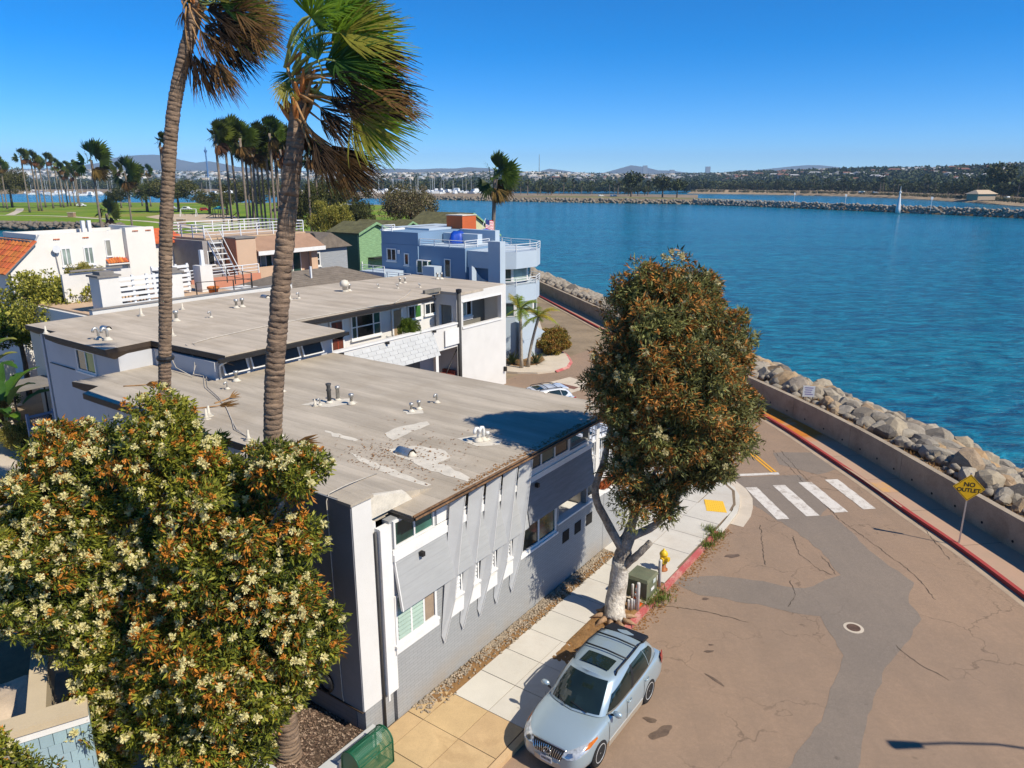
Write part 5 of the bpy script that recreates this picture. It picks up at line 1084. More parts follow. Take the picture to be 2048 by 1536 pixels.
window(bh, 'l', 33.4, 31.4, 32.3, 7.15, 8.0, (0.5,), (), M_GLASS, fw=0.09); window(bh, 'l', 33.4, 30.0, 30.35, 6.9, 7.7, (), (), M_GLASS, fw=0.09); window(bh, 'l', 33.4, 25.6, 26.1, 6.2, 7.5, (), (), M_GLASS, fw=0.08)
gw = boxp('garden_window', M_TRIM, bh, 32.95, 33.38, 27.55, 28.75, 6.3, 6.38); boxp('garden_window_top', M_TRIM, gw, 33.0, 33.38, 27.55, 28.75, 7.3, 7.36)
for y in (27.55, 28.12, 28.69): boxp('mullion', M_TRIM, gw, 32.95, 33.01, y, y + 0.06, 6.38, 7.3)
boxp('pane', M_GLASSD, gw, 33.02, 33.38, 27.62, 28.68, 6.39, 7.29); boxp('wall_lamp', M_TRIM, bh, 33.28, 33.39, 30.9, 31.1, 7.7, 8.0); cable('downpipe', [(33.33, 28.85, 8.4), (33.33, 28.85, 5)], 0.05, M_BLUEP, bh)
boxp('stair_wall', M_BLUEL, bh, 34.5, 38.0, 19.6, 19.85, -0.05, 1.6); bp(MB().hexa([(34.5, 19.6, 1.61), (38.0, 19.6, 1.61), (38.0, 19.85, 1.61), (34.5, 19.85, 1.61)], [(34.5, 19.6, 3.6), (38.0, 19.6, 1.7), (38.0, 19.85, 1.7), (34.5, 19.85, 3.6)]), 'stair_wall_top', M_BLUEL, bh)
ch = boxp('chimney', M_BRICKR, bh, 39.0, 40.9, 28.85, 30.6, 9.0, 10.55); boxp('chimney_cap', M_SEAL, ch, 38.95, 40.95, 28.8, 30.65, 10.552, 10.62)
# blue tarps on the terrace
def tarp(name, lab, a, b, z, sx, sy, sz):
    t = bm_tarp = bmesh.new(); bmesh.ops.create_icosphere(t, subdivisions=3, radius=1.0)
    for v in t.verts:
        n = math.sin(v.co.x * 5 + a) * math.cos(v.co.y * 6) * 0.12 + random.uniform(-0.04, 0.04); v.co *= 1 + n; v.co.z = max(v.co.z, -0.15); v.co = Vector((v.co.x * sx, v.co.y * sy, v.co.z * sz))
    me = bpy.data.meshes.new(name); t.to_mesh(me); t.free(); o = link(name, me, mk('blue_tarp', (0.006, 0.06, 0.40), 0.45, 0.25, 3, 15, 0.3, 0.02), None, True); o.location = AB(a, b, z); o.rotation_euler = (0, 0, ROT); return tag(o, lab, 'tarp')
tarp('tarp', 'crumpled blue tarpaulin cover left of the brick chimney foot', 36.6, 27.4, 8.5, 0.9, 0.75, 1.05); tarp('tarp', 'long blue tarpaulin cover right beneath the brick chimney', 40.2, 27.2, 8.5, 1.4, 0.8, 0.95)
# flag
fl = bld('flag', 'small striped flag flying from a thin pole beside the tall palm', 'flag', 42.0, 29.5, z=8.4); cable('pole', [(42.0, 29.5, 8.4), (42.6, 29.1, 10.2)], 0.025, M_RAILW, fl)
def mat_flag():
    t = NT('flag_cloth'); t.b.inputs['Roughness'].default_value = 0.8; tc = t.node('ShaderNodeTexCoord'); s = t.node('ShaderNodeSeparateXYZ'); t.ln(tc.outputs['UV'], s.inputs[0])
    st = t.math('GREATER_THAN', t.math('FRACT', t.math('MULTIPLY', s.outputs['Y'], 6.5)), 0.5); c = t.mix(st, (0.55, 0.02, 0.03), (0.75, 0.73, 0.70))
    can = t.math('MULTIPLY', t.math('LESS_THAN', s.outputs['X'], 0.4), t.math('GREATER_THAN', s.outputs['Y'], 0.46)); t.base(t.mix(can, c, (0.02, 0.03, 0.16))); return t.m
me = bpy.data.meshes.new('flag_cloth'); V = []; Fq = []; N, K = 10, 6
for i in range(N + 1):
    for j in range(K + 1): V.append((0.6 + 1.3 * i / N, -0.4 + 0.12 * math.sin(i * 0.9), 1.75 - 0.85 * (1 - j / K) - 0.25 * i / N + 0.05 * math.sin(i * 0.8 + j * 0.3)))
for i in range(N):
    for j in range(K): k = i * (K + 1) + j; Fq.append((k, k + K + 1, k + K + 2, k + 1))
me.from_pydata(V, [], Fq); uv = me.uv_layers.new(); 
for lp in me.loops: i, j = divmod(lp.vertex_index, K + 1); uv.data[lp.index].uv = (i / N, j / K)
link('cloth', me, mat_flag(), fl, True)
# ---------------------------------------------------------------- island with kerb in front of the blue house
isl_px = [(1010, 742), (1035, 744), (1075, 745), (1110, 741), (1133, 733), (1140, 722), (1132, 708), (1105, 690), (1085, 660), (1078, 640), (1040, 660), (1012, 690)]
L = [G(u, v, 0.13).xy for u, v in isl_px]; m = MB(); m.prism([tuple(p) for p in L], -0.02, 0.13); isl = tag(m.build('planted_island', M_CONC), kind='structure')
soil_px = [(1008, 728), (1040, 733), (1075, 729), (1090, 720), (1080, 705), (1060, 700), (1015, 705)]; sheet('soil_bed', [G(u, v, 0.14).xy for u, v in soil_px], 0.137, M_DIRT, isl)
Lk = [G(u, v, 0.13).xy for u, v in isl_px[3:8]]; strip('red_kerb', Lk, offs(Lk, 0.22), 0.136, 0.02, M_REDK, isl)
Lk = [G(u, v, 0.0).xy for u, v in ((1112, 743), (1141, 735), (1150, 722), (1140, 706))]
# ---------------------------------------------------------------- corner planter and bottom-left yard
pl = bld('planter', 'low grey-white planter filled with bark mulch at the building corner', 'planter', -2, 2)
boxp('street_rim', mk('pale_grey_coping', (0.50, 0.50, 0.48), 0.8, 0.06, 1.2), pl, -2.95, -0.4, -0.22, 0.08, -0.02, 0.5)
boxp('left_rim', MATS['pale_grey_coping'], pl, -2.95, -2.68, 0.08, 5.5, -0.02, 0.5); boxp('rear_rim', MATS['pale_grey_coping'], pl, -2.68, -0.4, 5.3, 5.5, -0.02, 0.5)
M_MULCH = mk('bark_mulch', (0.13, 0.085, 0.055), 0.95, 0.6, 12, 45, 1.0, 0.05, stain=(0.24, 0.17, 0.12), stain_amt=0.6, stain_scale=14)
soilm = MB(); soilm.box(-2.68, -0.37, 0.08, 5.3, 0.1, 0.34); bp(soilm, 'mulch', M_MULCH, pl)
mc = []
for _ in range(4200): mc.append(tuple(AB(random.uniform(-2.66, -0.45), random.uniform(0.12, 3.4), 0.342)))
def chips(name, pts, mats, parent=None, size=0.03):
    V = []; Q = []; MI = []
    for x, y, z in pts:
        a = RNG.uniform(0, 6.28); s = size * RNG.uniform(0.5, 1.4); c, d = math.cos(a) * s, math.sin(a) * s; k = len(V); h = RNG.uniform(-0.02, 0.035)
        V += [(x - c - d * .45, y - d + c * .45, z), (x + c - d * .45, y + d + c * .45, z + h), (x + c + d * .45, y + d - c * .45, z + h + .012), (x - c + d * .45, y - d - c * .45, z + .012)]; Q.append((k, k + 1, k + 2, k + 3)); MI.append(int(RNG.integers(len(mats))))
    return np_mesh(name, np.array(V), np.array(Q), mats, parent, MI)
tag(chips('bark_chips', mc, [mk('bark_chip_dark', (0.10, 0.06, 0.04), 0.95, 0.3), mk('bark_chip_mid', (0.21, 0.135, 0.09), 0.95, 0.3), mk('bark_chip_pale', (0.33, 0.235, 0.165), 0.95, 0.3)]), 'brown bark chips covering the soil in the corner planter', 'mulch', kind='stuff')
# shingled neighbour at the lower left with walled roof yard
nb = thing('house', 'pale blue shingled house with a beige parapet at the lower left', 'house', G(40, 1530, 0), 0)
nw_, ne_ = G(-60, 1490, 3.0), G(170, 1420, 3.0)
def world_part(m, name, mat, parent):
    l = parent.location; return m.turned(lambda p: (p[0] - l[0], p[1] - l[1], p[2] - l[2])).build(name, mat, parent)
d_ = (ne_ - nw_).normalized(); n_ = Vector((-d_.y, d_.x, 0)); e0, e1 = nw_ - d_ * 3, ne_ + d_ * 0.05
def vbox(p, q, n0, n1, z0, z1):
    a, b, c, d = p + n_ * n0, q + n_ * n0, q + n_ * n1, p + n_ * n1; return MB().hexa([(a.x, a.y, z0), (b.x, b.y, z0), (c.x, c.y, z0), (d.x, d.y, z0)], [(a.x, a.y, z1), (b.x, b.y, z1), (c.x, c.y, z1), (d.x, d.y, z1)])
M_BEIGE = mk('beige_stucco', (0.52, 0.42, 0.28), 0.85, 0.07, 0.8)
world_part(vbox(e0, e1, 0.0, 0.3, -0.05, 2.9), 'wall', mk('pale_blue_shingle_wall', (0.30, 0.40, 0.42), 0.8, 0.06), nb); world_part(vbox(e0, e1, -0.08, 0.42, 2.9, 3.05), 'parapet_cap', M_BEIGE, nb)
world_part(vbox(e0, e1, -0.04, -0.001, 2.72, 2.895), 'white_trim', M_TRIM, nb)
Ms = mk('pale_blue_shingle', (0.31, 0.42, 0.45), 0.75, 0.07, 2, 30, 0.15, objvar=0.08); ln_ = (e1 - e0).length
for r in range(6):
    z1, z0 = 2.70 - r * 0.27, 2.70 - (r + 1) * 0.27; s = -0.12 * (r % 2)
    while s < ln_ - 0.05:
        w = 0.24; s0, s1 = max(s, 0) + 0.006, min(s + w, ln_) - 0.006
        if s1 - s0 > 0.04: world_part(vbox(e0 + d_ * s0, e0 + d_ * s1, -0.03 - 0.004 * (r % 2), -0.002, z0 + 0.004, z1 - 0.002), 'shingle', Ms, nb)
        s += w
q = e1 - d_ * 1.1
world_part(vbox(q, q + d_ * 0.35, 0.42, 7.0, -0.05, 3.0), 'side_parapet', M_BEIGE, nb); world_part(vbox(e0, q - d_ * 0.01, 0.45, 7.0, 1.2, 1.3), 'roof_yard', mk('brown_deck', (0.20, 0.13, 0.07), 0.9, 0.2), nb)
cl = bmesh.new(); bmesh.ops.create_grid(cl, x_segments=24, y_segments=24, size=1.0)
for v in cl.verts: v.co.z = 0.9 - 0.55 * max(abs(v.co.x), abs(v.co.y)) ** 3 + 0.06 * math.sin(7 * v.co.x + 3 * v.co.y) + random.uniform(-0.02, 0.02)
me = bpy.data.meshes.new('cover_sheet'); cl.to_mesh(me); cl.free(); o = link('cover_sheet', me, mk('beige_canvas', (0.48, 0.38, 0.28), 0.9, 0.12, 1.5, 20, 0.3, 0.02), None, True); cp = G(45, 1400, 1.9); o.location = (cp.x, cp.y, 1.3); o.scale = (1.15, 1.0, 1.0); o.rotation_euler = (0, 0, 0.3); tag(o, 'beige canvas sheet draped over furniture in the walled roof yard', 'cover')
m = MB(); yard = tag(sheet('yard_paving', [G(u, v, 0.02).xy for u, v in ((-200, 1000), (330, 930), (480, 1300), (520, 1560), (250, 1700), (-400, 1700))], 0.0, mk('pale_yard_concrete', (0.50, 0.40, 0.28), 0.9, 0.1, 0.8, 20)), kind='structure')
# left lane: strip of pavement, lattice gate, terrace furniture
lane = tag(sheet('side_path', [G(u, v, 0.02).xy for u, v in ((-150, 820), (0, 760), (25, 860), (70, 960), (-60, 1010))], 0.015, M_CONC), kind='structure')
cw = G(62, 885, 0); pts = [G(u, v, 0.3).xy for u, v in ((0, 800), (30, 850), (62, 900))]; strip('path_kerb', pts, offs(pts, 0.35), 0.32, 0.32, M_CONC, lane)
g0 = AB(3.3, 27.5); gt = thing('gate', 'blue-grey wooden gate with a lattice top beside the rear side wall', 'gate', g0)
gd = Vector((AX, AY, 0)); gn = Vector((-AY, AX, 0)); n_ = gn; M_GATE = mk('blue_grey_paint', (0.19, 0.25, 0.36), 0.7, 0.06)
for s in (0, 1.2): world_part(vbox(g0 + gd * s, g0 + gd * (s + 0.12), 0, 0.12, 0, 2.45), 'post', M_GATE, gt)
for k in range(6): world_part(vbox(g0 + gd * (0.125 + k * 0.179), g0 + gd * (0.3 + k * 0.179), 0.04, 0.07, 0.05, 1.75), 'board', M_GATE, gt)
for z in (1.76, 2.24): world_part(vbox(g0 + gd * 0.125, g0 + gd * 1.195, 0.02, 0.09, z, z + 0.1), 'rail', M_GATE, gt)
m = MB()
for k in range(-3, 10):
    for sg in (1, -1):
        s0 = 0.13 + k * 0.12; a_, b_ = ((s0, 1.87), (s0 + 0.36, 2.23)) if sg > 0 else ((s0 + 0.36, 1.87), (s0, 2.23))
        if s0 < 0.125 or s0 + 0.36 > 1.195: continue
        p, q = g0 + gd * a_[0] + gn * (0.05 + 0.008 * sg), g0 + gd * b_[0] + gn * (0.05 + 0.008 * sg); m.tube([(p.x, p.y, a_[1]), (q.x, q.y, b_[1])], 0.014, 4)
world_part(m, 'lattice', M_GATE, gt)
c0 = AB(6.0, 32.6, 0); gz = thing('canopy', 'black framed garden canopy standing by the rear side wall', 'canopy', c0); dA = gd
world_part(vbox(c0 - dA * 1.3, c0 + dA * 1.3, 0, 2.4, 2.35, 2.47), 'roof', M_GREYCAP, gz)
for s in (-1.25, 1.17):
    for t in (0.05, 2.27): world_part(vbox(c0 + dA * s, c0 + dA * (s + 0.08), t, t + 0.08, 0, 2.348), 'post', M_GUT, gz)
for k, (a, b, c, lab) in enumerate(((4.9, 30.6, M_GREYCAP, 'grey garden table beside the lattice gate'), (6.1, 29.6, M_GUT, 'dark low garden table by the rear wall'))):
    t = bld('garden_table', lab, 'table', a, b); boxp('tabletop', c, t, a - .7, a + .7, b - .5, b + .5, .68, .74)
    for x in (a - .6, a + .54):
        for y in (b - .4, b + .34): boxp('leg', M_GUT, t, x, x + .06, y, y + .06, 0, .68)
lw = thing('garden_wall', 'white garden wall behind the canopy and banana plants', 'wall', AB(2, 38.5)); n_ = gn; world_part(vbox(AB(-4, 38.5), AB(7.2, 38.5), 0, 0.25, 0, 2.9), 'wall_face', M_CREAM, lw)
m = MB()
# ---------------------------------------------------------------- foliage
def mat_leaf(name, col, var=0.35, trans=0.25, rough=0.55, objvar=0.0, hue=0.03):
    t = NT(name); t.b.inputs['Roughness'].default_value = rough; t.b.inputs['Specular IOR Level'].default_value = 0.25
    vec = t.coords('world'); n = t.noise(vec, 1.3, 4, 0.6); f = t.noise(vec, 17, 2, 0.6)
    f2 = t.math('ADD', t.math('MULTIPLY', n, 0.5), t.math('MULTIPLY', f, 0.5))
    c = t.mix(t.ramp(f2, 0.34, 0.66), tuple(x * (1 - var) for x in col), tuple(x * (1 + var) for x in col))
    if objvar:
        oi = t.node('ShaderNodeObjectInfo'); hs = t.node('ShaderNodeHueSaturation'); t.ln(t.ramp(oi.outputs['Random'], 0, 1, 1 - objvar, 1 + objvar), hs.inputs['Value']); t.ln(t.ramp(t.math('FRACT', t.math('MULTIPLY', oi.outputs['Random'], 5.7)), 0, 1, 0.5 - hue, 0.5 + hue), hs.inputs['Hue']); t.ln(c, hs.inputs['Color']); c = hs.outputs[0]
    t.base(c)
    if trans:
        tr = t.node('ShaderNodeBsdfTranslucent'); mx = t.node('ShaderNodeMixShader'); mx.inputs[0].default_value = trans
        t.ln(c, tr.inputs['Color']); t.ln(t.b.outputs[0], mx.inputs[1]); t.ln(tr.outputs[0], mx.inputs[2]); t.ln(mx.outputs[0], t.out.inputs['Surface'])
    return t.m
M_BARK = mk('grey_bark', (0.33, 0.28, 0.225), 0.95, 0.45, 5, 22, 1.0, 0.05)
M_BARKW = mk('whitewashed_bark', (0.58, 0.52, 0.43), 0.9, 0.34, 4, 11, 1.0, 0.05, stain=(0.22, 0.165, 0.11), stain_amt=0.9, stain_scale=3.2)
M_BARKB = mk('brown_bark', (0.12, 0.085, 0.06), 0.95, 0.3, 5, 20, 0.8, 0.03)
def leaf_cloud(rng, centers, radii, n_each, L, W, droop=0.15, wind=(0, 0, 0), shell=0.45, mats=(1.0,), cl_w=None, flat=0.8):
    """diamond leaves scattered through clumps; returns verts, quads, material index"""
    C = np.repeat(np.asarray(centers), n_each, 0); Rr = np.repeat(np.asarray(radii), n_each); N = len(C)
    d = rng.normal(size=(N, 3)); d /= np.linalg.norm(d, axis=1)[:, None]
    rad = Rr * (shell + (1 - shell) * rng.random(N) ** 0.6)
    P = C + d * rad[:, None] * np.array([1, 1, flat])
    ax = d * 0.7 + rng.normal(size=(N, 3)) * 0.6 + np.array(wind) + np.array([0, 0, -droop]); ax /= np.linalg.norm(ax, axis=1)[:, None]
    sd = np.cross(ax, rng.normal(size=(N, 3))); sd /= np.linalg.norm(sd, axis=1)[:, None]
    l = L * rng.uniform(0.6, 1.3, N)[:, None]; w = W * rng.uniform(0.7, 1.3, N)[:, None]
    nrm = np.cross(ax, sd) * l * 0.12
    V = np.stack([P, P + ax * l * 0.45 + sd * w + nrm, P + ax * l, P + ax * l * 0.45 - sd * w + nrm], 1).reshape(-1, 3)
    Q = np.arange(4 * N).reshape(N, 4)
    if cl_w is not None:
        cw = np.repeat(np.asarray(cl_w), n_each, 0); u = rng.random(N)[:, None]; mi = (np.cumsum(cw, 1) < u).sum(1).clip(0, cw.shape[1] - 1)
    else:
        mi = rng.choice(len(mats), N, p=np.array(mats) / sum(mats))
    return V, Q, mi
def puffs(rng, pts, r, n, mi):
    """brush flowers: bundles of short bristles"""
    P = np.repeat(np.asarray(pts), n, 0); N = len(P); d = rng.normal(size=(N, 3)); d /= np.linalg.norm(d, axis=1)[:, None]; s = np.cross(d, rng.normal(size=(N, 3))); s /= np.linalg.norm(s, axis=1)[:, None]
    l = r * rng.uniform(0.6, 1.25, N)[:, None]; w = r * 0.19
    V = np.stack([P - s * w * 0.4, P + s * w * 0.4, P + d * l + s * w, P + d * l - s * w], 1).reshape(-1, 3); return V, np.arange(4 * N).reshape(N, 4), np.full(N, mi)
def merge(parts):
    V = []; Q = []; M = []; o = 0
    for v, q, m in parts: V.append(v); Q.append(q + o); M.append(m); o += len(v)
    return np.concatenate(V), np.concatenate(Q), np.concatenate(M)
def lobes_to_clumps(rng, lobes, spacing, r_cl):
    """lobes: (x,y,z,rx,ry,rz); clump centres near the lobe surfaces and a few inside"""
    out = []
    for x, y, z, rx, ry, rz in lobes:
        n = int(max(8, 14 * (rx * rz) / spacing ** 2))
        for _ in range(n):
            d = rng.normal(size=3); d /= np.linalg.norm(d); t = rng.uniform(0.55, 1.0) if rng.random() < 0.8 else rng.uniform(0.1, 0.55)
            if rng.random() < 0.10: t = rng.uniform(1.0, 1.28)
            out.append((x + d[0] * rx * t, y + d[1] * ry * t, z + d[2] * rz * t))
    return np.array(out)
def limb(m, pts, r0, r1, n=9, wob=0.03, rng=None):
    rng = rng or RNG; L = [Vector(p) for p in pts]; out = []; k = 5
    for i in range(len(L) - 1):
        for j in range(k):
            t = j / k; p0, p1, p2, p3 = L[max(i - 1, 0)], L[i], L[i + 1], L[min(i + 2, len(L) - 1)]
            q = 0.5 * ((2 * p1) + (p2 - p0) * t + (2 * p0 - 5 * p1 + 4 * p2 - p3) * t * t + (3 * p1 - p0 - 3 * p2 + p3) * t ** 3)
            out.append(q + Vector(rng.normal(size=3)) * wob * (r0 + r1) * 0.5)
    out.append(L[-1]); K = len(out); m.tube(out, [(r0 + (r1 - r0) * i / (K - 1)) * (1 + 0.04 * math.sin(i * 2.1)) for i in range(K)], n)
L_GREEN = [mat_leaf('olive_leaf', (0.21, 0.235, 0.028), 0.4, 0.35), mat_leaf('dark_leaf', (0.055, 0.072, 0.014), 0.4, 0.15), mat_leaf('yellow_green_leaf', (0.40, 0.38, 0.05), 0.35, 0.4), mat_leaf('orange_seed', (0.50, 0.19, 0.025), 0.4, 0.2), mat_leaf('cream_flower', (0.80, 0.72, 0.36), 0.15, 0.4)]
C_GREEN = [mat_leaf('olive_grey_leaf', (0.22, 0.215, 0.07), 0.4, 0.38), mat_leaf('deep_leaf', (0.062, 0.060, 0.02), 0.4, 0.2), mat_leaf('fresh_leaf', (0.25, 0.255, 0.075), 0.35, 0.35), mat_leaf('rusty_seed', (0.46, 0.19, 0.04), 0.45, 0.2), mat_leaf('pale_flower', (0.62, 0.54, 0.28), 0.2, 0.35)]
# ---------------------------------------------------------------- flowering trees at the lower left
def lobe_px(u, v, dist, rpx, dy=1.0, fz=1.0):
    p = at_dist(u, v, dist); depth = p.y * _c - (p.z - CAM_H) * _s; r = rpx * depth / FPX
    return (p.x, p.y, p.z, r, r * dy, r * fz)
def flower_tree(name, label, base, lobes, limbs, mats, seed, spacing, per, L, W, wind, w_or, n_puff, r_puff, cream=0.5, trunk_r=0.2, white_to=None, r_cl=0.34):
    rng = np.random.default_rng(seed); t = thing(name, label, 'tree', base)
    cl = lobes_to_clumps(rng, lobes, spacing, r_cl)
    rad = rng.uniform(0.65, 1.25, len(cl)) * r_cl
    w = np.zeros((len(cl), 4)); orange = rng.random(len(cl)) < w_or
    # spatially coherent colour: neighbouring clumps share a tone
    tone = np.sin(cl[:, 0] * 1.3 + seed) + np.sin(cl[:, 2] * 1.7 + cl[:, 1] * 1.1); tone = (tone - tone.min()) / (np.ptp(tone) + 1e-6)
    for i in range(len(cl)):
        if orange[i]: w[i] = (0.30, 0.20, 0.06, 0.44)
        elif tone[i] > 0.6: w[i] = (0.36, 0.12, 0.50, 0.02)
        elif tone[i] > 0.3: w[i] = (0.54, 0.22, 0.22, 0.02)
        else: w[i] = (0.50, 0.42, 0.06, 0.02)
    parts = [leaf_cloud(rng, cl, rad, per, L, W, 0.1, wind, 0.3, cl_w=w)]
    idx = rng.integers(0, len(cl), n_puff); d = rng.normal(size=(n_puff, 3)); d /= np.linalg.norm(d, axis=1)[:, None]; d[:, 2] = np.abs(d[:, 2]) * 0.9; d[:, 1] -= 0.25
    P = cl[idx] + d * rad[idx][:, None] * 1.02; isc = rng.random(n_puff) < cream
    if isc.any(): parts.append(puffs(rng, P[isc], r_puff, 40, 4))
    if (~isc).any(): parts.append(puffs(rng, P[~isc], r_puff * 0.85, 26, 3))
    V, Q, MI = merge(parts); V = V - np.array(base); np_mesh('crown', V, Q, mats, t, MI)
    b = Vector(base); m = MB(); wm = MB()
    for pts, r0, r1, white in limbs:
        limb(wm if white else m, [Vector(p) - b for p in pts], r0, r1, 10, 0.05, rng)
    if wm.v: wm.build('trunk', M_BARKW, t, True)
    if m.v: m.build('limbs' if wm.v else 'trunk', M_BARK, t, True)
    # twigs
    tw = MB(); tips = [Vector(l[0][-1]) for l in limbs] + [Vector(l[0][len(l[0]) // 2]) for l in limbs]
    for i in rng.choice(len(cl), min(len(cl), 90), replace=False):
        c = Vector(cl[i]); s = min(tips, key=lambda q: (q - c).length); mid = s.lerp(c, 0.5) + Vector(rng.normal(size=3)) * 0.12; tw.tube([s - b, mid - b, c - b], [0.035, 0.022, 0.008], 5, False)
    tw.build('twigs', M_BARK, t, True)
    return t
b1 = G(430, 1590, 0.0); D1 = 13.6
lob1 = [lobe_px(*a) for a in ((335, 850, 15.6, 62, 1.0, 0.95), (330, 935, 15.3, 90), (420, 960, 14.9, 85), (590, 945, 13.9, 66, 1, 0.75), (545, 925, 14.0, 45), (420, 1060, 14.2, 105), (505, 1100, 13.9, 92), (600, 1075, 13.7, 40), (470, 1190, 13.7, 110), (560, 1180, 13.5, 70), (372, 1165, 14.2, 78), (590, 1275, 13.3, 78), (480, 1310, 13.3, 115), (370, 1310, 13.6, 100), (560, 1360, 13.2, 60), (350, 1415, 13.4, 80), (440, 1430, 13.2, 100), (420, 1510, 13.0, 70), (500, 1410, 13.2, 75))]
T = lambda u, v, d: at_dist(u, v, d)
limbs1 = [([b1, T(425, 1450, 13.7), T(410, 1330, 13.8)], 0.17, 0.13, False), ([T(410, 1330, 13.8), T(380, 1200, 14.1), T(345, 1060, 14.8), T(335, 930, 15.3)], 0.12, 0.04, False), ([T(410, 1330, 13.8), T(470, 1190, 13.8), T(540, 1060, 13.8), T(590, 950, 13.9)], 0.11, 0.04, False), ([T(418, 1380, 13.7), T(500, 1330, 13.5), T(590, 1280, 13.3)], 0.09, 0.03, False), ([T(410, 1330, 13.8), T(340, 1280, 13.8), T(320, 1200, 14)], 0.08, 0.03, False)]
flower_tree('flowering_tree', 'leafy tree with cream and orange brush flowers against the grey end wall', tuple(b1), lob1, limbs1, L_GREEN, 11, 0.46, 190, 0.15, 0.022, (0.35, 0, 0.05), 0.26, 2600, 0.085, 0.66, r_cl=0.31)
b2 = G(190, 1560, 0.0)
lob2 = [lobe_px(*a) for a in ((130, 905, 16.6, 75, 1, 0.75), (215, 930, 16.2, 75), (60, 980, 16.4, 55), (170, 1000, 15.8, 100), (40, 1090, 15.4, 85), (130, 1110, 15.1, 105), (240, 1110, 15.0, 90), (30, 1200, 14.9, 70), (130, 1210, 14.6, 95), (215, 1235, 14.4, 62), (210, 1320, 14.0, 75), (280, 1335, 13.9, 58), (200, 1420, 13.6, 62), (255, 1430, 13.5, 55), (205, 1500, 13.3, 42), (-40, 1060, 15.2, 80), (-30, 1200, 14.8, 70))]
limbs2 = [([b2, T(200, 1430, 13.9), T(215, 1330, 14.1), T(235, 1180, 14.5)], 0.19, 0.12, True), ([T(235, 1180, 14.5), T(255, 1060, 15.2), T(215, 940, 16)], 0.10, 0.04, True), ([T(228, 1220, 14.4), T(150, 1110, 15), T(80, 1000, 16)], 0.10, 0.04, False), ([T(215, 1330, 14.1), T(120, 1240, 14.5), T(30, 1160, 15)], 0.09, 0.03, False)]
flower_tree('flowering_tree', 'pale wind-blown tree dense with cream flowers above the blue shingled house', tuple(b2), lob2, limbs2, L_GREEN, 5, 0.46, 190, 0.17, 0.021, (0.75, 0.1, 0.1), 0.2, 3000, 0.095, 0.74, r_cl=0.31)
# small bush in the very corner
b3 = G(50, 1560, 0.0); lob3 = [lobe_px(*a) for a in ((20, 1545, 10.6, 48), (62, 1560, 10.6, 32), (-20, 1510, 10.8, 40))]
flower_tree('shrub', 'bright green shrub growing close under the pale blue shingles', (b3.x, b3.y, 0), lob3, [([(b3.x, b3.y, 0), T(45, 1540, 10.7)], 0.06, 0.03, False)], L_GREEN, 21, 0.3, 160, 0.1, 0.02, (0.1, 0, 0), 0.02, 60, 0.05, 0.9, r_cl=0.25)
# ---------------------------------------------------------------- kerbside tree
bc = G(1228, 1240, 0.14)
lobc = [lobe_px(*a) for a in ((1325, 585, 20.6, 62), (1270, 610, 20.8, 50), (1390, 600, 21.0, 55), (1255, 690, 20.4, 62), (1330, 670, 19.8, 85), (1420, 670, 20.8, 62), (1470, 700, 21.4, 36), (1230, 770, 20.3, 50), (1300, 770, 19.7, 85), (1390, 770, 19.9, 90), (1460, 790, 20.8, 50), (1255, 850, 20.0, 48), (1330, 860, 19.8, 72), (1420, 860, 20.0, 72), (1470, 870, 20.6, 36), (1262, 920, 19.9, 46), (1400, 930, 20.0, 45), (1435, 925, 20.2, 34), (1275, 1010, 19.9, 30), (1330, 1010, 20.1, 26), (1300, 980, 20.2, 34), (1360, 960, 20.3, 28))]
limbsc = [([bc, T(1234, 1180, 20.75), T(1242, 1120, 20.75)], 0.36, 0.27, True), ([T(1242, 1125, 20.75), T(1248, 1095, 20.75), T(1262, 1060, 20.7)], 0.275, 0.2, False),
          ([T(1246, 1100, 20.7), T(1212, 1040, 20.6), T(1190, 985, 20.5), T(1208, 920, 20.5), T(1222, 850, 20.4), T(1235, 770, 20.4)], 0.15, 0.06, False), ([T(1258, 1065, 20.7), T(1275, 1000, 20.6), T(1285, 900, 20.4), T(1310, 780, 20.2), T(1325, 650, 20.3)], 0.16, 0.05, False),
          ([T(1258, 1075, 20.7), T(1310, 1050, 20.6), T(1345, 1005, 20.5), T(1390, 940, 20.4), T(1420, 850, 20.4)], 0.14, 0.05, False), ([T(1330, 1025, 20.5), T(1330, 960, 20.5), T(1350, 880, 20.3), T(1390, 760, 20.4), T(1400, 640, 20.8)], 0.10, 0.04, False),
          ([T(1250, 1130, 20.65), T(1275, 1110, 20.4), T(1300, 1085, 20.3)], 0.13, 0.1, False), ([T(1265, 1040, 20.7), T(1300, 960, 20.3), T(1370, 850, 19.9)], 0.09, 0.03, False)]
flower_tree('kerbside_tree', 'tall tree with whitewashed trunk and rusty seed clusters beside the red kerb', tuple(bc), lobc, limbsc, C_GREEN, 3, 0.52, 200, 0.19, 0.021, (0.18, 0, 0.05), 0.46, 1100, 0.09, 0.5, r_cl=0.36)
m = MB()
for k in range(9):
    a = k * 0.7; p = Vector(bc) + Vector((0.32 * math.cos(a), 0.32 * math.sin(a), 0.12)); q = Vector(bc) + Vector((0.75 * math.cos(a + 0.2), 0.7 * math.sin(a + 0.2), 0.02)); m.tube([p, p.lerp(q, 0.5) + Vector((0, 0, 0.03)), q], [0.10, 0.07, 0.02], 7)
rt = m.turned(lambda p: (p[0] - bc.x, p[1] - bc.y, p[2] - bc.z)).build('roots', mk('tan_root', (0.36, 0.22, 0.12), 0.95, 0.3, 5, 25, 0.6, 0.03), [o for o in COL.objects if o.name == 'kerbside_tree'][0], True)
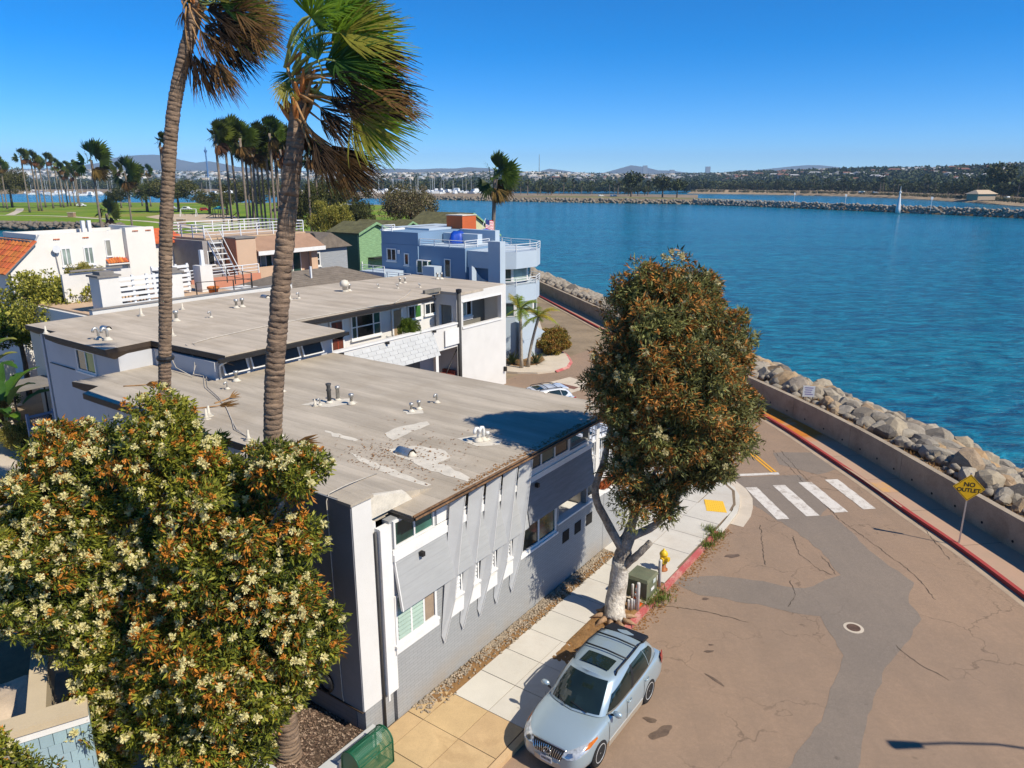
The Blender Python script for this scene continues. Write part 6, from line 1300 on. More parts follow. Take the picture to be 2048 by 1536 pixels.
# ---------------------------------------------------------------- fan palms
M_PTRUNK = None
def mat_ptrunk():
    t = NT('palm_trunk'); t.b.inputs['Roughness'].default_value = 0.95; vec = t.coords('obj')
    f = t.noise(vec, 9, 5, 0.7); n = t.noise(t.coords('obj', (1, 1, 7)), 2.2, 5, 0.7); b = t.noise(t.coords('obj', (1, 1, 0.5)), 0.9, 3)
    c = t.mix(t.ramp(n, 0.32, 0.66), (0.095, 0.062, 0.042), (0.30, 0.20, 0.13)); c = t.mix(t.ramp(b, 0.4, 0.65, 0, 0.5), c, (0.33, 0.22, 0.13)); c = t.mix(t.ramp(f, 0.5, 0.75, 0, 0.5), c, (0.05, 0.035, 0.026))
    t.base(c); t.bump(t.math('ADD', f, n), 0.9, 0.04); return t.m
M_PTRUNK = mat_ptrunk()
P_GREEN = mat_leaf('palm_green', (0.20, 0.33, 0.03), 0.35, 0.5, 0.4); P_DARK = mat_leaf('palm_dark_green', (0.05, 0.105, 0.016), 0.4, 0.3, 0.4); P_OLIVE = mat_leaf('palm_olive', (0.26, 0.24, 0.035), 0.4, 0.35, 0.5)
P_DEAD = mat_leaf('palm_dead', (0.20, 0.105, 0.035), 0.45, 0.15, 0.8); P_DEADD = mat_leaf('palm_dead_dark', (0.040, 0.022, 0.010), 0.4, 0.08, 0.8); P_STEM = mk('palm_stem', (0.30, 0.34, 0.10), 0.5, 0.2, 3); P_STEMB = mk('palm_stem_tan', (0.36, 0.20, 0.08), 0.7, 0.3, 4); P_BOOT = mk('palm_boot_orange', (0.46, 0.17, 0.045), 0.8, 0.35, 6, 30, 0.4)
def palm_trunk(path, r_of, rings, sides, parent, name='trunk', amp=0.05):
    L = [Vector(p) for p in path]; out = []; K = rings
    seg = [(L[i + 1] - L[i]).length for i in range(len(L) - 1)]; tot = sum(seg)
    def pos(s):
        d = s * tot
        for i, sg in enumerate(seg):
            if d <= sg or i == len(seg) - 1:
                t = d / sg; p0, p1, p2, p3 = L[max(i - 1, 0)], L[i], L[i + 1], L[min(i + 2, len(L) - 1)]
                return 0.5 * ((2 * p1) + (p2 - p0) * t + (2 * p0 - 5 * p1 + 4 * p2 - p3) * t * t + (3 * p1 - p0 - 3 * p2 + p3) * t ** 3)
            d -= sg
    pts = []; rr = []
    for k in range(K):
        r = r_of(k / K) * random.uniform(0.97, 1.03)
        for f, g in ((0.0, -1.0), (0.14, 0.75), (0.55, 1.0), (0.88, 0.55)): pts.append(pos((k + f) / K)); rr.append(r * (1 + amp * g))
    m = MB(); m.tube(pts, rr, sides); v = m.v
    m.v = [(x + random.uniform(-.006, .006), y + random.uniform(-.006, .006), z + random.uniform(-.03, .03)) for x, y, z in v]
    return m.build(name, M_PTRUNK, parent, True)
def frond(base, d0, d1, pet, blade, segs=34, spread=1.75, wind=Vector((1, 0, 0)), wind_k=0.5, grav=0.25, stem_r=0.022, jag=0.5, sub=4, rs=None, fold=0.35):
    """fan leaf: returns stem points and blade geometry (verts, quads)"""
    rs = rs or random; base = Vector(base); d0 = Vector(d0).normalized(); d1 = Vector(d1).normalized()
    stem = [base + (d0 * (t * pet) + (d1 - d0) * (0.5 * t * t * pet)) for t in (0, 0.25, 0.5, 0.75, 1.0)]; hub = stem[-1]
    side = d1.cross(Vector((rs.uniform(-.5, .5), -1, rs.uniform(-.3, .6)))); side = side.normalized() if side.length > 1e-3 else d1.orthogonal().normalized(); nrm = side.cross(d1).normalized()
    V = []; Q = []
    for i in range(segs):
        f = (i + 0.5) / segs * 2 - 1; th = f * spread + rs.uniform(-0.03, 0.03); dr = (d1 * math.cos(th) + side * math.sin(th) + nrm * (fold * abs(f) ** 1.2)).normalized()
        Ln = blade * (1.0 - 0.28 * abs(f) ** 2) * rs.uniform(0.82, 1.1); w = blade * max(spread, .55) / segs * 0.95; p = Vector(hub); q = dr.copy(); k0 = len(V); wd = nrm.cross(dr).normalized()
        for s in range(sub + 1):
            t = s / sub; ww = w * (0.12 + 1.5 * t if t < 0.5 else 0.87 * (1 - (t - 0.5) * 1.9)) * (1 if t < 0.99 else 0.25); ww = max(ww, 0.003)
            tw = wd * ww; V += [tuple(p - tw), tuple(p + tw)]
            q = (q + wind * (wind_k * t * t * 0.55) + Vector((0, 0, -grav * t * t * 0.6)) + Vector((rs.uniform(-1, 1), rs.uniform(-1, 1), rs.uniform(-1, 1))) * 0.05 * jag).normalized(); p = p + q * (Ln / sub)
        for s in range(sub): a = k0 + 2 * s; Q.append((a, a + 1, a + 3, a + 2))
    return stem, np.array(V), np.array(Q)
def add_frond(parent, off, leafm, stemm, *a, **k):
    r = k.get('stem_r', 0.022); stem, V, Q = frond(*a, **k); off = Vector(off); m = MB(); m.tube([p - off for p in stem], [r * 1.5, r * 1.15, r, r * 0.85, r * 0.7], 5)
    st = m.build('frond', stemm, parent, True); np_mesh('blade', V - np.array(off), Q, leafm, st); return st
def big_palm(name, label, path, r_of, rings, fr, seed, boots=14, skirt=None):
    rs = random.Random(seed); base = path[0]; t = thing(name, label, 'palm tree', base); off = Vector(base)
    palm_trunk([Vector(p) - off for p in path], r_of, rings, 14, t, amp=0.042); top = Vector(path[-1]); dirt = (top - Vector(path[-2])).normalized()
    for k in range(boots):
        a = rs.uniform(0, 6.28); h = rs.uniform(-0.55, 0.25); o = Vector((math.cos(a), math.sin(a), 0)); p = top - off + dirt * h + o * 0.13
        m = MB(); m.tube([p, p + o * 0.10 + Vector((0, 0, 0.14)), p + o * 0.22 + Vector((0, 0, 0.30 + rs.uniform(-.05, .1)))], [0.06, 0.05, 0.02], 5); m.build('leaf_boot', P_BOOT if rs.random() < 0.6 else P_STEMB, t)
    for (hub, tip, spread, kind) in fr:
        dead = kind in 'xk'; dy = rs.uniform(-.55, .45); H = at_dist(hub[0], hub[1], top.y + dy); E_ = at_dist(tip[0], tip[1], top.y + dy * 1.5 + rs.uniform(-.25, .25)); lm, sm = {'g': (P_GREEN, P_STEM), 'd': (P_DARK, P_STEM), 'o': (P_OLIVE, P_STEM), 'x': (P_DEAD, P_STEMB), 'k': (P_DEADD, P_STEMB)}[kind]
        b0 = top + dirt * (0.12 if not dead else -0.15) + Vector((rs.uniform(-.06, .06), rs.uniform(-.06, .06), 0)); pet = (H - b0).length; d1 = (E_ - H).normalized(); d0 = ((H - b0) * 2 / pet - d1).normalized() if not dead else ((H - b0) / pet); d0 = (d0 * .6 + (H - b0).normalized() * .8).normalized()
        st_end = b0 + d0 * pet + (d1 - d0) * (0.5 * pet); add_frond(t, off, lm, sm, b0 + (H - st_end), d0, d1, pet, (E_ - H).length * 1.05, segs=44 if not dead else 38, spread=spread, wind_k=0.42 if not dead else 0.25, grav=0.22 if not dead else 0.35, jag=1.3 if not dead else 2.2, sub=5, rs=rs, stem_r=0.024, fold=0.45)
    return t
pb = G(578, 1512, 0.33); d_p = pb.y
pathR = [pb, T(562, 1230, d_p), T(547, 960, d_p + 0.05), T(548, 780, d_p + 0.1), T(560, 600, d_p + 0.2), T(578, 400, d_p + 0.3), T(592, 270, d_p + 0.35), T(600, 195, d_p + 0.4)]
rs_ = random.Random(2)
frR = [((650, 15), (742, -18), 1.1, 'g'), ((655, 42), (782, 10), 1.1, 'g'), ((662, 88), (812, 62), 1.0, 'g'), ((660, 104), (800, 112), 1.05, 'g'), ((640, 62), (690, -30), 1.1, 'd'), ((622, 35), (655, -40), 1.2, 'g'), ((694, 215), (842, 250), 0.95, 'g'), ((704, 226), (815, 305), 0.9, 'o'), ((690, 150), (800, 158), 0.9, 'd'), ((700, 172), (812, 205), 0.85, 'd'), ((672, 122), (770, 150), 0.9, 'd'), ((636, 120), (604, 50), 0.9, 'd'), ((576, 165), (556, 215), 0.8, 'o'), ((590, 148), (558, 186), 0.7, 'd'), ((680, 66), (822, 88), 0.8, 'o'), ((670, 30), (800, 60), 0.9, 'o'),
       ((720, 120), (838, 150), 0.30, 'x'), ((735, 150), (852, 200), 0.28, 'k'), ((745, 180), (855, 240), 0.25, 'x'), ((720, 205), (840, 235), 0.3, 'k'), ((700, 90), (835, 125), 0.3, 'k'), ((660, 200), (760, 240), 0.5, 'k'), ((650, 225), (720, 300), 0.5, 'k'), ((640, 240), (700, 290), 0.5, 'x'),
       ((640, 285), (722, 385), 0.5, 'k'), ((655, 298), (748, 372), 0.5, 'x'), ((628, 280), (672, 365), 0.5, 'k'), ((662, 290), (765, 352), 0.5, 'k'), ((622, 300), (646, 362), 0.45, 'k'), ((645, 315), (702, 398), 0.5, 'x'), ((680, 318), (758, 388), 0.5, 'k'), ((612, 260), (640, 330), 0.5, 'k'), ((690, 310), (765, 345), 0.5, 'k'), ((675, 60), (795, 40), 1.1, 'g'), ((690, 95), (830, 110), 1.0, 'g'), ((640, 20), (720, -40), 1.2, 'g'), ((700, 205), (838, 228), 0.9, 'g'), ((710, 235), (800, 318), 0.8, 'g'), ((650, 130), (755, 120), 0.9, 'd'), ((715, 150), (822, 172), 0.7, 'g'), ((640, 215), (700, 260), 0.6, 'k'), ((660, 160), (750, 200), 0.6, 'k')]
big_palm('fan_palm', 'tall fan palm with bright green wind-swept fronds rooted in the corner planter', pathR, lambda s: 0.30 - 0.12 * min(1, s * 8) if s < 0.12 else 0.165 + 0.03 * math.sin(min(1, (s - 0.12) / 0.88) * math.pi) - 0.01 * s, 120, frR, 4, 22)
dl = 25.0
bl_ = AB(0.55, 12.6, 0); dl = bl_.y
pathL = [bl_, T(323, 900, dl), T(330, 700, dl), T(331, 520, dl + 0.05), T(335, 380, dl + 0.1), T(345, 240, dl + 0.2), T(362, 140, dl + 0.3), T(388, 40, dl + 0.4), T(400, 0, dl + 0.45)]
frL = [((430, 2), (505, -45), 0.9, 'o'), ((450, 20), (548, 38), 0.9, 'o'), ((470, 42), (566, 78), 0.7, 'x'), ((480, 58), (552, 118), 0.7, 'g'), ((450, 70), (545, 125), 0.6, 'k'), ((440, 42), (535, 62), 0.7, 'k'), ((500, 58), (575, 108), 0.6, 'x'), ((430, 90), (505, 150), 0.6, 'k'), ((462, 98), (515, 165), 0.5, 'k'), ((388, 108), (428, 212), 0.42, 'x'), ((402, 112), (444, 202), 0.42, 'k'), ((432, 122), (484, 208), 0.42, 'x'), ((422, 126), (474, 200), 0.42, 'k'), ((378, 100), (400, 180), 0.4, 'k'), ((380, 8), (366, -45), 0.9, 'd'), ((420, -12), (475, -65), 1.0, 'd'), ((492, 28), (580, 58), 0.6, 'o'), ((366, 22), (366, 62), 0.5, 'k'), ((410, 50), (470, 110), 0.6, 'k'), ((400, 60), (450, 130), 0.5, 'x'), ((480, 0), (560, 10), 0.7, 'o'), ((465, 75), (530, 100), 0.6, 'o'), ((510, 40), (572, 90), 0.5, 'k'), ((430, 30), (520, 90), 0.7, 'k'), ((470, 20), (560, 50), 0.7, 'x'), ((440, 60), (520, 105), 0.7, 'x'), ((415, 20), (500, 20), 0.9, 'k'), ((460, 50), (555, 95), 0.7, 'o'), ((440, 5), (530, 0), 0.9, 'd'), ((480, 85), (540, 130), 0.5, 'k'), ((420, 70), (480, 130), 0.6, 'k'), ((500, 20), (575, 30), 0.7, 'k')]
pl_ = big_palm('fan_palm', 'tall leaning fan palm with shaggy brown fronds rising past the flat roof', pathL, lambda s: 0.26 - 0.09 * min(1, s * 8) if s < 0.12 else 0.165 + 0.02 * math.sin(s * 3.1) + 0.02 * s, 150, frL, 9, 16)
# thin band round the leaning palm
q = T(331, 716, dl); m = MB(); m.lathe([(0.26, -0.06), (0.28, 0.0), (0.26, 0.07)], (q.x - bl_.x, q.y - bl_.y, q.z), 12); m.build('trunk_band', M_GUT, pl_)
# fallen fronds on the roof
for lab, u, v, ang, ln in (('torn brown palm frond lying on the roof by the white vents', 430, 815, 0.4, 1.3), ('pile of dry brown palm fronds by the roof cables', 455, 800, 1.2, 0.9), ('dry palm frond wrapped round the palm trunk where it passes the roof', 575, 890, 0.1, 1.5), ('long thin dry frond stalk on the roof below the rear eave', 290, 772, 0.15, 1.2)):
    p = AB(*Gab(u, v, ZR), ZR + 0.05); t = thing('fallen_frond', lab, 'palm frond', p); d = Vector((math.cos(ang), math.sin(ang) * 0.6, 0.06)); add_frond(t, p, P_DEAD, P_STEMB, p - d * 0.8, d, d, ln * 0.7, ln * 0.55, segs=10, spread=0.5, wind_k=0, grav=0.12, jag=2.2, stem_r=0.028)
# ---------------------------------------------------------------- park and street palms (shared crowns)
def simple_crown(seed, n=34, blade=1.25, wind_k=0.45):
    rs = random.Random(seed); V = []; Q = []; MI = []; o = 0
    for i in range(n):
        dead = i > n * 0.66; el = rs.uniform(-25, 80) if not dead else rs.uniform(-85, -45); az = rs.uniform(0, 360); d0 = Vector((math.cos(R(el)) * math.cos(R(az)), math.cos(R(el)) * math.sin(R(az)), math.sin(R(el)))); d1 = (d0 + Vector((0.75, 0, -0.2))).normalized()
        st, v, q = frond((0, 0, 0), d0, d1, rs.uniform(0.7, 1.1), blade * rs.uniform(0.85, 1.15), segs=12, spread=1.3 if not dead else 0.6, wind_k=wind_k, grav=0.35 if not dead else 0.6, sub=3, rs=rs)
        V.append(v); Q.append(q + o); MI += [2 + (rs.random() < 0.4) if dead else (0 if rs.random() < 0.55 else 1)] * len(q); o += len(v)
    return np.concatenate(V), np.concatenate(Q), MI
PK = [mat_leaf('park_palm_green', (0.10, 0.135, 0.018), 0.4, 0.3, 0.5, 0.2), mat_leaf('park_palm_dark', (0.035, 0.050, 0.012), 0.4, 0.2, 0.5, 0.2), mat_leaf('park_palm_dead', (0.17, 0.09, 0.025), 0.4, 0.1, 0.8, 0.2), mat_leaf('park_palm_dead_dark', (0.06, 0.036, 0.016), 0.4, 0.1, 0.8, 0.2)]
M_PT2 = mk('slim_palm_trunk', (0.21, 0.165, 0.125), 0.95, 0.25, 2, 8, 0.4, 0.03, kind='obj')
PALM_CROWN = []
for s in range(5):
    v, q, mi = simple_crown(40 + s); o = np_mesh('crown', v, q, PK, None, mi); PALM_CROWN.append(o.data); bpy.data.objects.remove(o)
def trunk_mesh(seed):
    rs = random.Random(seed); m = MB(); bx, by = rs.uniform(-.06, .06), rs.uniform(-.04, .04); m.tube([(bx * 4 * (t * (1 - t)), by * t, t) for t in (0, .1, .25, .5, .75, 1.0)], [1.5, 1.1, 0.95, 0.85, 0.8, 0.8], 8)
    v = [(x, y, z) for x, y, z in m.v]; return m
def street_palm(base, h, label, group, s=1.0, r=0.2, crown=None, lean=0.0, name='palm_tree'):
    t = thing(name, label, 'palm tree', base, 0, group); m = MB(); k = 7; lx = random.uniform(-.25, .25) + lean; pts = [(lx * (i / k) ** 2, 0, h * i / k) for i in range(k + 1)]; m.tube(pts, [r * (1.5 - 0.7 * min(1, i / 1.5)) if i < 2 else r * (0.8 + 0.02 * i) for i in range(k + 1)], 8); m.build('trunk', M_PT2, t, True)
    c = bpy.data.objects.new('crown', crown or random.choice(PALM_CROWN)); COL.objects.link(c); c.parent = t; c.location = (lx, 0, h); c.scale = (s, s, s * random.uniform(0.95, 1.15)); c.rotation_euler = (0, 0, random.uniform(-.35, .35)); return t
gp_lab = 'slim fan palm in the tight row of palms behind the pink house'
for u, vt, dist in ((431, 268, 104), (446, 258, 108), (461, 262, 112), (480, 268, 106), (488, 290, 116), (502, 285, 110), (510, 268, 118), (520, 300, 124), (528, 262, 112), (536, 258, 108), (546, 270, 116), (552, 300, 122), (560, 290, 110), (570, 275, 115), (497, 300, 125), (612, 300, 118), (628, 310, 122)):
    p = at_dist(u, vt + 8, dist); street_palm((p.x, p.y, -0.03), p.z, gp_lab, 'row of slim palms', random.uniform(1.15, 1.45), 0.19)
p = at_dist(1000, 352, 78); street_palm((p.x - 0.9, p.y, -0.03), p.z, 'single fan palm by the shore behind the blue house', None, 1.25, 0.22, PALM_CROWN[0], 0.55)
big_l = [(183, 320, 150, 2.0, 'tall fan palm with a large windblown crown above the white house roof'), (250, 345, 205, 2.3, 'fan palm with a full green crown on the lawn next to the bushy young palm'), (318, 285, 150, 1.05, 'very tall thin palm partly hidden by the leaning palm trunk')]
for u, v, d, s, lab in big_l:
    p = at_dist(u, v, d); street_palm((p.x, p.y, -0.03), p.z, lab, None, s, 0.26)
p = G(215, 447); yp = street_palm((p.x, p.y, -0.03), 3.2, 'short bushy young palm standing on the lawn by the inlet', None, 2.4, 0.5, PALM_CROWN[2])
gl = 'slim palm standing on the park lawn at the edge of the bay'
for u, vb, vt in ((8, 416, 318), (15, 418, 325), (60, 425, 306), (78, 422, 310), (84, 422, 312), (92, 415, 318), (107, 417, 312), (128, 415, 330), (122, 414, 322), (136, 413, 340), (142, 412, 326), (150, 412, 345), (157, 412, 325), (160, 414, 335), (243, 416, 332), (262, 414, 345), (285, 412, 335), (302, 413, 335)):
    b = G(u, vb); p = at_dist(u, vt + 4, b.y); street_palm((b.x, b.y, -0.03), p.z - 0.5, gl, 'slim palms on the park lawn', random.uniform(1.5, 1.9), 0.33)
# ---------------------------------------------------------------- round park trees
TREE_V = []
def round_crown(seed, mats, n_cl=60, per=70, L=0.42, W=0.14, shape=(1, 1, 0.72), lob=7):
    rng = np.random.default_rng(seed); lobes = []
    for i in range(lob): a = 2 * math.pi * i / lob + rng.uniform(-.4, .4); r = rng.uniform(0.35, 0.6); lobes.append((r * math.cos(a), r * math.sin(a), rng.uniform(-0.2, 0.35), *(rng.uniform(0.4, 0.55) * np.ones(3))))
    lobes.append((0, 0, 0.25, 0.6, 0.6, 0.5)); cl = []
    for k in range(n_cl):
        x, y, z, rx, ry, rz = lobes[k % len(lobes)]; d = rng.normal(size=3); d /= np.linalg.norm(d); cl.append((x + d[0] * rx, y + d[1] * ry, (z + d[2] * rz)))
    cl = np.array(cl) * np.array(shape); rad = rng.uniform(0.13, 0.24, n_cl); w = np.array([(0.55, 0.35, 0.10) if rng.random() < 0.5 else (0.3, 0.2, 0.5) for _ in cl])
    V, Q, MI = leaf_cloud(rng, cl, rad, per, L * 0.16, W * 0.16, 0.0, (0, 0, 0), 0.4, cl_w=w); o = np_mesh('crown', V, Q, mats, None, MI); me = o.data; bpy.data.objects.remove(o); return me
RT = [mat_leaf('park_tree_leaf', (0.075, 0.085, 0.022), 0.4, 0.15, 0.6, 0.2), mat_leaf('park_tree_dark', (0.024, 0.030, 0.010), 0.4, 0.1, 0.6, 0.2), mat_leaf('park_tree_light', (0.13, 0.13, 0.035), 0.4, 0.2, 0.6, 0.2)]
RT2 = [mat_leaf('dry_tree_leaf', (0.16, 0.145, 0.055), 0.4, 0.2, 0.6, 0.1), mat_leaf('dry_tree_dark', (0.07, 0.058, 0.028), 0.4, 0.1, 0.6, 0.1), mat_leaf('dry_tree_pale', (0.26, 0.20, 0.11), 0.35, 0.2, 0.6, 0.1)]
RT3 = [mat_leaf('yellow_bush_leaf', (0.30, 0.245, 0.04), 0.4, 0.3, 0.6, 0.1), mat_leaf('yellow_bush_dark', (0.12, 0.11, 0.02), 0.4, 0.15, 0.6, 0.1), mat_leaf('yellow_bush_pale', (0.50, 0.38, 0.09), 0.35, 0.3, 0.6, 0.1)]
RT4 = [mat_leaf('vivid_leaf', (0.08, 0.16, 0.012), 0.4, 0.3, 0.5, 0.1), mat_leaf('vivid_dark', (0.02, 0.045, 0.008), 0.4, 0.15, 0.6, 0.1), mat_leaf('vivid_pale', (0.16, 0.24, 0.02), 0.35, 0.3, 0.5, 0.1)]
CR_D = [round_crown(60 + i, RT, 90, 90) for i in range(3)]; CR_Y = round_crown(70, RT2, 150, 130, 0.3, 0.1); CR_B = round_crown(74, RT3, 130, 130, 0.34, 0.13); CR_G = round_crown(78, RT4, 130, 120, 0.36, 0.15)
def tree(base, h, rx, rz, label, crown, group=None, ry=None, trunk=0.25, cat='tree', name='tree', cz=None):
    t = thing(name, label, cat, base, 0, group); cz = cz if cz is not None else h - rz * 0.85; m = MB(); top = max(0.4, cz); m.tube([(0, 0, 0), (0.1, 0, top * 0.5), (0, 0, top)], [trunk * 1.3, trunk, trunk * 0.7], 7)
    for k in range(4): a = k * 1.6 + h; m.tube([(0, 0, top * 0.75), (rx * 0.3 * math.cos(a), rx * 0.3 * math.sin(a), top + rz * 0.1), (rx * 0.6 * math.cos(a), rx * 0.6 * math.sin(a), top + rz * 0.3)], [trunk * 0.6, trunk * 0.4, trunk * 0.15], 5)
    m.build('trunk', M_BARKB, t, True); c = bpy.data.objects.new('crown', crown); COL.objects.link(c); c.parent = t; c.location = (0, 0, cz); c.scale = (rx, ry or rx, rz / 0.72); c.rotation_euler = (0, 0, random.uniform(0, 6.3)); return t
for u, vb, vt, w, lab in ((25, 415, 338, 75, 'large dark round tree at the left end of the park lawn'), (295, 424, 360, 70, 'dark dome-shaped tree just left of the leaning palm trunk'), (358, 424, 362, 95, 'broad dark dome-shaped tree shading the swings'), (235, 424, 378, 45, 'dark tree behind the bushy young palm'), (420, 428, 385, 55, 'small dark tree left of the row of slim palms'), (508, 436, 362, 95, 'wide dark tree behind the row of slim palms'), (455, 430, 385, 40, 'low dark tree between the playground and the palm row')):
    b = G(u, vb); p = at_dist(u, vt, b.y); pxm = FPX / b.y; tree((b.x, b.y, -0.03), p.z, w / 2 / pxm * 1.05, (p.z) * 0.42, lab, CR_D[int(u) % 3], None, None, 0.5)
for u, v0, v1, w, d, crn, lab in ((818, 352, 460, 112, 128, CR_Y, 'pale brownish bushy tree between the green gables and the bay'), (665, 350, 470, 120, 150, CR_D[0], 'dark tree behind the green house roof'), (640, 360, 480, 80, 120, CR_D[1], 'dark leafy tree rising just right of the big palm trunk'), (660, 395, 480, 80, 100, CR_B, 'yellow-green bush between the pink house and the green house'), (720, 395, 470, 60, 135, CR_D[2], 'dark tree right of the curved street lamp'), (590, 370, 470, 70, 140, CR_D[2], 'dark tree partly hidden by the big palm trunk')):
    p1 = at_dist(u, v0, d); p0 = at_dist(u, v1, d); z0 = max(0, p0.z); rz = (p1.z - z0) / 2; tree((p1.x, p1.y, -0.03), p1.z, w / 2 * d / FPX, rz, lab, crn, None, None, 0.25, cz=(p1.z + z0) / 2)
# bushes between the left houses
for u, v, d, w, h, crn, lab in ((108, 608, 43.5, 190, 165, CR_B, 'tall yellow-leaved bush in front of the white house'), (165, 560, 44.5, 75, 85, CR_B, 'feathery top of the yellow bush beside the white house wall'), (35, 660, 46.0, 150, 110, CR_G, 'dense vivid green tree below the yellow bush')):
    p = at_dist(u, v, d); k = d / FPX; tree((p.x, p.y, -0.03), p.z + h / 2 * k, w / 2 * k * 1.05, h / 2 * k, lab, crn, None, None, 0.15, cz=p.z)
p = AB(5.6, 37.4); t = tree((p.x, p.y, -0.03), 2.2, 1.6, 0.9, 'clipped green hedge by the white garden wall', CR_G, None, 0.6, 0.1, 'hedge', 'hedge', 1.2)
# round clipped bush and agaves on the island
p = G(1106, 704, 0.13); tree((p.x, p.y, 0.13), 2.1, 1.45, 1.15, 'round clipped bush with orange-brown tips on the paved island', round_crown(91, [RT3[0], RT3[1], mat_leaf('bush_orange', (0.30, 0.14, 0.03), 0.3, 0.2)], 190, 150, 0.42, 0.2), None, None, 0.1, 'bush', 'bush', 0.85)
def spiky(base, label, n=38, L=0.9, mat=None):
    V = []; Q = []; rs = random.Random(int(base[0] * 100))
    for i in range(n):
        a = rs.uniform(0, 6.28); el = rs.uniform(0.25, 1.35); d = Vector((math.cos(a) * math.cos(el), math.sin(a) * math.cos(el), math.sin(el))); s = d.cross(Vector((0, 0, 1))).normalized() * 0.045; l = L * rs.uniform(0.7, 1.1); k = len(V)
        V += [tuple(-s), tuple(s), tuple(d * l * .6 + s * 0.8), tuple(d * l * .6 - s * 0.8), tuple(d * l + Vector((0, 0, -0.12 * l)))]; Q += [(k, k + 1, k + 2, k + 3), (k + 3, k + 2, k + 4, k + 4)]
    t = thing('agave', label, 'plant', base); me = bpy.data.meshes.new('leaves'); me.from_pydata(V, [], [q if q[2] != q[3] else q[:3] for q in Q]); link('rosette', me, mat, t); m = MB(); m.lathe([(0.1, -0.02), (0.08, 0.12)], n=8); m.build('stem', M_BARKB, t); return t
AG = mat_leaf('agave_leaf', (0.075, 0.095, 0.035), 0.3, 0.15, 0.5)
for u, v, lab, l in ((1025, 728, 'spiky plant left of the two slender palms on the island', 1.25), (1072, 726, 'spiky plant right of the two slender palms on the island', 1.15)):
    p = G(u, v, 0.14); spiky(tuple(p), lab, 60, l, AG)
# feather palms on the island: arching fronds with leaflets
def feather_frond(parent, base, az, el, L, mat, rs, wind=0.0):
    d = Vector((math.cos(az) * math.cos(el), math.sin(az) * math.cos(el), math.sin(el))); p = Vector(base); pts = [p.copy()]; n = 9
    for i in range(n): d = (d + Vector((wind * 0.08, 0, -0.17))).normalized(); p = p + d * (L / n); pts.append(p.copy())
    m = MB(); m.tube(pts, [0.03 - 0.0025 * i for i in range(n + 1)], 5); V = []; Q = []
    for i in range(1, n):
        for j in range(4):
            q = pts[i].lerp(pts[i + 1], j / 4); t = (pts[i + 1] - pts[i]).normalized(); s = t.cross(Vector((0, 0, 1))).normalized()
            for sg in (1, -1):
                dr = (s * sg + t * 0.7 + Vector((0, 0, -0.35 + rs.uniform(-.2, .2)))).normalized(); l = 0.42 * math.sin(math.pi * min(0.97, (i + j / 4) / n + 0.08)) ** 0.6; w = t * 0.022; k = len(V); V += [tuple(q - w), tuple(q + w), tuple(q + dr * l + w * 0.3), tuple(q + dr * l - w * 0.3)]; Q.append((k, k + 1, k + 2, k + 3))
    st = m.build('frond', P_STEM, parent, True); np_mesh('leaflets', np.array(V), np.array(Q), mat, st)
QP = [mat_leaf('bright_palm_leaf', (0.22, 0.30, 0.015), 0.3, 0.45, 0.45), mat_leaf('yellow_palm_leaf', (0.42, 0.32, 0.03), 0.3, 0.4, 0.5)]
M_GPT = mk('pale_palm_trunk', (0.36, 0.31, 0.24), 0.9, 0.25, 3, 12, 0.4, 0.02, kind='obj')
for u, v, h, lab, lean in ((1043, 735, 4.3, 'slender feather palm with a straight pale trunk on the island', -0.1), (1056, 733, 3.7, 'slender feather palm leaning out with yellowing fronds on the island', 0.75)):
    b = G(u, v, 0.14); rs = random.Random(u); t = thing('feather_palm', lab, 'palm tree', b); m = MB(); m.tube([(lean * (i / 6) ** 1.4, 0, h * i / 6) for i in range(7)], [0.16, 0.12, 0.11, 0.105, 0.10, 0.10, 0.11], 8); m.build('trunk', M_GPT, t, True)
    for k in range(15): feather_frond(t, (lean, 0, h), k * 2.4 + rs.uniform(-.3, .3), rs.uniform(0.2, 1.25), rs.uniform(1.4, 1.9), QP[0] if rs.random() < (0.8 if lean < 0 else 0.55) else QP[1], rs, 0.6)
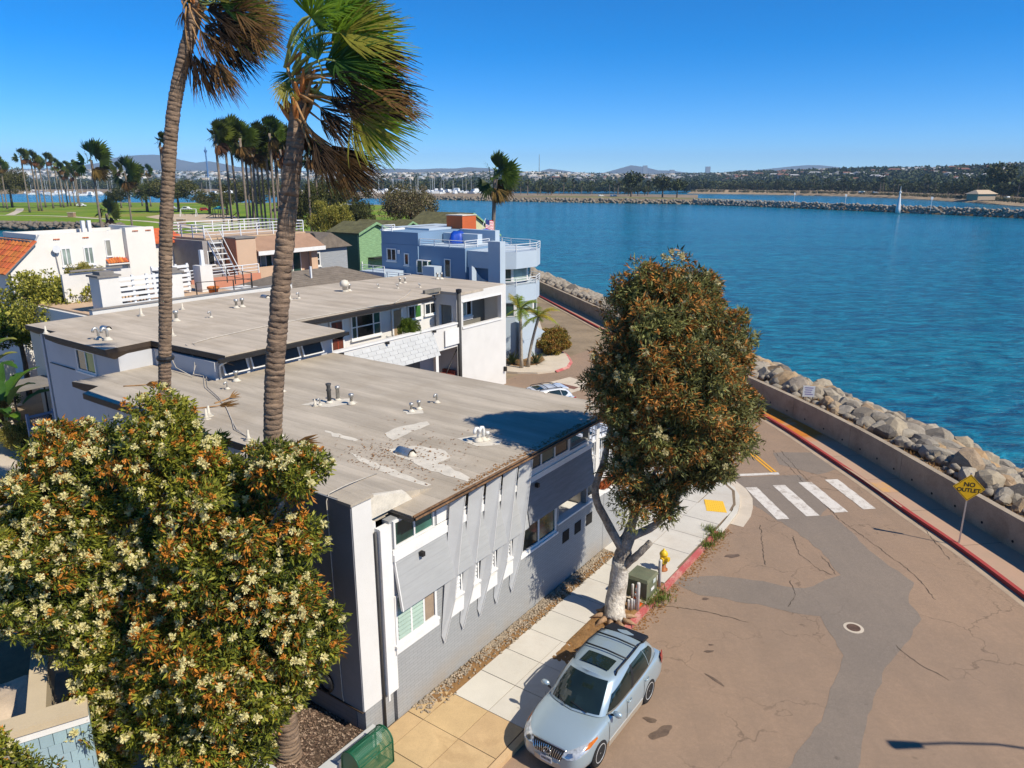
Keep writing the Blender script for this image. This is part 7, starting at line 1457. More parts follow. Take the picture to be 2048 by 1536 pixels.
# banana-like plants: large leaves, one object each
M_BAN = [mat_leaf('banana_leaf', (0.13, 0.24, 0.025), 0.3, 0.4, 0.4), mat_leaf('banana_leaf_yellow', (0.34, 0.34, 0.07), 0.3, 0.4, 0.5), mat_leaf('banana_leaf_dark', (0.05, 0.12, 0.02), 0.3, 0.3, 0.4)]
def banana(base, label, n, h, L, W, seed, stem_h=None, rz=0.0):
    rs = random.Random(seed); t = thing('banana_plant', label, 'plant', base, rz); m = MB(); sh = stem_h or h * 0.5; m.tube([(0, 0, 0), (0.03, 0, sh * 0.5), (0, 0, sh)], [0.11, 0.09, 0.05], 8); m.build('stem', P_STEMB, t, True)
    for i in range(n):
        a = 2 * math.pi * i / n + rs.uniform(-.4, .4); el = rs.uniform(0.75, 1.4); d = Vector((math.cos(a) * math.cos(el), math.sin(a) * math.cos(el), math.sin(el))); p = Vector((0, 0, sh * rs.uniform(0.75, 1.0))); V = []; Q = []; N = 12; l = L * rs.uniform(0.75, 1.15); pet = l * 0.45; pp = []
        for j in range(4): pp.append(p.copy()); p = p + d * (pet / 3); 
        stem = MB(); stem.tube(pp, [0.03, 0.025, 0.02, 0.016], 5)
        for j in range(N + 1):
            tt = j / N; s = d.cross(Vector((0, 0, 1))).normalized(); w = W * math.sin(math.pi * min(0.98, tt * 0.95 + 0.05)) ** 0.7 * (1 if rs.random() < 0.75 else 0.75); u_ = s.cross(d).normalized(); V += [tuple(p - s * w + u_ * w * 0.35), tuple(p), tuple(p + s * w + u_ * w * 0.35)]
            d = (d + Vector((0.02, 0, -0.115))).normalized(); p = p + d * (l / N)
        for j in range(N): k = 3 * j; Q += [(k, k + 1, k + 4, k + 3), (k + 1, k + 2, k + 5, k + 4)]
        lf = stem.build('leaf', P_STEM, t, True); np_mesh('leaf_blade', np.array(V), np.array(Q), rs.choice(M_BAN), lf, smooth=True)
    return t
p = AB(-1.5, 2.6, 0.34); banana(tuple(p), 'broad-leaved plant with torn glossy leaves beside the planter wall', 7, 2.0, 1.25, 0.22, 5, 0.9); 
p = AB(-2.3, 2.6, 0.34); banana(tuple(p), 'small broad-leaved plant under the flowering tree in the planter', 5, 1.2, 0.8, 0.18, 6, 0.35)
for a, b, h, lab, sd, sh in ((4.0, 33.6, 5, 'banana-like plant with a shaggy orange stem by the canopy', 11, 3.6), (2.6, 34.6, 4, 'banana-like plant with pale upright leaves beside the garden path', 12, 2.6), (3.6, 31.0, 3, 'low banana-like plant with yellow stems in front of the others', 13, 1.2), (1.4, 36.4, 4, 'banana-like plant with pale torn leaves beside the white garden wall', 14, 3.0), (3.0, 36.6, 4, 'tall banana-like plant right in front of the white garden wall', 15, 3.8)):
    banana(tuple(AB(a, b)), lab, 11, h, 2.0, 0.32, sd, sh)
for a, b, lab in ((3.6, 29.6, 'rounded green shrub at the foot of the banana plants'), (4.8, 35.5, 'yellow-green shrub between canopy and banana plants')):
    p = AB(a, b); tree((p.x, p.y, -0.02), 1.9, 1.0, 0.9, lab, CR_B, None, 0.9, 0.08, 'shrub', 'shrub', 0.9)
# potted plant on the walkway
pp = AB(19.75, 17.45, 3.93); t = thing('potted_plant', 'leafy potted plant in a terracotta pot on the upper walkway', 'plant', pp); m = MB(); m.lathe([(0.17, 0), (0.24, 0.36), (0.27, 0.36), (0.27, 0.44), (0.2, 0.43)], n=12); m.build('pot', M_TILE, t, True); c = bpy.data.objects.new('leaves', CR_G); COL.objects.link(c); c.parent = t; c.location = (0, 0, 1.25); c.scale = (0.62, 0.5, 1.05); m = MB(); m.tube([(0, 0, 0.4), (0, 0, 1.1)], 0.03, 6); m.build('stem', P_STEMB, t)
# ---------------------------------------------------------------- vehicles
def car_paint(name, col, rough=0.28, metal=0.35):
    t = NT(name); t.b.inputs['Roughness'].default_value = rough; t.b.inputs['Metallic'].default_value = metal; t.b.inputs['Coat Weight'].default_value = 0.8; t.b.inputs['Coat Roughness'].default_value = 0.04
    vec = t.coords('obj'); n = t.noise(vec, 2.2, 4, 0.6); d = t.noise(vec, 30, 3, 0.6); c = t.mix(t.ramp(n, 0.35, 0.7, 0, 0.18), col, tuple(x * 0.86 for x in col)); c = t.mix(t.ramp(d, 0.6, 0.8, 0, 0.12), c, (0.5, 0.45, 0.36)); t.base(c); return t.m
M_TYRE = mk('tyre_rubber', (0.018, 0.017, 0.016), 0.85, 0.2, 8, 40, 0.2, kind='obj'); M_RIM = mk('alloy_rim', (0.58, 0.57, 0.55), 0.35, 0.1, 4, 30, 0, metal=0.25, kind='obj'); M_CGL = mat_glass('car_glass', (0.014, 0.024, 0.022), 0.03, 0.7); M_BLK = mk('black_plastic', (0.015, 0.015, 0.016), 0.5, 0.15, 6, 30, 0.05, kind='obj'); M_CHR = mk('chrome', (0.62, 0.61, 0.58), 0.15, 0.05, 3, 20, 0, metal=0.9, kind='obj')
M_LENS = mk('headlight_lens', (0.55, 0.56, 0.55), 0.08, 0.3, 9, 30, 0, metal=0.3, spec=0.8, kind='obj', coat=1.0); M_AMB = mk('amber_lens', (0.50, 0.13, 0.01), 0.15, 0.2, 6, kind='obj'); M_REDL = mk('red_lens', (0.30, 0.01, 0.01), 0.15, 0.2, 6, kind='obj'); M_PLATE = mk('licence_plate', (0.70, 0.68, 0.64), 0.5, 0.05, 3, kind='obj')
def bake(o):
    bpy.context.view_layer.update(); dg = bpy.context.evaluated_depsgraph_get(); me = bpy.data.meshes.new_from_object(o.evaluated_get(dg)); old = o.data; o.modifiers.clear(); o.data = me; return o
def suv(label, loc, rz, paint, lower, group=None):
    car = thing('parked_car', label, 'car', loc, rz, group)
    ST = [(2.30, .50, .34, .60, .66), (2.25, .68, .26, .70, .77), (2.10, .80, .22, .79, .88), (1.80, .885, .21, .88, .97), (1.36, .915, .21, .95, 1.03), (0.95, .92, .21, .99, 1.08), (0.3, .92, .21, 1.01, 1.08), (-.5, .92, .21, 1.03, 1.08), (-1.3, .92, .21, 1.06, 1.09), (-1.9, .91, .24, 1.08, 1.11), (-2.25, .87, .29, 1.02, 1.06), (-2.42, .76, .34, .93, .96)]
    V = []; Fc = []; nj = 9
    def sec(x, w, zb, zs, zc): return [(0, zb), (.80 * w, zb), (.975 * w, zb + .07), (1.0 * w, .48), (.995 * w, .72), (.975 * w, zs - .05), (.90 * w, zs + .012), (.55 * w, zs + (zc - zs) * .75), (0, zc)]
    for s in ST:
        h = sec(*s); full = h + [(-y, z) for y, z in h[-2:0:-1]]; V += [(s[0], y, z) for y, z in full]
    n = 16
    for i in range(len(ST) - 1):
        for j in range(n): Fc.append((i * n + j, i * n + (j + 1) % n, (i + 1) * n + (j + 1) % n, (i + 1) * n + j))
    Fc += [tuple(range(n))[::-1], tuple((len(ST) - 1) * n + j for j in range(n))]
    me = bpy.data.meshes.new('body'); me.from_pydata(V, [], Fc); body = link('body', me, [paint, M_BLK], car, True)
    bm = bmesh.new(); bm.from_mesh(me); bmesh.ops.recalc_face_normals(bm, faces=bm.faces); bm.to_mesh(me); bm.free()
    sub = body.modifiers.new('s', 'SUBSURF'); sub.levels = sub.render_levels = 2
    cut = MB()
    for x in (1.357, -1.357):
        for y in (0.56, -1.1): cut.tube([(x, y, .36), (x, y + 0.54, .36)], .405, 28)
    co = cut.build('cutter', M_BLK); bo = body.modifiers.new('b', 'BOOLEAN'); bo.operation = 'DIFFERENCE'; bo.object = co; bo.solver = 'EXACT'; bake(body); bpy.data.objects.remove(co)
    body.data.polygons.foreach_set('use_smooth', [True] * len(body.data.polygons))
    # cabin
    belt = [(1.22, 0), (1.14, .42), (0.98, .72), (0.55, .835), (-.1, .85), (-.9, .85), (-1.5, .82), (-1.95, .74), (-2.16, .58), (-2.26, .3), (-2.28, 0)]; zb = [1.06, 1.055, 1.03, 1.02, 1.03, 1.05, 1.08, 1.10, 1.11, 1.11, 1.11]
    roof = [(.40, 0), (.36, .36), (.26, .55), (.02, .625), (-.4, .645), (-.9, .64), (-1.3, .61), (-1.52, .55), (-1.62, .44), (-1.68, .22), (-1.70, 0)]; zr = [1.63, 1.625, 1.60, 1.60, 1.62, 1.625, 1.62, 1.61, 1.61, 1.62, 1.625]
    def cr(L, t):
        t = max(0, min(len(L) - 1.0001, t)); i = int(t); f = t - i; p0, p1, p2, p3 = (np.array(L[max(0, min(len(L) - 1, k))]) for k in (i - 1, i, i + 1, i + 2)); return 0.5 * (2 * p1 + (p2 - p0) * f + (2 * p0 - 5 * p1 + 4 * p2 - p3) * f * f + (3 * p1 - p0 - 3 * p2 + p3) * f ** 3)
    Bl = [(x, y, z) for (x, y), z in zip(belt, zb)]; Rl = [(x, y, z) for (x, y), z in zip(roof, zr)]
    def S(t, h, sg=1, off=0.0):
        b, r = cr(Bl, t), cr(Rl, t); p = b + (r - b) * h; e = 0.03; b2, r2 = cr(Bl, t + e), cr(Rl, t + e); tg = (b2 + (r2 - b2) * h) - p; nr = np.cross(tg, r - b); nr = nr / (np.linalg.norm(nr) + 1e-9)
        if nr[0] * (p[0] + 0.5) + nr[1] * p[1] < 0: nr = -nr
        p = p + nr * (off + 0.045 * math.sin(math.pi * h)); return (p[0], sg * p[1], p[2])
    NT_, NH = 60, 6; cab = MB()
    for sg in (1, -1):
        g = [[S(10.0 * i / NT_, j / NH, sg) for j in range(NH + 1)] for i in range(NT_ + 1)]
        for i in range(NT_):
            for j in range(NH): cab.poly([g[i][j], g[i + 1][j], g[i + 1][j + 1], g[i][j + 1]])
        top = [S(10.0 * i / NT_, 1, sg) for i in range(NT_ + 1)]
        K = 5
        for i in range(NT_):
            for k in range(K):
                def q(p, f): return (p[0], p[1] * f, p[2] + 0.045 * (1 - f * f))
                f0, f1 = 1 - k / K, 1 - (k + 1) / K; cab.poly([q(top[i], f0), q(top[i + 1], f0), q(top[i + 1], f1), q(top[i], f1)])
    cabin = cab.build('cabin', paint, car, True); bm = bmesh.new(); bm.from_mesh(cabin.data); bmesh.ops.remove_doubles(bm, verts=bm.verts[:], dist=0.003); bmesh.ops.recalc_face_normals(bm, faces=bm.faces[:]); bm.to_mesh(cabin.data); bm.free()
    cabin.data.polygons.foreach_set('use_smooth', [True] * len(cabin.data.polygons))
    def patch(name, t0, t1, h0, h1, sides, mat, parent, off=0.010, both=False, h0b=None, h1b=None):
        for sg in sides:
            m = MB(); N, H_ = 14, 6; grid = []
            for i in range(N + 1):
                f = i / N; a, b = h0 + ((h0b if h0b is not None else h0) - h0) * f, h1 + ((h1b if h1b is not None else h1) - h1) * f
                grid.append([S(t0 + (t1 - t0) * f, a + (b - a) * j / H_, sg, off) for j in range(H_ + 1)])
            for i in range(N):
                for j in range(H_): m.poly([grid[i][j], grid[i + 1][j], grid[i + 1][j + 1], grid[i][j + 1]])
            m.build(name, mat, parent, True)
    # windscreen spans both sides
    m = MB(); ts = np.linspace(-1.75, 1.75, 25); grid = [[S(abs(t), 0.05 + 0.88 * j / 8, 1 if t >= 0 else -1, 0.010) for j in range(9)] for t in ts]
    for i in range(24):
        for j in range(8): m.poly([grid[i][j], grid[i + 1][j], grid[i + 1][j + 1], grid[i][j + 1]])
    ws = m.build('windscreen', M_CGL, car, True)
    m = MB(); grid = [[S(10 - abs(t), 0.10 + 0.82 * j / 8, 1 if t >= 0 else -1, 0.010) for j in range(9)] for t in np.linspace(-1.7, 1.7, 21)]
    for i in range(20):
        for j in range(8): m.poly([grid[i][j], grid[i + 1][j], grid[i + 1][j + 1], grid[i][j + 1]])
    m.build('rear_window', M_CGL, car, True)
    patch('side_window', 2.35, 4.25, 0.06, 0.55, (1, -1), M_CGL, car, h0b=0.06, h1b=0.88); patch('side_window', 4.40, 5.75, 0.06, 0.90, (1, -1), M_CGL, car); patch('side_window', 5.83, 7.0, 0.08, 0.88, (1, -1), M_CGL, car, h0b=0.40, h1b=0.66)
    patch('pillar_trim', 4.25, 4.40, 0.05, 0.9, (1, -1), M_BLK, car, 0.012); patch('window_trim', 2.3, 7.05, 0.0, 0.045, (1, -1), M_CHR, car, 0.014)
    # wipers, cowl
    for y0 in (-0.35, 0.3): p, q = S(0.9 if y0 > 0 else 0.5, 0.03, 1 if y0 > 0 else -1, 0.03), S(0.2 if y0 > 0 else 1.4, 0.16, -1 if y0 < 0 else -1, 0.03); MB().tube([p, q], 0.012, 5).build('wiper', M_BLK, car)
    # sunroof, rails, bars, spoiler
    def roofz(x, y):
        f = abs(y) / 0.64; return 1.668 + 0.004 - 0.045 * min(1, f * f) - 0.02 * max(0, (x + 0.2)) ** 2
    def roof_sheet(name, x0, x1, w, mat, dz):
        m = MB(); n1, n2 = 8, 8; g = [[(x0 + (x1 - x0) * i / n1, -w + 2 * w * j / n2, roofz(x0 + (x1 - x0) * i / n1, -w + 2 * w * j / n2) + dz) for j in range(n2 + 1)] for i in range(n1 + 1)]
        for i in range(n1):
            for j in range(n2): m.poly([g[i][j], g[i + 1][j], g[i + 1][j + 1], g[i][j + 1]])
        return m.build(name, mat, car, True)
    roof_sheet('sunroof', -0.35, 0.12, 0.40, M_CGL, 0.012)
    for sg in (1, -1):
        r = MB().tube([(0.10, sg * .60, 1.60), (0.0, sg * .60, 1.69), (-.7, sg * .61, 1.715), (-1.35, sg * .57, 1.69), (-1.48, sg * .55, 1.61)], 0.022, 7).build('roof_rail', M_BLK, car, True)
    for x in (-.52, -1.12): MB().tube([(x, -.60, 1.715), (x, 0, 1.745), (x, .60, 1.715)], 0.022, 7).build('cross_bar', M_BLK, car, True)
    m = MB(); m.hexa([(-1.50, -.58, 1.585), (-1.92, -.56, 1.53), (-1.92, .56, 1.53), (-1.50, .58, 1.585)], [(-1.50, -.58, 1.66), (-1.90, -.54, 1.60), (-1.90, .54, 1.60), (-1.50, .58, 1.66)]); m.build('rear_spoiler', M_BLK if paint.name != 'white_car_paint' else paint, car)
    # wheels
    for x in (1.357, -1.357):
        for sg in (1, -1):
            w = MB(); prof = [(.235, -.10), (.30, -.105), (.345, -.085), (.36, -.05), (.36, .05), (.345, .085), (.30, .105), (.235, .10)]; w.lathe(prof, n=28); w.turned(lambda p: (p[0] + x, sg * (0.815 + p[2] * sg * sg), p[1] + .36)); ty = w.build('wheel', M_TYRE, car, True)
            rm = MB(); rm.lathe([(.232, 0.03), (.238, .105), (.222, .108), (.205, .07), (.20, .05)], n=28); rm.lathe([(.05, .05), (.05, .095), (.02, .10)], n=12)
            for k in range(5):
                a = k * 2 * math.pi / 5 + 0.3; c, s = math.cos(a), math.sin(a); pts = [(-.032, .04), (.032, .04), (.045, .215), (-.045, .215)]; q = [(c * v - s * u, s * v + c * u) for u, v in pts]; rm.prism(q, .055, .092)
            rm.turned(lambda p: (p[0] + x, sg * (0.815 + p[2]), p[1] + .36)); rm.build('rim', M_RIM, ty); d = MB().lathe([(.225, .02), (.225, .048)], n=24); d.turned(lambda p: (p[0] + x, sg * (0.815 + p[2]), p[1] + .36)); d.build('brake_disc', M_BLK, ty)
    from mathutils.bvhtree import BVHTree
    bmq = bmesh.new(); bmq.from_mesh(body.data); bvh = BVHTree.FromBMesh(bmq); bmq.free()
    def hit(y, z):
        r = bvh.ray_cast(Vector((3.0, y, z)), Vector((-1, 0, 0))); return r[0] if r[0] is not None else Vector((1.8, y, z))
    def on_body(name, outline, sg, mat, parent, off, n=14):
        """patch on the front of the car, outline in (y, z)"""
        ys = [p[0] for p in outline]; zs = [p[1] for p in outline]; c = (sum(ys) / len(ys), sum(zs) / len(zs)); m = MB(); K = len(outline); rings = []
        dense = []
        for i in range(K):
            a, b = outline[i], outline[(i + 1) % K]
            for k in range(3): dense.append((a[0] + (b[0] - a[0]) * k / 3, a[1] + (b[1] - a[1]) * k / 3))
        for f in (1.0, .75, .5, .25):
            rg = []
            for y, z in dense:
                yy, zz = c[0] + (y - c[0]) * f, c[1] + (z - c[1]) * f; h = hit(sg * yy, zz); rg.append((h.x + off * .8, h.y + sg * off * .45, h.z + off * .3))
            rings.append(rg)
        h = hit(sg * c[0], c[1]); ctr = (h.x + off * .8, h.y + sg * off * .45, h.z + off * .3); D = len(dense); base = [p for r_ in rings for p in r_] + [ctr]
        m.add(base, [(r_ * D + i, r_ * D + (i + 1) % D, (r_ + 1) * D + (i + 1) % D, (r_ + 1) * D + i) for r_ in range(3) for i in range(D)] + [(3 * D + i, 3 * D + (i + 1) % D, 4 * D) for i in range(D)])
        return m.build(name, mat, parent, True)
    # lower cladding, bumper, grille, lamps
    def surf_y(x, z):
        """half-width of the body at station x (approx.)"""
        xs = [s[0] for s in ST][::-1]; ws_ = [s[1] for s in ST][::-1]; return float(np.interp(x, xs, ws_))
    for sg in (1, -1):
        m = MB(); xs = np.linspace(-.93, .93, 10)
        for i in range(9): a, b = xs[i], xs[i + 1]; ya, yb = surf_y(a, .3) + .006, surf_y(b, .3) + .006; m.poly([(a, sg * (ya - .02), .22), (b, sg * (yb - .02), .22), (b, sg * yb, .40), (a, sg * ya, .40)]); m.poly([(a, sg * ya, .40), (b, sg * yb, .40), (b, sg * (yb - .015), .42), (a, sg * (ya - .015), .42)])
        m.build('sill_panel', lower, car, True)
        for x0, x1 in ((-0.02, 0.0), (-1.0, -0.985), (0.93, 0.945)):
            y = surf_y(x0, .7); m = MB(); zz = np.linspace(.42, .98, 8); 
            for i in range(7): m.poly([(x0, sg * (y + .0015), zz[i]), (x1, sg * (y + .0015), zz[i]), (x1, sg * (y + .0005), zz[i + 1]), (x0, sg * (y + .0005), zz[i + 1])])
            m.build('door_gap', M_BLK, car)
        for x in (-0.15, -1.15): MB().tube([(x - .1, sg * .915, .86), (x, sg * .945, .865), (x + .1, sg * .915, .86)], 0.016, 6).build('door_handle', paint, car, True)
        mi = bmesh.new(); bmesh.ops.create_icosphere(mi, subdivisions=2, radius=1); 
        for v in mi.verts: v.co = Vector((v.co.x * .07 - .015 * abs(v.co.y), v.co.y * .125, v.co.z * .085)) + Vector((0.78, sg * 1.03, 1.10))
        me2 = bpy.data.meshes.new('mirror'); mi.to_mesh(me2); mi.free(); mo = link('mirror', me2, paint, car, True); MB().tube([(0.8, sg * .86, 1.04), (0.78, sg * .96, 1.07)], 0.03, 6).build('mirror_arm', M_BLK, mo)
        # headlamp: laid on the body surface
        out_ = [(.38, .665), (.42, .775), (.60, .835), (.78, .885), (.865, .90), (.885, .84), (.84, .745), (.70, .68), (.52, .645)]
        hl = on_body('headlight', out_, sg, M_LENS, car, .014); on_body('turn_signal', [(.80, .80), (.80, .875), (.865, .89), (.882, .845), (.855, .79)], sg, M_AMB, hl, .024, 8); on_body('lamp_bowl', [(.47, .69), (.50, .76), (.60, .78), (.64, .72), (.56, .68)], sg, M_CHR, hl, .022, 8)
        d = MB().lathe([(.055, 0), (.05, .02)], n=12); d.turned(lambda p: (2.20 + p[2], sg * (.60 + p[0]), .40 + p[1])); d.build('fog_lamp', M_LENS, car)
        m = MB(); m.hexa([(-2.30, sg * .82, .80), (-2.05, sg * .915, .80), (-2.05, sg * .925, .80), (-2.32, sg * .835, .80)], [(-2.25, sg * .80, 1.06), (-1.98, sg * .90, 1.06), (-1.98, sg * .91, 1.06), (-2.27, sg * .815, 1.06)]); m.build('tail_light', M_REDL, car)
    gro = [(-.47, .775), (0, .80), (.47, .775), (.36, .55), (0, .53), (-.36, .55)]
    gr_ = on_body('grille', gro, 1, M_BLK, car, .010)
    for k in range(15):
        y = -.42 + k * .06; m = MB(); pts = []
        for f in np.linspace(0, 1, 5): z = .555 + (.215 - .03 * abs(y) / .42) * f; yy = y * (.80 + .2 * f); h = hit(yy, z); pts.append((h.x + .016, yy, z))
        m.tube(pts, .008, 4); m.build('grille_bar', M_CHR, gr_)
    pts = [hit(y, .785 + .015 * (1 - (y / .47) ** 2)) + Vector((.016, 0, .006)) for y in np.linspace(-.47, .47, 11)]; MB().tube(pts, .014, 6).build('grille_frame', M_CHR, gr_, True)
    pts = [hit(y, .545) + Vector((.014, 0, 0)) for y in np.linspace(-.36, .36, 9)]; MB().tube(pts, .010, 6).build('grille_frame', M_CHR, gr_, True)
    eb = hit(0, .67).x + .03; MB().tube([(eb - .02 * math.sin(a), .10 * math.cos(a), .67 + .065 * math.sin(a)) for a in np.linspace(0, 2 * math.pi, 19)], .010, 6).build('emblem', M_CHR, gr_, True); MB().tube([(eb, .03, .715), (eb, -.02, .64), (eb, -.065, .64)], .009, 5).build('emblem_stroke', M_CHR, gr_)
    m = MB(); ys = np.linspace(-.80, .80, 15)
    for i in range(14):
        def bx(y): return 2.305 - .30 * abs(y / .80) ** 2.6
        a, b = ys[i], ys[i + 1]; m.poly([(bx(a) + .012, a, .30), (bx(b) + .012, b, .30), (bx(b) + .03, b, .45), (bx(a) + .03, a, .45)]); m.poly([(bx(a) + .03, a, .45), (bx(b) + .03, b, .45), (bx(b) + .0, b, .50), (bx(a) + .0, a, .50)])
    m.build('bumper', lower, car, True)
    pl_ = MB().box(2.335, 2.345, -.155, .155, .39, .54).build('licence_plate', M_PLATE, car)
    for k in range(7): MB().box(2.3455, 2.3465, -.125 + k * .037, -.100 + k * .037, .435, .495).build('plate_mark', M_BLK, pl_)
    MB().box(-2.0, 2.0, -.7, .7, .18, .24).build('underbody', M_BLK, car)
    return car
P_SILV = car_paint('silver_blue_paint', (0.36, 0.45, 0.49)); P_TAN = car_paint('champagne_paint', (0.50, 0.45, 0.36), 0.35, 0.3); P_WHT = car_paint('white_car_paint', (0.62, 0.63, 0.64), 0.3, 0.05)
c = AB(3.5, -4.02, 0); suv('silver-blue estate car with roof bars parked at the red kerb', c, ROT + math.pi, P_SILV, P_TAN)
c = G(1168, 872, 1.5); suv('white car parked in the shade behind the white picket railing', (c.x, c.y, 0.0), R(222), P_WHT, P_WHT)
c = G(1092, 781, 1.5); suv('white car parked in the court with only its roof showing over the flat roof edge', (c.x - 0.6, c.y, 0.0), R(205), P_WHT, P_WHT)
# ---------------------------------------------------------------- street furniture
M_CABG = mk('dull_green_paint', (0.135, 0.145, 0.085), 0.7, 0.18, 2, 25, 0.15, stain=(0.22, 0.17, 0.10), stain_amt=0.6, stain_scale=2.2)
M_PIPEW = mk('chipped_white_pipe', (0.60, 0.57, 0.52), 0.7, 0.2, 6, 30, 0.2, stain=(0.28, 0.17, 0.09), stain_amt=0.5, stain_scale=5)
ub = bld('utility_cabinet', 'dull green metal utility cabinet on the kerb beside the whitewashed tree', 'utility box', 9.4, -2.5, z=0.15)
boxp('pad', M_CONC, ub, 8.88, 9.95, -2.95, -2.02, 0.12, 0.19); m = MB(); m.hexa([(9.03, -2.88, .19), (9.83, -2.88, .19), (9.83, -2.12, .19), (9.03, -2.12, .19)], [(9.05, -2.86, .82), (9.81, -2.86, .82), (9.81, -2.14, .82), (9.05, -2.14, .82)]); bp(m, 'cabinet_body', M_CABG, ub)
m = MB(); m.hexa([(9.0, -2.91, .822), (9.86, -2.91, .822), (9.86, -2.09, .822), (9.0, -2.09, .822)], [(9.05, -2.86, .92), (9.81, -2.86, .92), (9.81, -2.14, .92), (9.05, -2.14, .92)]); bp(m, 'lid', M_CABG, ub)
boxp('door_seam', M_BLK, ub, 9.028, 9.034, -2.51, -2.495, .22, .80); boxp('notice', mk('pale_notice', (0.55, 0.60, 0.55), 0.6), ub, 9.5, 9.68, -2.885, -2.872, .62, .76); boxp('notice', M_PLATE, ub, 9.35, 9.6, -2.888, -2.874, .40, .5)
def bollard(a, b, h, lab, r=0.055):
    o = bld('bollard', lab, 'bollard', a, b, z=0.14); bp(MB().lathe([(r, 0), (r, h - .03), (r * .9, h), (r * .5, h + .012)], (a, b, .14), 12), 'post', M_PIPEW, o, True); bp(MB().lathe([(r * 1.25, 0), (r * 1.05, .03)], (a, b, .142), 12), 'footing', M_DIRT, o)
bollard(10.15, -2.82, 1.03, 'tall white pipe bollard in front of the yellow hydrant', 0.06); bollard(8.44, -2.84, 1.0, 'tall white pipe bollard beside the traffic cone', 0.06)
for a, b, h, lab in ((8.29, -2.59, .38, 'short white pipe stub nearest the tree trunk'), (8.33, -2.68, .43, 'tallest of the three short white pipe stubs'), (8.40, -2.74, .39, 'short white pipe stub nearest the traffic cone'), (8.85, -2.45, .62, 'white pipe between tree trunk and traffic cone, against the cabinet')): bollard(a, b, h, lab, 0.045)
tc_ = bld('traffic_cone', 'orange traffic cone with white bands squeezed beside the green cabinet', 'traffic cone', 8.74, -2.66, z=0.15); M_ORNG = mk('cone_orange', (0.72, 0.12, 0.01), 0.5, 0.1, 4)
boxp('base', M_ORNG, tc_, 8.58, 8.90, -2.82, -2.50, .15, .18); bp(MB().lathe([(.125, 0), (.03, .68)], (8.74, -2.66, .18), 14), 'cone', M_ORNG, tc_, True)
for z0, z1 in ((.28, .40), (.46, .58)): bp(MB().lathe([(.125 - .095 * z0 / .68 + .003, z0), (.125 - .095 * z1 / .68 + .003, z1)], (8.74, -2.66, .18), 14), 'band', M_TRIM, tc_, True)
hy = bld('fire_hydrant', 'yellow fire hydrant with a rusty lower barrel by the kerb', 'fire hydrant', 11.3, -2.45, z=0.15); M_HYD = mk('hydrant_yellow', (0.72, 0.46, 0.02), 0.45, 0.15, 6, 30, 0.1); hc = (11.3, -2.45, .15)
bp(MB().lathe([(.17, 0), (.17, .04), (.11, .05), (.10, .26)], hc, 14), 'lower_barrel', mk('hydrant_rust', (0.33, 0.10, 0.02), 0.6, 0.3, 7), hy, True); bp(MB().lathe([(.10, .26), (.14, .28), (.14, .33), (.125, .35), (.13, .58), (.15, .60), (.15, .64), (.12, .70), (.06, .76), (.035, .77), (.035, .82), (.02, .825)], hc, 14), 'barrel', M_HYD, hy, True)
for dx, dy, r, l in ((-.1, -1, .075, .22), (1, 0, .06, .2), (-1, 0, .06, .2)):
    d = Vector((dx, dy, 0)).normalized(); p = Vector(hc) + Vector((0, 0, .47)); q = p + d * l; bp(MB().tube([p, p + d * (l - .06)], r, 10).tube([p + d * (l - .06), q], r * 1.2, 10).tube([q, q + d * .03], r * .4, 5), 'outlet', M_HYD, hy)
# NO OUTLET sign
sp = G(1918, 1085, 0.15); sg = thing('road_sign', 'yellow diamond NO OUTLET sign on a thin post by the sea wall', 'sign', sp, R(-19)); M_SIGN = mk('sign_yellow', (0.90, 0.50, 0.01), 0.45, 0.06, 3, 20, 0, kind='obj')
MB().box(-.025, .025, -.02, .02, 0, 2.85).build('post', M_GALV, sg); s = 0.535; zc = 2.27
pl_ = MB().add([(-s, -.03, zc), (0, -.03, zc - s), (s, -.03, zc), (0, -.03, zc + s), (-s, -.022, zc), (0, -.022, zc - s), (s, -.022, zc), (0, -.022, zc + s)], [(0, 1, 2, 3), (7, 6, 5, 4), (0, 4, 5, 1), (1, 5, 6, 2), (2, 6, 7, 3), (3, 7, 4, 0)]).build('plate', M_SIGN, sg)
m = MB(); k = s - .04
for i in range(4):
    c4 = [(-1, 0), (0, -1), (1, 0), (0, 1)]; a, b = c4[i], c4[(i + 1) % 4]; o_, n_ = s - .035, s - .055; m.poly([(a[0] * o_, -.0325, zc + a[1] * o_), (b[0] * o_, -.0325, zc + b[1] * o_), (b[0] * n_, -.0325, zc + b[1] * n_), (a[0] * n_, -.0325, zc + a[1] * n_)])
m.build('border', M_BLK, pl_)
text_mesh('lettering', 'NO', 0.24, M_BLK, pl_, (0, -.034, zc + .12), (math.pi / 2, 0, 0), (1.0, 1, 1), bold=0.006); text_mesh('lettering', 'OUTLET', 0.215, M_BLK, pl_, (0, -.034, zc - .10), (math.pi / 2, 0, 0), (0.98, 1, 1), bold=0.006)
# small notice board behind the wall
np_ = G(1615, 806, 0.8); ns = thing('notice_sign', 'small white notice board on two posts among the boulders behind the sea wall', 'sign', np_, R(-12)); MB().box(-.33, .33, -.015, .015, .38, 1.05).build('board', M_PLATE, ns)
for x in (-.25, .25): MB().box(x - .025, x + .025, .017, .06, 0, 1.0).build('post', M_BARKB, ns)
bd = [o for o in ns.children if o.name.startswith('board')][0]; M_PUR = mk('faded_print', (0.26, 0.20, 0.36), 0.7)
for k in range(4): MB().box(-.24 + .03 * (k % 2), .24 - .05 * (k % 3), -.018, -.0155, .90 - k * .13, .96 - k * .13).build('print_line', M_PUR, bd)
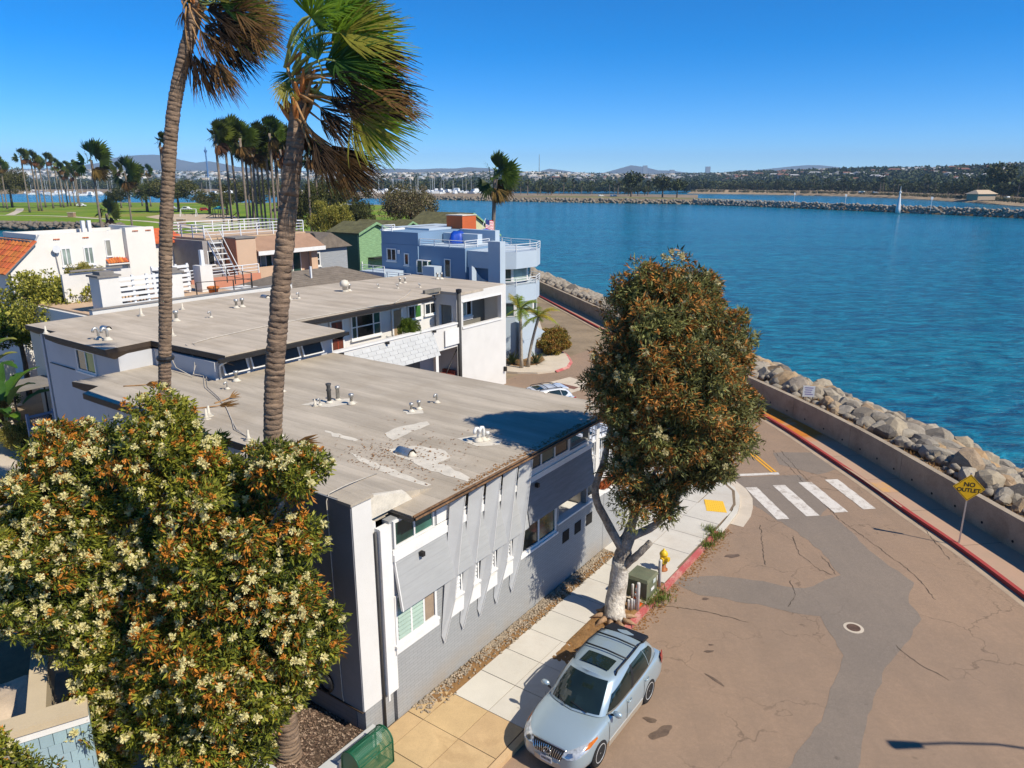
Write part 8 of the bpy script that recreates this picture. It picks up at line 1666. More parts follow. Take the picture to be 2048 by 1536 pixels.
# green arched cage over the backflow pipes
def mat_mesh():
    t = NT('green_wire_mesh'); t.b.inputs['Roughness'].default_value = 0.5; t.base((0.012, 0.12, 0.055)); tc = t.node('ShaderNodeTexCoord'); sp_ = t.node('ShaderNodeSeparateXYZ'); t.ln(tc.outputs['Object'], sp_.inputs[0])
    u = t.math('ABSOLUTE', t.math('SINE', t.math('MULTIPLY', sp_.outputs['X'], 110))); w = t.math('ABSOLUTE', t.math('SINE', t.math('MULTIPLY', t.math('ADD', sp_.outputs['Z'], sp_.outputs['Y']), 80)))
    al = t.math('MAXIMUM', t.math('LESS_THAN', u, 0.62), t.math('LESS_THAN', w, 0.55)); t.ln(al, t.b.inputs['Alpha']); return t.m
cg = bld('pipe_cage', 'dark green arched wire-mesh cage on the tan pavement by the planter', 'cage', -1.3, -0.65, z=0.15); a0, a1, b0, b1, zt = -1.78, -0.72, -0.92, -0.34, 1.02
arc = [(b0, .15), (b0, .72)] + [((b0 + b1) / 2 - .29 * math.cos(t), .72 + .29 * math.sin(t)) for t in np.linspace(0.25, math.pi - .25, 7)] + [(b1, .72), (b1, .15)]
m = MB()
for i in range(len(arc) - 1): m.poly([(a0, *arc[i]), (a1, *arc[i]), (a1, *arc[i + 1]), (a0, *arc[i + 1])])
for a in (a0, a1): m.poly([(a, *p) for p in arc])
bp(m, 'mesh_panel', mat_mesh(), cg); M_DG = mk('dark_green_paint', (0.012, 0.10, 0.045), 0.45, 0.1)
for a in (a0, a1): bp(MB().tube([(a, *p) for p in arc], .022, 6), 'frame', M_DG, cg, True)
for p in (arc[0], arc[1], arc[5], arc[-2], arc[-1]): bp(MB().tube([(a0, *p), (a1, *p)], .016, 6), 'frame_bar', M_DG, cg, True)
cable('pipe', [(-1.6, -.63, .15), (-1.6, -.63, .55), (-0.9, -.63, .55), (-0.9, -.63, .15)], .045, mk('brass_pipe', (0.35, 0.24, 0.08), 0.4, 0.2, metal=0.6), cg)
# street lamp beside the sea wall, out of the frame: only its shadow falls on the road
lp = G(1832, 1493, 0); lh = 7.6; hp = Vector((lp.x, lp.y, 0)) + Vector((sun_dir.x, sun_dir.y, 0)) * (lh / sun_dir.z); arm = 2.6; sl = thing('street_lamp', 'grey street lamp on a tall pole standing by the sea wall', 'street lamp', (hp.x + arm, hp.y + 0.1, 0.15))
MB().tube([(0, 0, 0), (0, 0, 4), (0, 0, lh - .5)], [.11, .085, .06], 10).build('pole', M_GALV, sl, True); MB().tube([(0, 0, lh - .6), (-.6, 0, lh - .2), (-1.6, -.06, lh), (-arm + .2, -.1, lh)], .04, 7).build('arm', M_GALV, sl, True); MB().hexa([(-arm - .5, -.24, lh - .08), (-arm + .25, -.2, lh - .08), (-arm + .25, 0, lh - .08), (-arm - .5, .04, lh - .08)], [(-arm - .45, -.2, lh + .08), (-arm + .2, -.17, lh + .06), (-arm + .2, -.03, lh + .06), (-arm - .45, 0, lh + .08)]).build('lamp_head', M_GALV, sl); MB().lathe([(.2, 0), (.2, .06), (.12, .1)], n=10).build('base_plate', M_GALV, sl)
# curved lamp near the green house
q = at_dist(684, 470, 118); top = at_dist(684, 410, 118); s2 = thing('street_lamp', 'white street lamp with a curved arm beside the dark trees behind the green roof', 'street lamp', (q.x, q.y, 0)); MB().tube([(0, 0, 0), (0, 0, top.z - .4), (.15, 0, top.z), (.6, 0, top.z + .15), (1.3, 0, top.z + .1)], [.12, .1, .09, .08, .07], 8).build('pole', M_RAILW, s2, True); MB().box(1.2, 1.8, -.12, .12, top.z + .03, top.z + .16).build('lamp_head', M_GALV, s2)
# ---------------------------------------------------------------- park beyond the inlet
def mat_lawn():
    t = NT('park_lawn'); t.b.inputs['Roughness'].default_value = 0.9; t.b.inputs['Specular IOR Level'].default_value = 0.1; vec = t.coords('world'); n = t.noise(vec, 0.05, 6, 0.6); f = t.noise(vec, 0.9, 4, 0.7)
    c = t.mix(t.ramp(n, 0.38, 0.62), (0.115, 0.20, 0.012), (0.20, 0.27, 0.022)); c = t.mix(t.ramp(t.noise(vec, 0.028, 5, 0.6), 0.52, 0.66, 0, 0.7), c, (0.32, 0.24, 0.07)); c = t.mix(t.ramp(f, 0.4, 0.7, 0, 0.35), c, (0.07, 0.12, 0.01)); t.base(c); return t.m
M_LAWN = mat_lawn(); M_SAND = mk('pale_sand', (0.50, 0.38, 0.25), 0.95, 0.12, 0.1, 3, 0.2)
def cdt_sheet(name, pts, z, mat, parent=None):
    r = delaunay_2d_cdt([Vector(p[:2]) for p in pts], [], [list(range(len(pts)))], 1, 1e-4); m = MB(); m.add([(p.x, p.y, z) for p in r[0]], [tuple(f) for f in r[2]]); return m.build(name, mat, parent)
lawn = tag(cdt_sheet('lawn', [(-82, 166), (-50, 150), (-24, 190), (-29, 298), (-62, 412), (-140, 462), (-330, 472), (-412, 426), (-412, 272), (-214, 272), (-164, 256), (-131, 247), (-113, 221)], 0.0, M_LAWN), kind='structure')
def path_strip(pts, w, z, mat):
    L = smooth_line(resample([G(u, v).xy for u, v in pts], 4), 3); return strip('park_path', offs(L, -w), offs(L, w), z, z, mat, lawn)
path_strip([(-120, 430), (0, 430.5), (70, 431), (140, 433), (190, 437), (250, 440), (300, 443), (350, 449), (385, 456), (412, 462), (450, 470)], 1.3, 0.02, M_CONC); path_strip([(20, 430), (30, 426), (38, 422), (40, 417)], 1.6, 0.024, M_CONC)
cdt_sheet('play_sand', [G(u, v).xy for u, v in ((290, 434), (330, 428), (410, 428), (470, 432), (480, 442), (420, 446), (340, 442))], 0.03, M_SAND, lawn)
# stones along the inlet
edge = [Vector(p) for p in ((-420, 262), (-210, 262), (-160, 246), (-125, 238), (-108, 215), (-84, 160), (-66, 128))]; items = []
for p in resample(edge, 1.3):
    for k in range(7): items.append((p.x + random.uniform(-1.5, 2.5), p.y + random.uniform(-4.5, 1.2), -1.5 + random.uniform(0, 1.7) * (1 if k > 2 else 0.4), random.uniform(0.5, 1.15)))
tag(rock_heap('inlet_rocks', items, None, M_ROCK, 8), 'grey stones lining the inlet below the park lawn', 'rocks', kind='stuff')
# park furniture
for u, v, lab in ((144, 434, 'low stone-sided bin enclosure on the lawn beside the left path'), (363, 449, 'low stone-sided bin enclosure on the lawn near the path fork')):
    p = G(u, v); t = thing('bin_enclosure', lab, 'enclosure', p); MB().box(-1.1, 1.1, -.9, .9, 0, 1.6).build('block_wall', mk('tan_block', (0.30, 0.20, 0.12), 0.9, 0.2), t); MB().box(-1.2, 1.2, -1.0, 1.0, 1.602, 1.75).build('cap', M_CONC, t)
p = G(378, 433); t = thing('swing_set', 'white framed swing set on the sand under the dark tree', 'swing', p)
for x in (-3, 3): MB().tube([(x, -1, 0), (x, 0, 2.8), (x, 1, 0)], .12, 5).build('leg', M_RAILW, t)
MB().tube([(-3, 0, 2.8), (3, 0, 2.8)], .12, 5).build('top_bar', M_RAILW, t)
for x in (-1.5, 1.5): MB().box(x - .3, x + .3, -.12, .12, .55, .65).build('seat', M_GUT, t); MB().tube([(x, 0, .6), (x, 0, 2.75)], .03, 4).build('chain', M_GUT, t)
p = G(440, 436); t = thing('play_structure', 'playground climbing frame with a dark slide on the sand', 'playground', p)
for x in (-2, 0, 2):
    for y in (-1, 1): MB().box(x - .1, x + .1, y - .1, y + .1, 0, 3.2).build('post', M_BARKB, t)
MB().box(-2.2, 2.2, -1.2, 1.2, 1.4, 1.55).build('platform', M_TAN, t); MB().hexa([(-5, -.4, .1), (-2, -.4, 1.4), (-2, .4, 1.4), (-5, .4, .1)], [(-5, -.4, .25), (-2, -.4, 1.55), (-2, .4, 1.55), (-5, .4, .25)]).build('slide', M_GUT, t); MB().hexa([(-2.3, -1.3, 3.2), (2.3, -1.3, 3.2), (2.3, 1.3, 3.2), (-2.3, 1.3, 3.2)], [(-.2, -.1, 4.3), (.2, -.1, 4.3), (.2, .1, 4.3), (-.2, .1, 4.3)]).build('roof', mk('teal_roof', (0.05, 0.30, 0.30), 0.6), t)
p = G(472, 434); t = thing('play_slide', 'small red and orange slide beside the climbing frame', 'slide', p); MB().hexa([(-1.5, -.4, 0), (.6, -.4, 1.6), (.6, .4, 1.6), (-1.5, .4, 0)], [(-1.5, -.4, .2), (.6, -.4, 1.8), (.6, .4, 1.8), (-1.5, .4, .2)]).build('chute', mk('red_plastic', (0.50, 0.04, 0.02), 0.4), t); MB().box(.6, 1.2, -.4, .4, 0, 1.7).build('ladder', M_ORNG, t)
# low-poly car for the park and far bank
def far_car(p, lab, col, rz=0.0, group='cars parked far off'):
    t = thing('parked_car', lab, 'car', p, rz, group); m = MB(); prof = [(-2.2, .35), (2.2, .35), (2.25, .75), (1.2, .95), (.6, 1.5), (-1.5, 1.55), (-2.15, 1.0)]; n = len(prof)
    m.add([(x, -.88, z) for x, z in prof] + [(x, .88, z) for x, z in prof], [tuple(range(n)), tuple(range(2 * n - 1, n - 1, -1))] + [(i, (i + 1) % n, n + (i + 1) % n, n + i) for i in range(n)]); m.build('body', mk('far_car_' + col[0], col[1], 0.35, 0.05), t); MB().box(-1.3, .55, -.89, .89, 1.02, 1.4).build('window', M_GLASS, t)
    for x in (-1.35, 1.35):
        for y in (-.8, .8): MB().tube([(x, y - .1, .33), (x, y + .1, .33)], .33, 10).build('wheel', M_TYRE, t)
CC = {'w': ('white', (0.7, 0.7, 0.68)), 'd': ('dark', (0.03, 0.03, 0.035)), 'r': ('red', (0.35, 0.03, 0.02)), 's': ('silver', (0.4, 0.41, 0.42))}
for u, v, c, lab in ((163, 413, 'w', 'white van-like car parked by the water left of the young palm'), (374, 420, 'w', 'white car parked under the broad dark park tree'), (410, 422, 'r', 'red car parked behind the swings'), (345, 419, 's', 'silver car parked left of the broad dark park tree'), (555, 424, 'd', 'dark car parked behind the palm row'), (600, 426, 'r', 'red car parked beside the big palm trunk in the park'), (625, 427, 's', 'silver car parked right of the big palm trunk in the park')): far_car(G(u, v) + Vector((0, 0, .01)), lab, CC[c], random.uniform(-.3, .3))
# ---------------------------------------------------------------- far shores
M_SHORE = mk('far_shore_soil', (0.25, 0.185, 0.115), 0.95, 0.3, 0.02, 0.3, 0); M_FARGR = mk('far_dry_grass', (0.20, 0.18, 0.06), 0.95, 0.3, 0.02, 0.3, 0)
def shore_land(name, near, back, ztop, mat, slope=6):
    L = [G(u, v, -2.3).xy for u, v in near]; m = MB(); I = offs(L, -slope)
    for i in range(len(L) - 1): m.poly([(*L[i], -2.6), (*L[i + 1], -2.6), (*I[i + 1], ztop), (*I[i], ztop)]); m.poly([(*I[i], ztop), (*I[i + 1], ztop), (I[i + 1].x * (1 + back / I[i + 1].y), I[i + 1].y + back, ztop), (I[i].x * (1 + back / I[i].y), I[i].y + back, ztop)])
    return tag(m.build(name, mat), kind='structure'), L
far_shore, FS = shore_land('far_shore', [(-500, 389), (60, 387.5), (420, 386), (600, 391), (700, 396), (860, 399), (1000, 402.5), (1200, 406), (1390, 409)], 180, 0.6, M_SHORE)
east_shore, ES = shore_land('east_shore', [(1372, 387), (1500, 388.5), (1700, 393), (1860, 400), (2048, 413), (2400, 440)], 380, 1.6, mk('bank_sand', (0.33, 0.24, 0.145), 0.95, 0.3, 0.03, 0.4, 0), 26)
cdt_sheet('grass_strip', [G(u, v, 0.7).xy for u, v in ((1010, 393), (1200, 396), (1400, 398.4), (1590, 402.3), (1500, 399.5), (1350, 395), (1150, 391.5))], 0.7, M_FARGR, far_shore)
# stone edge and jetty
def edge_rocks(name, L, lab, dw, zt, smin, smax, n_per=3, step=1.6):
    it = []
    for p in resample(L, step):
        for k in range(n_per): f = random.random(); it.append((p.x + random.uniform(-1, 1), p.y + f * dw - 1.0, -2.3 + (zt + 2.3) * f + random.uniform(-.3, .2), random.uniform(smin, smax)))
    return tag(rock_heap(name, it, None, M_ROCK, 5), lab, 'rocks', kind='stuff')
edge_rocks('shore_rocks', FS[3:], 'stone edge along the opposite shore', 6, 0.4, 0.8, 1.5, 3, 2.0)
jet = [G(u, v, -2.3).xy for u, v in ((1390, 409), (1500, 413), (1650, 419), (1800, 425.5), (1950, 432), (2060, 437.5), (2300, 451))]
Lj = resample(jet, 3); m = MB(); J0, J1, J2 = offs(Lj, 0.0), offs(Lj, -4.0), offs(Lj, -9)
for i in range(len(Lj) - 1):
    m.poly([(*J0[i], -3), (*J0[i + 1], -3), (*J1[i + 1], 0.7), (*J1[i], 0.7)]); m.poly([(*J1[i], 0.7), (*J1[i + 1], 0.7), (*J2[i + 1], 0.7), (*J2[i], 0.7)]); m.poly([(*J2[i], 0.7), (*J2[i + 1], 0.7), (J2[i + 1].x + 1, J2[i + 1].y + 4, -3), (J2[i].x + 1, J2[i].y + 4, -3)])
jetty = tag(m.build('jetty', M_SHORE), kind='structure')
it = []
for p in resample(jet, 1.1):
    for k in range(6): f = random.random(); it.append((p.x + random.uniform(-.8, .8) - 0.5, p.y + f * 4.5 - .5, -2.2 + 3.2 * f + random.uniform(-.2, .3), random.uniform(0.55, 1.15)))
tag(rock_heap('jetty_rocks', it, jetty, M_ROCK, 6), kind='stuff')
# beacon and marker posts on the jetty
p = G(1798, 428, -2.3); p = Vector((p.x, p.y + 1.5, 0.2)); t = thing('beacon', 'white channel beacon tower on the stone jetty', 'beacon', p); MB().lathe([(1.2, -2.3), (1.1, 0), (.75, 3), (.45, 6), (.3, 7.2)], n=10).build('tower', M_RAILW, t, True); MB().lathe([(.55, 7.2), (.55, 7.9), (.2, 8.3), (.06, 10.5)], n=8).build('light', M_RAILW, t)
for u, v, lab in ((1690, 409, 'thin white marker post on the jetty left of the beacon'), (1861, 418, 'thin white marker post on the jetty right of the beacon'), (1588, 404, 'thin white marker post on the grassy end of the jetty')):
    p = G(u, v, 0.7); t = thing('marker_post', lab, 'post', p); MB().tube([(0, 0, -.8), (0, 0, 5)], .14, 6).build('post', M_RAILW, t); MB().box(-.5, .5, -.1, .1, 4.2, 5.4).build('panel', M_RAILW, t)
# ---------------------------------------------------------------- marina
def boat_proto(sail):
    b = thing('boat', '', 'boat', (0, 0, 0)); m = MB(); prof = [(-5, 1.3), (-4.8, 1.5), (0, 1.6), (3, 1.2), (5.2, 0.0)]; top = [(x, w, 1.0 + (.35 if x > 3 else 0)) for x, w in prof]; V = [(x, -w, z) for x, w, z in top] + [(x, w, z) for x, w, z in top[::-1]]; n = len(V); low = [(x * .94, y * .75, -.35) for x, y, z in V]
    m.add(V + low, [tuple(range(n)), tuple(range(2 * n - 1, n - 1, -1))] + [(i, n + i, n + (i + 1) % n, (i + 1) % n) for i in range(n)]); m.build('hull', mk('boat_white', (0.72, 0.72, 0.70), 0.4, 0.06, kind='obj'), b)
    m = MB(); h = 1.9 if sail else 3.2; m.hexa([(-3.2, -1.0, 1.0), (2.2, -1.0, 1.0), (2.2, 1.0, 1.0), (-3.2, 1.0, 1.0)], [(-2.8, -.8, h), (1.2, -.8, h), (1.2, .8, h), (-2.8, .8, h)]); m.build('cabin', MATS['boat_white'], b); MB().box(-2.6, 1.4, -.95, .95, 1.35, 1.65).build('window', M_GLASS, b)
    if sail:
        MB().tube([(.3, 0, 1), (.3, 0, 15)], [.13, .09], 5).build('mast', M_RAILW, b); MB().tube([(.3, 0, 2.6), (-3.6, 0, 2.6)], .22, 6).build('boom', mk('blue_sail_cover', (0.03, 0.10, 0.28), 0.8), b)
    else: MB().box(-2.2, .4, -.75, .75, 3.25, 3.4).build('flybridge', MATS['boat_white'], b)
    return b
BP = [boat_proto(True), boat_proto(False)]; used_ = [False, False]
def put_boat(p, k, s, rz, lab, grp):
    o = BP[k] if not used_[k] else copy_tree(BP[k]); used_[k] = True
    if o is BP[k]: pass
    tag(o, lab, 'boat', grp); o.location = p; o.scale = (s,) * 3; o.rotation_euler = (0, 0, rz)
for i in range(95):
    u = random.uniform(45, 640); v = random.uniform(385.6, 392 if u < 330 else 389) + (1.5 if u > 500 else 0); p = G(u, v, -2.3); sail = random.random() < 0.6; put_boat(p, 0 if sail else 1, random.uniform(0.85, 1.35), random.uniform(0, 6.3), 'moored white sailing boat in the far marina beyond the park' if sail else 'moored white motor boat in the far marina beyond the park', 'sailing boats beyond the park' if sail else 'motor boats beyond the park')
for i in range(60):
    u = random.uniform(742, 1012); d = random.uniform(720, 860); q = at_dist(u, 380, d); sail = random.random() < 0.65; put_boat((q.x, q.y, 0.75), 0 if sail else 1, random.uniform(0.85, 1.3), random.uniform(0, 6.3), 'white sailing boat in the yard beyond the stone-edged shore' if sail else 'white motor boat in the yard beyond the stone-edged shore', 'sailing boats on the opposite shore' if sail else 'motor boats on the opposite shore')
# ---------------------------------------------------------------- far trees as individuals
FT = [mat_leaf('far_leaf', (0.052, 0.066, 0.020), 0.35, 0.0, 0.8, 0.25), mat_leaf('far_leaf_dark', (0.022, 0.030, 0.012), 0.35, 0.0, 0.8, 0.25), mat_leaf('far_leaf_light', (0.095, 0.10, 0.034), 0.35, 0.0, 0.8, 0.25)]
CF = [round_crown(120 + i, FT, 26, 36, 1.1, 0.5) for i in range(4)]
def ftree_proto(i):
    t = thing('tree', '', 'tree', (0, 0, 0)); MB().tube([(0, 0, 0), (0, 0, 4.5)], [.4, .25], 5).build('trunk', M_BARKB, t); c = bpy.data.objects.new('crown', CF[i]); COL.objects.link(c); c.parent = t; c.location = (0, 0, 5.2); c.scale = (4.6, 4.6, 5.2); return t
def fpalm_crown(seed):
    rs = random.Random(seed); V = []; Q = []; MI = []; o = 0
    for i in range(20):
        el = rs.uniform(-70, 75); az = rs.uniform(0, 360); d0 = Vector((math.cos(R(el)) * math.cos(R(az)), math.cos(R(el)) * math.sin(R(az)), math.sin(R(el)))); st, v, q = frond((0, 0, 0), d0, (d0 + Vector((.3, 0, -.2))).normalized(), .6, 1.3, segs=5, spread=1.0, sub=2, rs=rs); V.append(v); Q.append(q + o); MI += [1 if el < -20 else 0] * len(q); o += len(v)
    ob = np_mesh('crown', np.concatenate(V), np.concatenate(Q), FT[:2], None, MI); me = ob.data; bpy.data.objects.remove(ob); return me
FPC = [fpalm_crown(5), fpalm_crown(8)]
def fpalm_proto(i):
    t = thing('palm_tree', '', 'palm tree', (0, 0, 0)); MB().tube([(0, 0, 0), (0, 0, 12)], [.35, .25], 5).build('trunk', M_PT2, t); c = bpy.data.objects.new('crown', FPC[i]); COL.objects.link(c); c.parent = t; c.location = (0, 0, 12); c.scale = (1.9,) * 3; return t
FP = [ftree_proto(i) for i in range(4)]; FPP = [fpalm_proto(i) for i in range(2)]; f_used = set()
def put(o, p, s, lab, grp, cat):
    if o.name in f_used: o = copy_tree(o)
    else: f_used.add(o.name)
    tag(o, lab, cat, grp); o.location = p; o.scale = (s, s, s * random.uniform(.85, 1.15)); o.rotation_euler = (0, 0, random.uniform(0, 6.3)); return o
n_far = 0
def far_row(n, u0, u1, dfun, z, palm, smin, smax, lab_t, lab_p, grp):
    for i in range(n):
        u = random.uniform(u0, u1); d = dfun(u); q = at_dist(u, 380, d)
        if random.random() < palm: put(random.choice(FPP), (q.x, q.y, z), random.uniform(smin, smax), lab_p, grp + ', palms', 'palm tree')
        else: put(random.choice(FP), (q.x, q.y, z), random.uniform(smin, smax), lab_t, grp + ', leafy', 'tree')
inter = lambda xs, ys: (lambda u: float(np.interp(u, xs, ys)) + random.uniform(0, 60))
es_d = inter([1372, 1500, 1700, 1860, 2048], [920, 870, 770, 640, 480])
far_row(115, 1380, 2070, lambda u: es_d(u) + 22, 1.6, 0.35, 0.7, 1.15, 'dark leafy tree in the belt along the eastern bank', 'palm in the tree belt along the eastern bank', 'tree belt on the eastern bank')
far_row(46, 1015, 1300, lambda u: random.uniform(640, 760), 0.6, 0.6, 0.65, 1.1, 'leafy tree on the grassy point of the opposite shore', 'palm on the grassy point of the opposite shore', 'trees on the grassy point')
far_row(75, -30, 640, lambda u: random.uniform(1060, 1120), 0.6, 0.3, 0.8, 1.2, 'grey-green tree behind the far marina', 'palm behind the far marina', 'trees behind the marina')
far_row(60, 740, 1060, lambda u: random.uniform(860, 930), 0.6, 0.3, 0.7, 1.15, 'grey-green tree behind the boat yard', 'palm behind the boat yard', 'trees behind the boat yard')
for u, d, s, lab in ((1262, 600, 1.9, 'dark round tree left of the pair on the grassy point'), (1325, 580, 1.7, 'dark round tree left in the pair near the jetty root'), (1354, 570, 1.5, 'dark round tree right in the pair near the jetty root'), (1990, 560, 2.5, 'very large dark tree rising beside the tan hut on the eastern bank'), (2050, 540, 2.1, 'large dark tree right of the biggest tree on the eastern bank')):
    q = at_dist(u, 390, d); put(FP[1], (q.x, q.y, 0.7), s, lab, None, 'tree')
q = at_dist(1962, 393, 470); t = thing('hut', 'tan hut with a pale pitched roof on the eastern bank', 'hut', (q.x, q.y, 1.6), .3); MB().box(-7, 7, -4, 4, 0, 3.6).build('wall', mk('far_tan', (0.42, 0.30, 0.20), 0.9), t); MB().hexa([(-8, -5, 3.6), (8, -5, 3.6), (8, 5, 3.6), (-8, 5, 3.6)], [(-5, -.3, 6), (5, -.3, 6), (5, .3, 6), (-5, .3, 6)]).build('roof', mk('far_tan_roof', (0.50, 0.38, 0.26), 0.9), t)
for i in range(12): u = random.choice((random.uniform(1700, 1760), random.uniform(1900, 2040), random.uniform(1130, 1240))); d = float(np.interp(u, [1100, 1300, 1700, 2048], [600, 600, 745, 465])) + 8; q = at_dist(u, 390, d); far_car(Vector((q.x, q.y, 1.65 if u > 1300 else .72)), 'small pale car parked on the far bank', CC[random.choice('wws')], random.uniform(0, 3), 'cars parked on the far banks')
bq0, bq1 = at_dist(1140, 379, 1150), at_dist(1320, 379, 1120); t = thing('bridge', 'long low grey road bridge seen behind the point', 'bridge', ((bq0 + bq1) / 2).xy.to_3d()); l0 = t.location; m = MB(); a, b = bq0 - l0, bq1 - l0; m.hexa([(a.x, a.y, 5), (b.x, b.y, 5), (b.x, b.y + 10, 5), (a.x, a.y + 10, 5)], [(a.x, a.y, 7.2), (b.x, b.y, 7.2), (b.x, b.y + 10, 7.2), (a.x, a.y + 10, 7.2)]); m.build('deck', mk('far_concrete', (0.36, 0.36, 0.36), 0.9), t)
for k in range(9): q = a.lerp(b, (k + .5) / 9); MB().box(q.x - 1, q.x + 1, q.y + 2, q.y + 8, -3, 5).build('pier', MATS['far_concrete'], t)
q = at_dist(1078, 372, 980); t = thing('flag_mast', 'very tall thin mast among the palms on the opposite shore', 'mast', (q.x, q.y, .6)); MB().tube([(0, 0, 0), (0, 0, 44)], [.5, .3], 6).build('mast', M_GREYCAP, t); MB().lathe([(1, 0), (1, .5)], n=8).build('foot', M_GREYCAP, t)
q = at_dist(417, 360, 2300); t = thing('observation_tower', 'slim blue observation tower rising beyond the marina', 'tower', (q.x, q.y, 5)); MB().tube([(0, 0, 0), (0, 0, 92)], 2.2, 8).build('shaft', mk('tower_blue', (0.06, 0.16, 0.36), 0.6), t); MB().lathe([(3.5, 88), (4.5, 90), (4.5, 94), (2, 96), (.5, 105)], n=10).build('top', MATS['tower_blue'], t)
# ---------------------------------------------------------------- hills, hillside houses, mountains
HU = [-300, 0, 120, 250, 400, 560, 760, 900, 1000, 1060, 1200, 1300, 1450, 1500, 1620, 1700, 1800, 1900, 2000, 2100, 2400]
HV = [346, 344, 343, 343, 346, 348, 350, 348, 347, 348, 351, 353, 351, 348, 346, 344, 343, 342, 338, 336, 335]
HD = [4200, 4200, 4200, 4200, 4200, 4200, 4000, 3800, 3500, 3200, 3000, 2900, 2500, 2300, 2000, 1800, 1700, 1600, 1500, 1450, 1300]
HB = [1240, 1240, 1240, 1240, 1240, 1240, 1100, 1060, 1060, 1060, 1100, 1150, 1240, 1160, 1060, 980, 900, 800, 700, 640, 520]
def hill_pt(u, t):
    v, d1, d0 = np.interp(u, HU, HV), np.interp(u, HU, HD), np.interp(u, HU, HB); zr = at_dist(u, v, d1).z; d = d0 + (d1 - d0) * t; q = at_dist(u, 380, d)
    bump = math.sin(u * .021 + t * 4) * .04 + math.sin(u * .047 + t * 9) * .03; f = t * t * (3 - 2 * t) * (1 + bump * (1 - t)); return Vector((q.x, q.y, 0.5 + (zr - .5) * max(0, f)))
NU, NTT = 150, 12; V = []; Q = []
for i in range(NU + 1):
    for j in range(NTT + 1): V.append(tuple(hill_pt(-300 + 2700 * i / NU, j / NTT)))
    q = hill_pt(-300 + 2700 * i / NU, 1.0); V.append((q.x * 1.25, q.y * 1.25, -2.0))
S_ = NTT + 2
for i in range(NU):
    for j in range(NTT + 1): k = i * S_ + j; Q.append((k, k + S_, k + S_ + 1, k + 1))
hills = tag(np_mesh('hills', np.array(V), np.array(Q), mk('hillside_scrub', (0.11, 0.098, 0.055), 0.95, 0.4, 0.006, 0.05, 0), smooth=True), kind='structure')
HC = [('white', (0.58, 0.56, 0.52)), ('cream', (0.48, 0.42, 0.34)), ('grey', (0.26, 0.26, 0.26)), ('tan', (0.29, 0.23, 0.17)), ('pale_blue', (0.29, 0.33, 0.36))]; RC = [('red', (0.22, 0.10, 0.065)), ('brown', (0.13, 0.10, 0.08)), ('grey', (0.19, 0.185, 0.18)), ('white', (0.36, 0.35, 0.34))]
def fhouse(i):
    t = thing('house', '', 'house', (0, 0, 0)); w = random.uniform(11, 19); d = random.uniform(8, 12); h = random.choice((3.5, 6.2, 6.6)); c = HC[i % 5]; r = RC[(i * 3) % 4]; MB().box(-w / 2, w / 2, -d / 2, d / 2, -3, h).build('wall', mk('hill_wall_' + c[0], c[1], 0.9, 0.05), t); MB().hexa([(-w / 2 - .6, -d / 2 - .6, h), (w / 2 + .6, -d / 2 - .6, h), (w / 2 + .6, d / 2 + .6, h), (-w / 2 - .6, d / 2 + .6, h)], [(-w / 2 + 2, -.3, h + 2), (w / 2 - 2, -.3, h + 2), (w / 2 - 2, .3, h + 2), (-w / 2 + 2, .3, h + 2)]).build('roof', mk('hill_roof_' + r[0], r[1], 0.9, 0.1), t)
    for k in range(3): x = -w / 2 + w * (k + .5) / 3; MB().box(x - 1, x + 1, -d / 2 - .05, -d / 2 - .01, h - 2.4, h - 1).build('window', M_GLASS, t)
    return t, c[0], r[0]
HP = [fhouse(i) for i in range(10)]; h_used = set()
def put_house(i, p):
    o, c, r = HP[i]
    if i in h_used: o = copy_tree(o)
    else: h_used.add(i)
    tag(o, 'distant %s hillside house with a %s roof' % (c.replace('_', ' '), r), 'house', '%s houses with %s roofs on the hills' % (c.replace('_', ' '), r)); o.location = p; o.rotation_euler = (0, 0, random.uniform(-.5, .5)); s = random.uniform(.85, 1.3); o.scale = (s, s, s)
slots = []
for _ in range(2600):
    u = random.uniform(-20, 2070); t_ = random.uniform(.25, .99) ** .8; q = hill_pt(u, t_); slots.append((q.y, q))
slots.sort(key=lambda s: s[0]); near_h = slots[:900]; random.shuffle(near_h)
for k in range(280): put_house(random.randrange(10), near_h[k][1])
MH = []
V = []; Q = []; MI = []
for _, q in slots[900:]:
    w, d, h = random.uniform(6, 12), random.uniform(4, 7), random.choice((3.5, 6, 6, 9)); k = len(V); x, y, z = q; V += [(x - w, y - d, z - 3), (x + w, y - d, z - 3), (x + w, y + d, z - 3), (x - w, y + d, z - 3), (x - w, y - d, z + h), (x + w, y - d, z + h), (x + w, y + d, z + h), (x - w, y + d, z + h)]
    mi = random.randrange(5); Q += [(k, k + 1, k + 5, k + 4), (k + 1, k + 2, k + 6, k + 5), (k + 3, k, k + 4, k + 7), (k + 4, k + 5, k + 6, k + 7)]; MI += [mi, mi, mi, random.choice((mi, 5, 5, 0))]
tag(np_mesh('far_houses', np.array(V), np.array(Q), [MATS['hill_wall_' + c[0]] for c in HC] + [MATS['hill_roof_grey']], None, MI), 'dense far-off houses covering the distant hills', 'houses', kind='stuff')
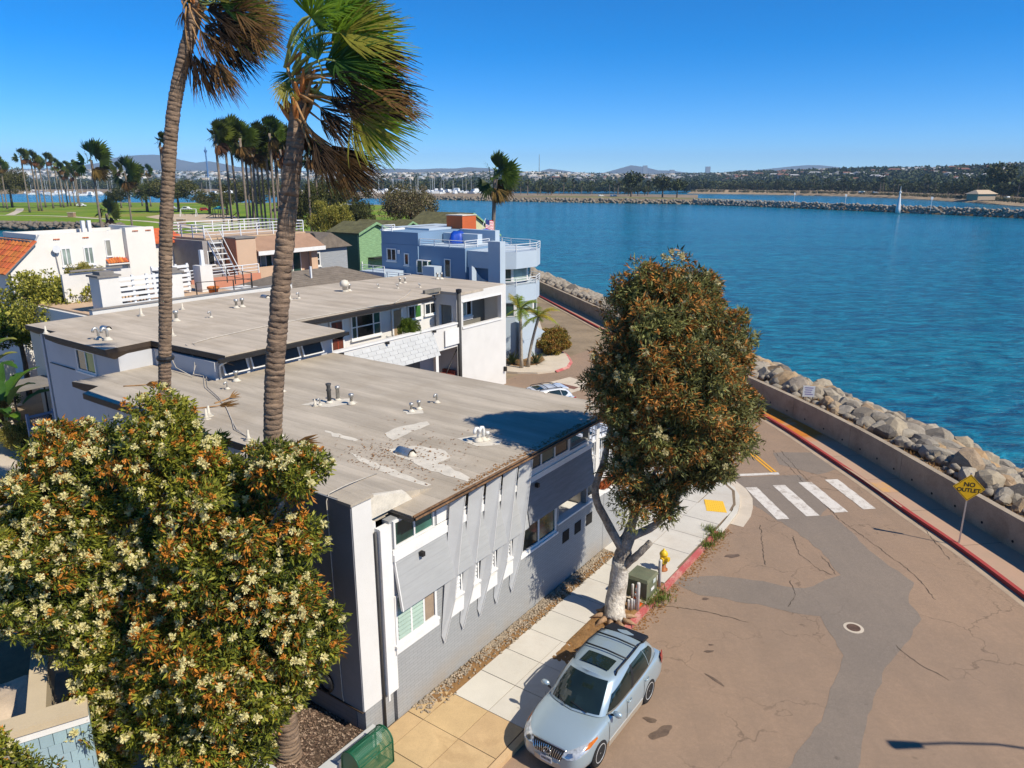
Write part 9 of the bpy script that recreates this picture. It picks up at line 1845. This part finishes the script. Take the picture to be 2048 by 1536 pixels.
# scattered hillside trees as one mass
rng = np.random.default_rng(77); cl = []; rad = []
for _ in range(5200):
    u = rng.uniform(-30, 2080) if rng.random() < .6 else rng.uniform(1350, 2080); t_ = rng.uniform(.02, 1.0) ** 1.2; q = hill_pt(u, t_); r = rng.uniform(2.5, 6.5); cl.append((q.x, q.y, q.z + r * .8)); rad.append(r)
for _ in range(420):
    u = rng.uniform(-30, 2080); q = hill_pt(u, 1.0); r = rng.uniform(3, 6); cl.append((q.x, q.y, q.z + r * .9)); rad.append(r)
V, Q, MI = leaf_cloud(rng, cl, rad, 26, 4.2, 1.9, 0, (0, 0, 0), .5, cl_w=np.tile([.5, .35, .15], (len(cl), 1)))
tag(np_mesh('hillside_trees', V, Q, FT, None, MI), 'scattered dark trees over the distant hills', 'trees', kind='stuff')
# thicket behind the marina so that the shore reads as wooded
cl = []; rad = []
for _ in range(1500):
    u = rng.uniform(-60, 2090); d0 = np.interp(u, [-100, 640, 740, 1060, 1300, 1372, 1500, 1700, 1860, 2048, 2100], [1120, 1120, 930, 930, 900, 985, 930, 840, 700, 540, 510]) + rng.uniform(5, 90); q = at_dist(u, 380, d0); r = rng.uniform(2.5, 5.5); cl.append((q.x, q.y, .6 + r * rng.uniform(.6, 1.6))); rad.append(r)
V, Q, MI = leaf_cloud(rng, cl, rad, 46, 2.6, 1.1, 0, (0, 0, 0), .5, cl_w=np.tile([.5, .35, .15], (len(cl), 1))); tag(np_mesh('shore_thicket', V, Q, FT, None, MI), 'dark thicket along the far shores', 'trees', kind='stuff')
# brush along the sandy bank
cl = []; rad = []
for _ in range(420):
    u = rng.uniform(1380, 2080); d0 = np.interp(u, [1372, 1500, 1700, 1860, 2048, 2100], [905, 855, 755, 622, 462, 435]) + rng.uniform(0, 14); q = at_dist(u, 380, d0); r = rng.uniform(.7, 1.6); cl.append((q.x, q.y, 1.2)); rad.append(r)
V, Q, MI = leaf_cloud(rng, cl, rad, 60, .8, .3, 0, (0, 0, 0), .4, cl_w=np.tile([.4, .2, .4], (len(cl), 1))); tag(np_mesh('bank_scrub', V, Q, [RT2[0], RT2[1], RT2[2]], None, MI), 'dry scrub along the sandy eastern bank', 'scrub', kind='stuff')
def ridge(name, prof, dist, seed, depth=2200, col=(0.10, 0.095, 0.085)):
    rr = random.Random(seed); us = np.linspace(prof[0][0], prof[-1][0], 90); vs = np.interp(us, [p[0] for p in prof], [p[1] for p in prof]); V = []; Q = []
    for u, v in zip(us, vs):
        top = at_dist(u, v + rr.uniform(-.5, .5), dist); 
        for k in range(6): f = k / 5; d = dist - depth * (1 - f); q = at_dist(u, 380, d); V.append((q.x, q.y, -3 + (top.z + 3) * f ** 1.3 * (1 + .06 * math.sin(u * .1 + k * 2) * (1 - f))))
        q = at_dist(u, 380, dist + 900); V.append((q.x, q.y, -3))
    for i in range(89):
        for k in range(6): a = i * 7 + k; Q.append((a, a + 7, a + 8, a + 1))
    return tag(np_mesh(name, np.array(V), np.array(Q), mk('mountain_rock', col, 0.95, 0.2, 0.0015, 0.01, 0), smooth=True), kind='structure')
ridge('mountains', [(-250, 346), (-60, 340), (120, 336), (205, 326), (245, 313), (300, 309), (345, 311), (375, 322), (400, 326), (430, 322), (480, 334), (560, 340), (640, 343), (720, 340), (790, 337), (840, 339), (880, 336), (900, 339), (930, 334), (985, 337), (1010, 340), (1082, 345), (1107, 333), (1132, 343), (1200, 347), (1235, 338), (1262, 329.5), (1285, 333), (1310, 340), (1340, 341), (1380, 346), (1440, 348), (1470, 340), (1500, 342), (1540, 336), (1580, 333), (1620, 329), (1650, 332), (1690, 337), (1740, 346), (1900, 352), (2150, 350)], 9000, 3)
for u, v, h, lab in ((1288, 352, 150, 'dark slim tower block on the far skyline'), (1342, 354, 110, 'pale tower block between the two dark ones on the far skyline'), (1413, 352, 140, 'tower block right of the others on the far skyline')):
    q = at_dist(u, 380, 7500); t = thing('tower_block', lab, 'tower', (q.x, q.y, 0)); MB().box(-28, 28, -20, 20, 0, h * .42).build('podium', MATS['hill_wall_grey'], t); MB().box(-22, 22, -16, 16, h * .42, h).build('shaft', MATS['hill_wall_grey'], t)
for o in BP + [f for f in FP + FPP] + [h[0] for h in HP]:
    if not o.get('label'):
        for c in list(o.children_recursive): bpy.data.objects.remove(c)
        bpy.data.objects.remove(o)
# ---------------------------------------------------------------- haze: one closed box round camera and scene
hz = MB().box(-10500, 10500, -600, 10500, -6.0, 345).build('haze', None)
t = NT('haze_air'); t.n.remove(t.b); pv = t.node('ShaderNodeVolumePrincipled'); pv.inputs['Color'].default_value = (0.50, 0.74, 1.0, 1); pv.inputs['Density'].default_value = 0.85e-4; pv.inputs['Anisotropy'].default_value = 0.0
t.ln(pv.outputs[0], t.out.inputs['Volume']); hz.data.materials.clear(); hz.data.materials.append(t.m); tag(hz, kind='stuff'); hz['label'] = 'pale blue haze over the whole bay'; hz['category'] = 'haze'
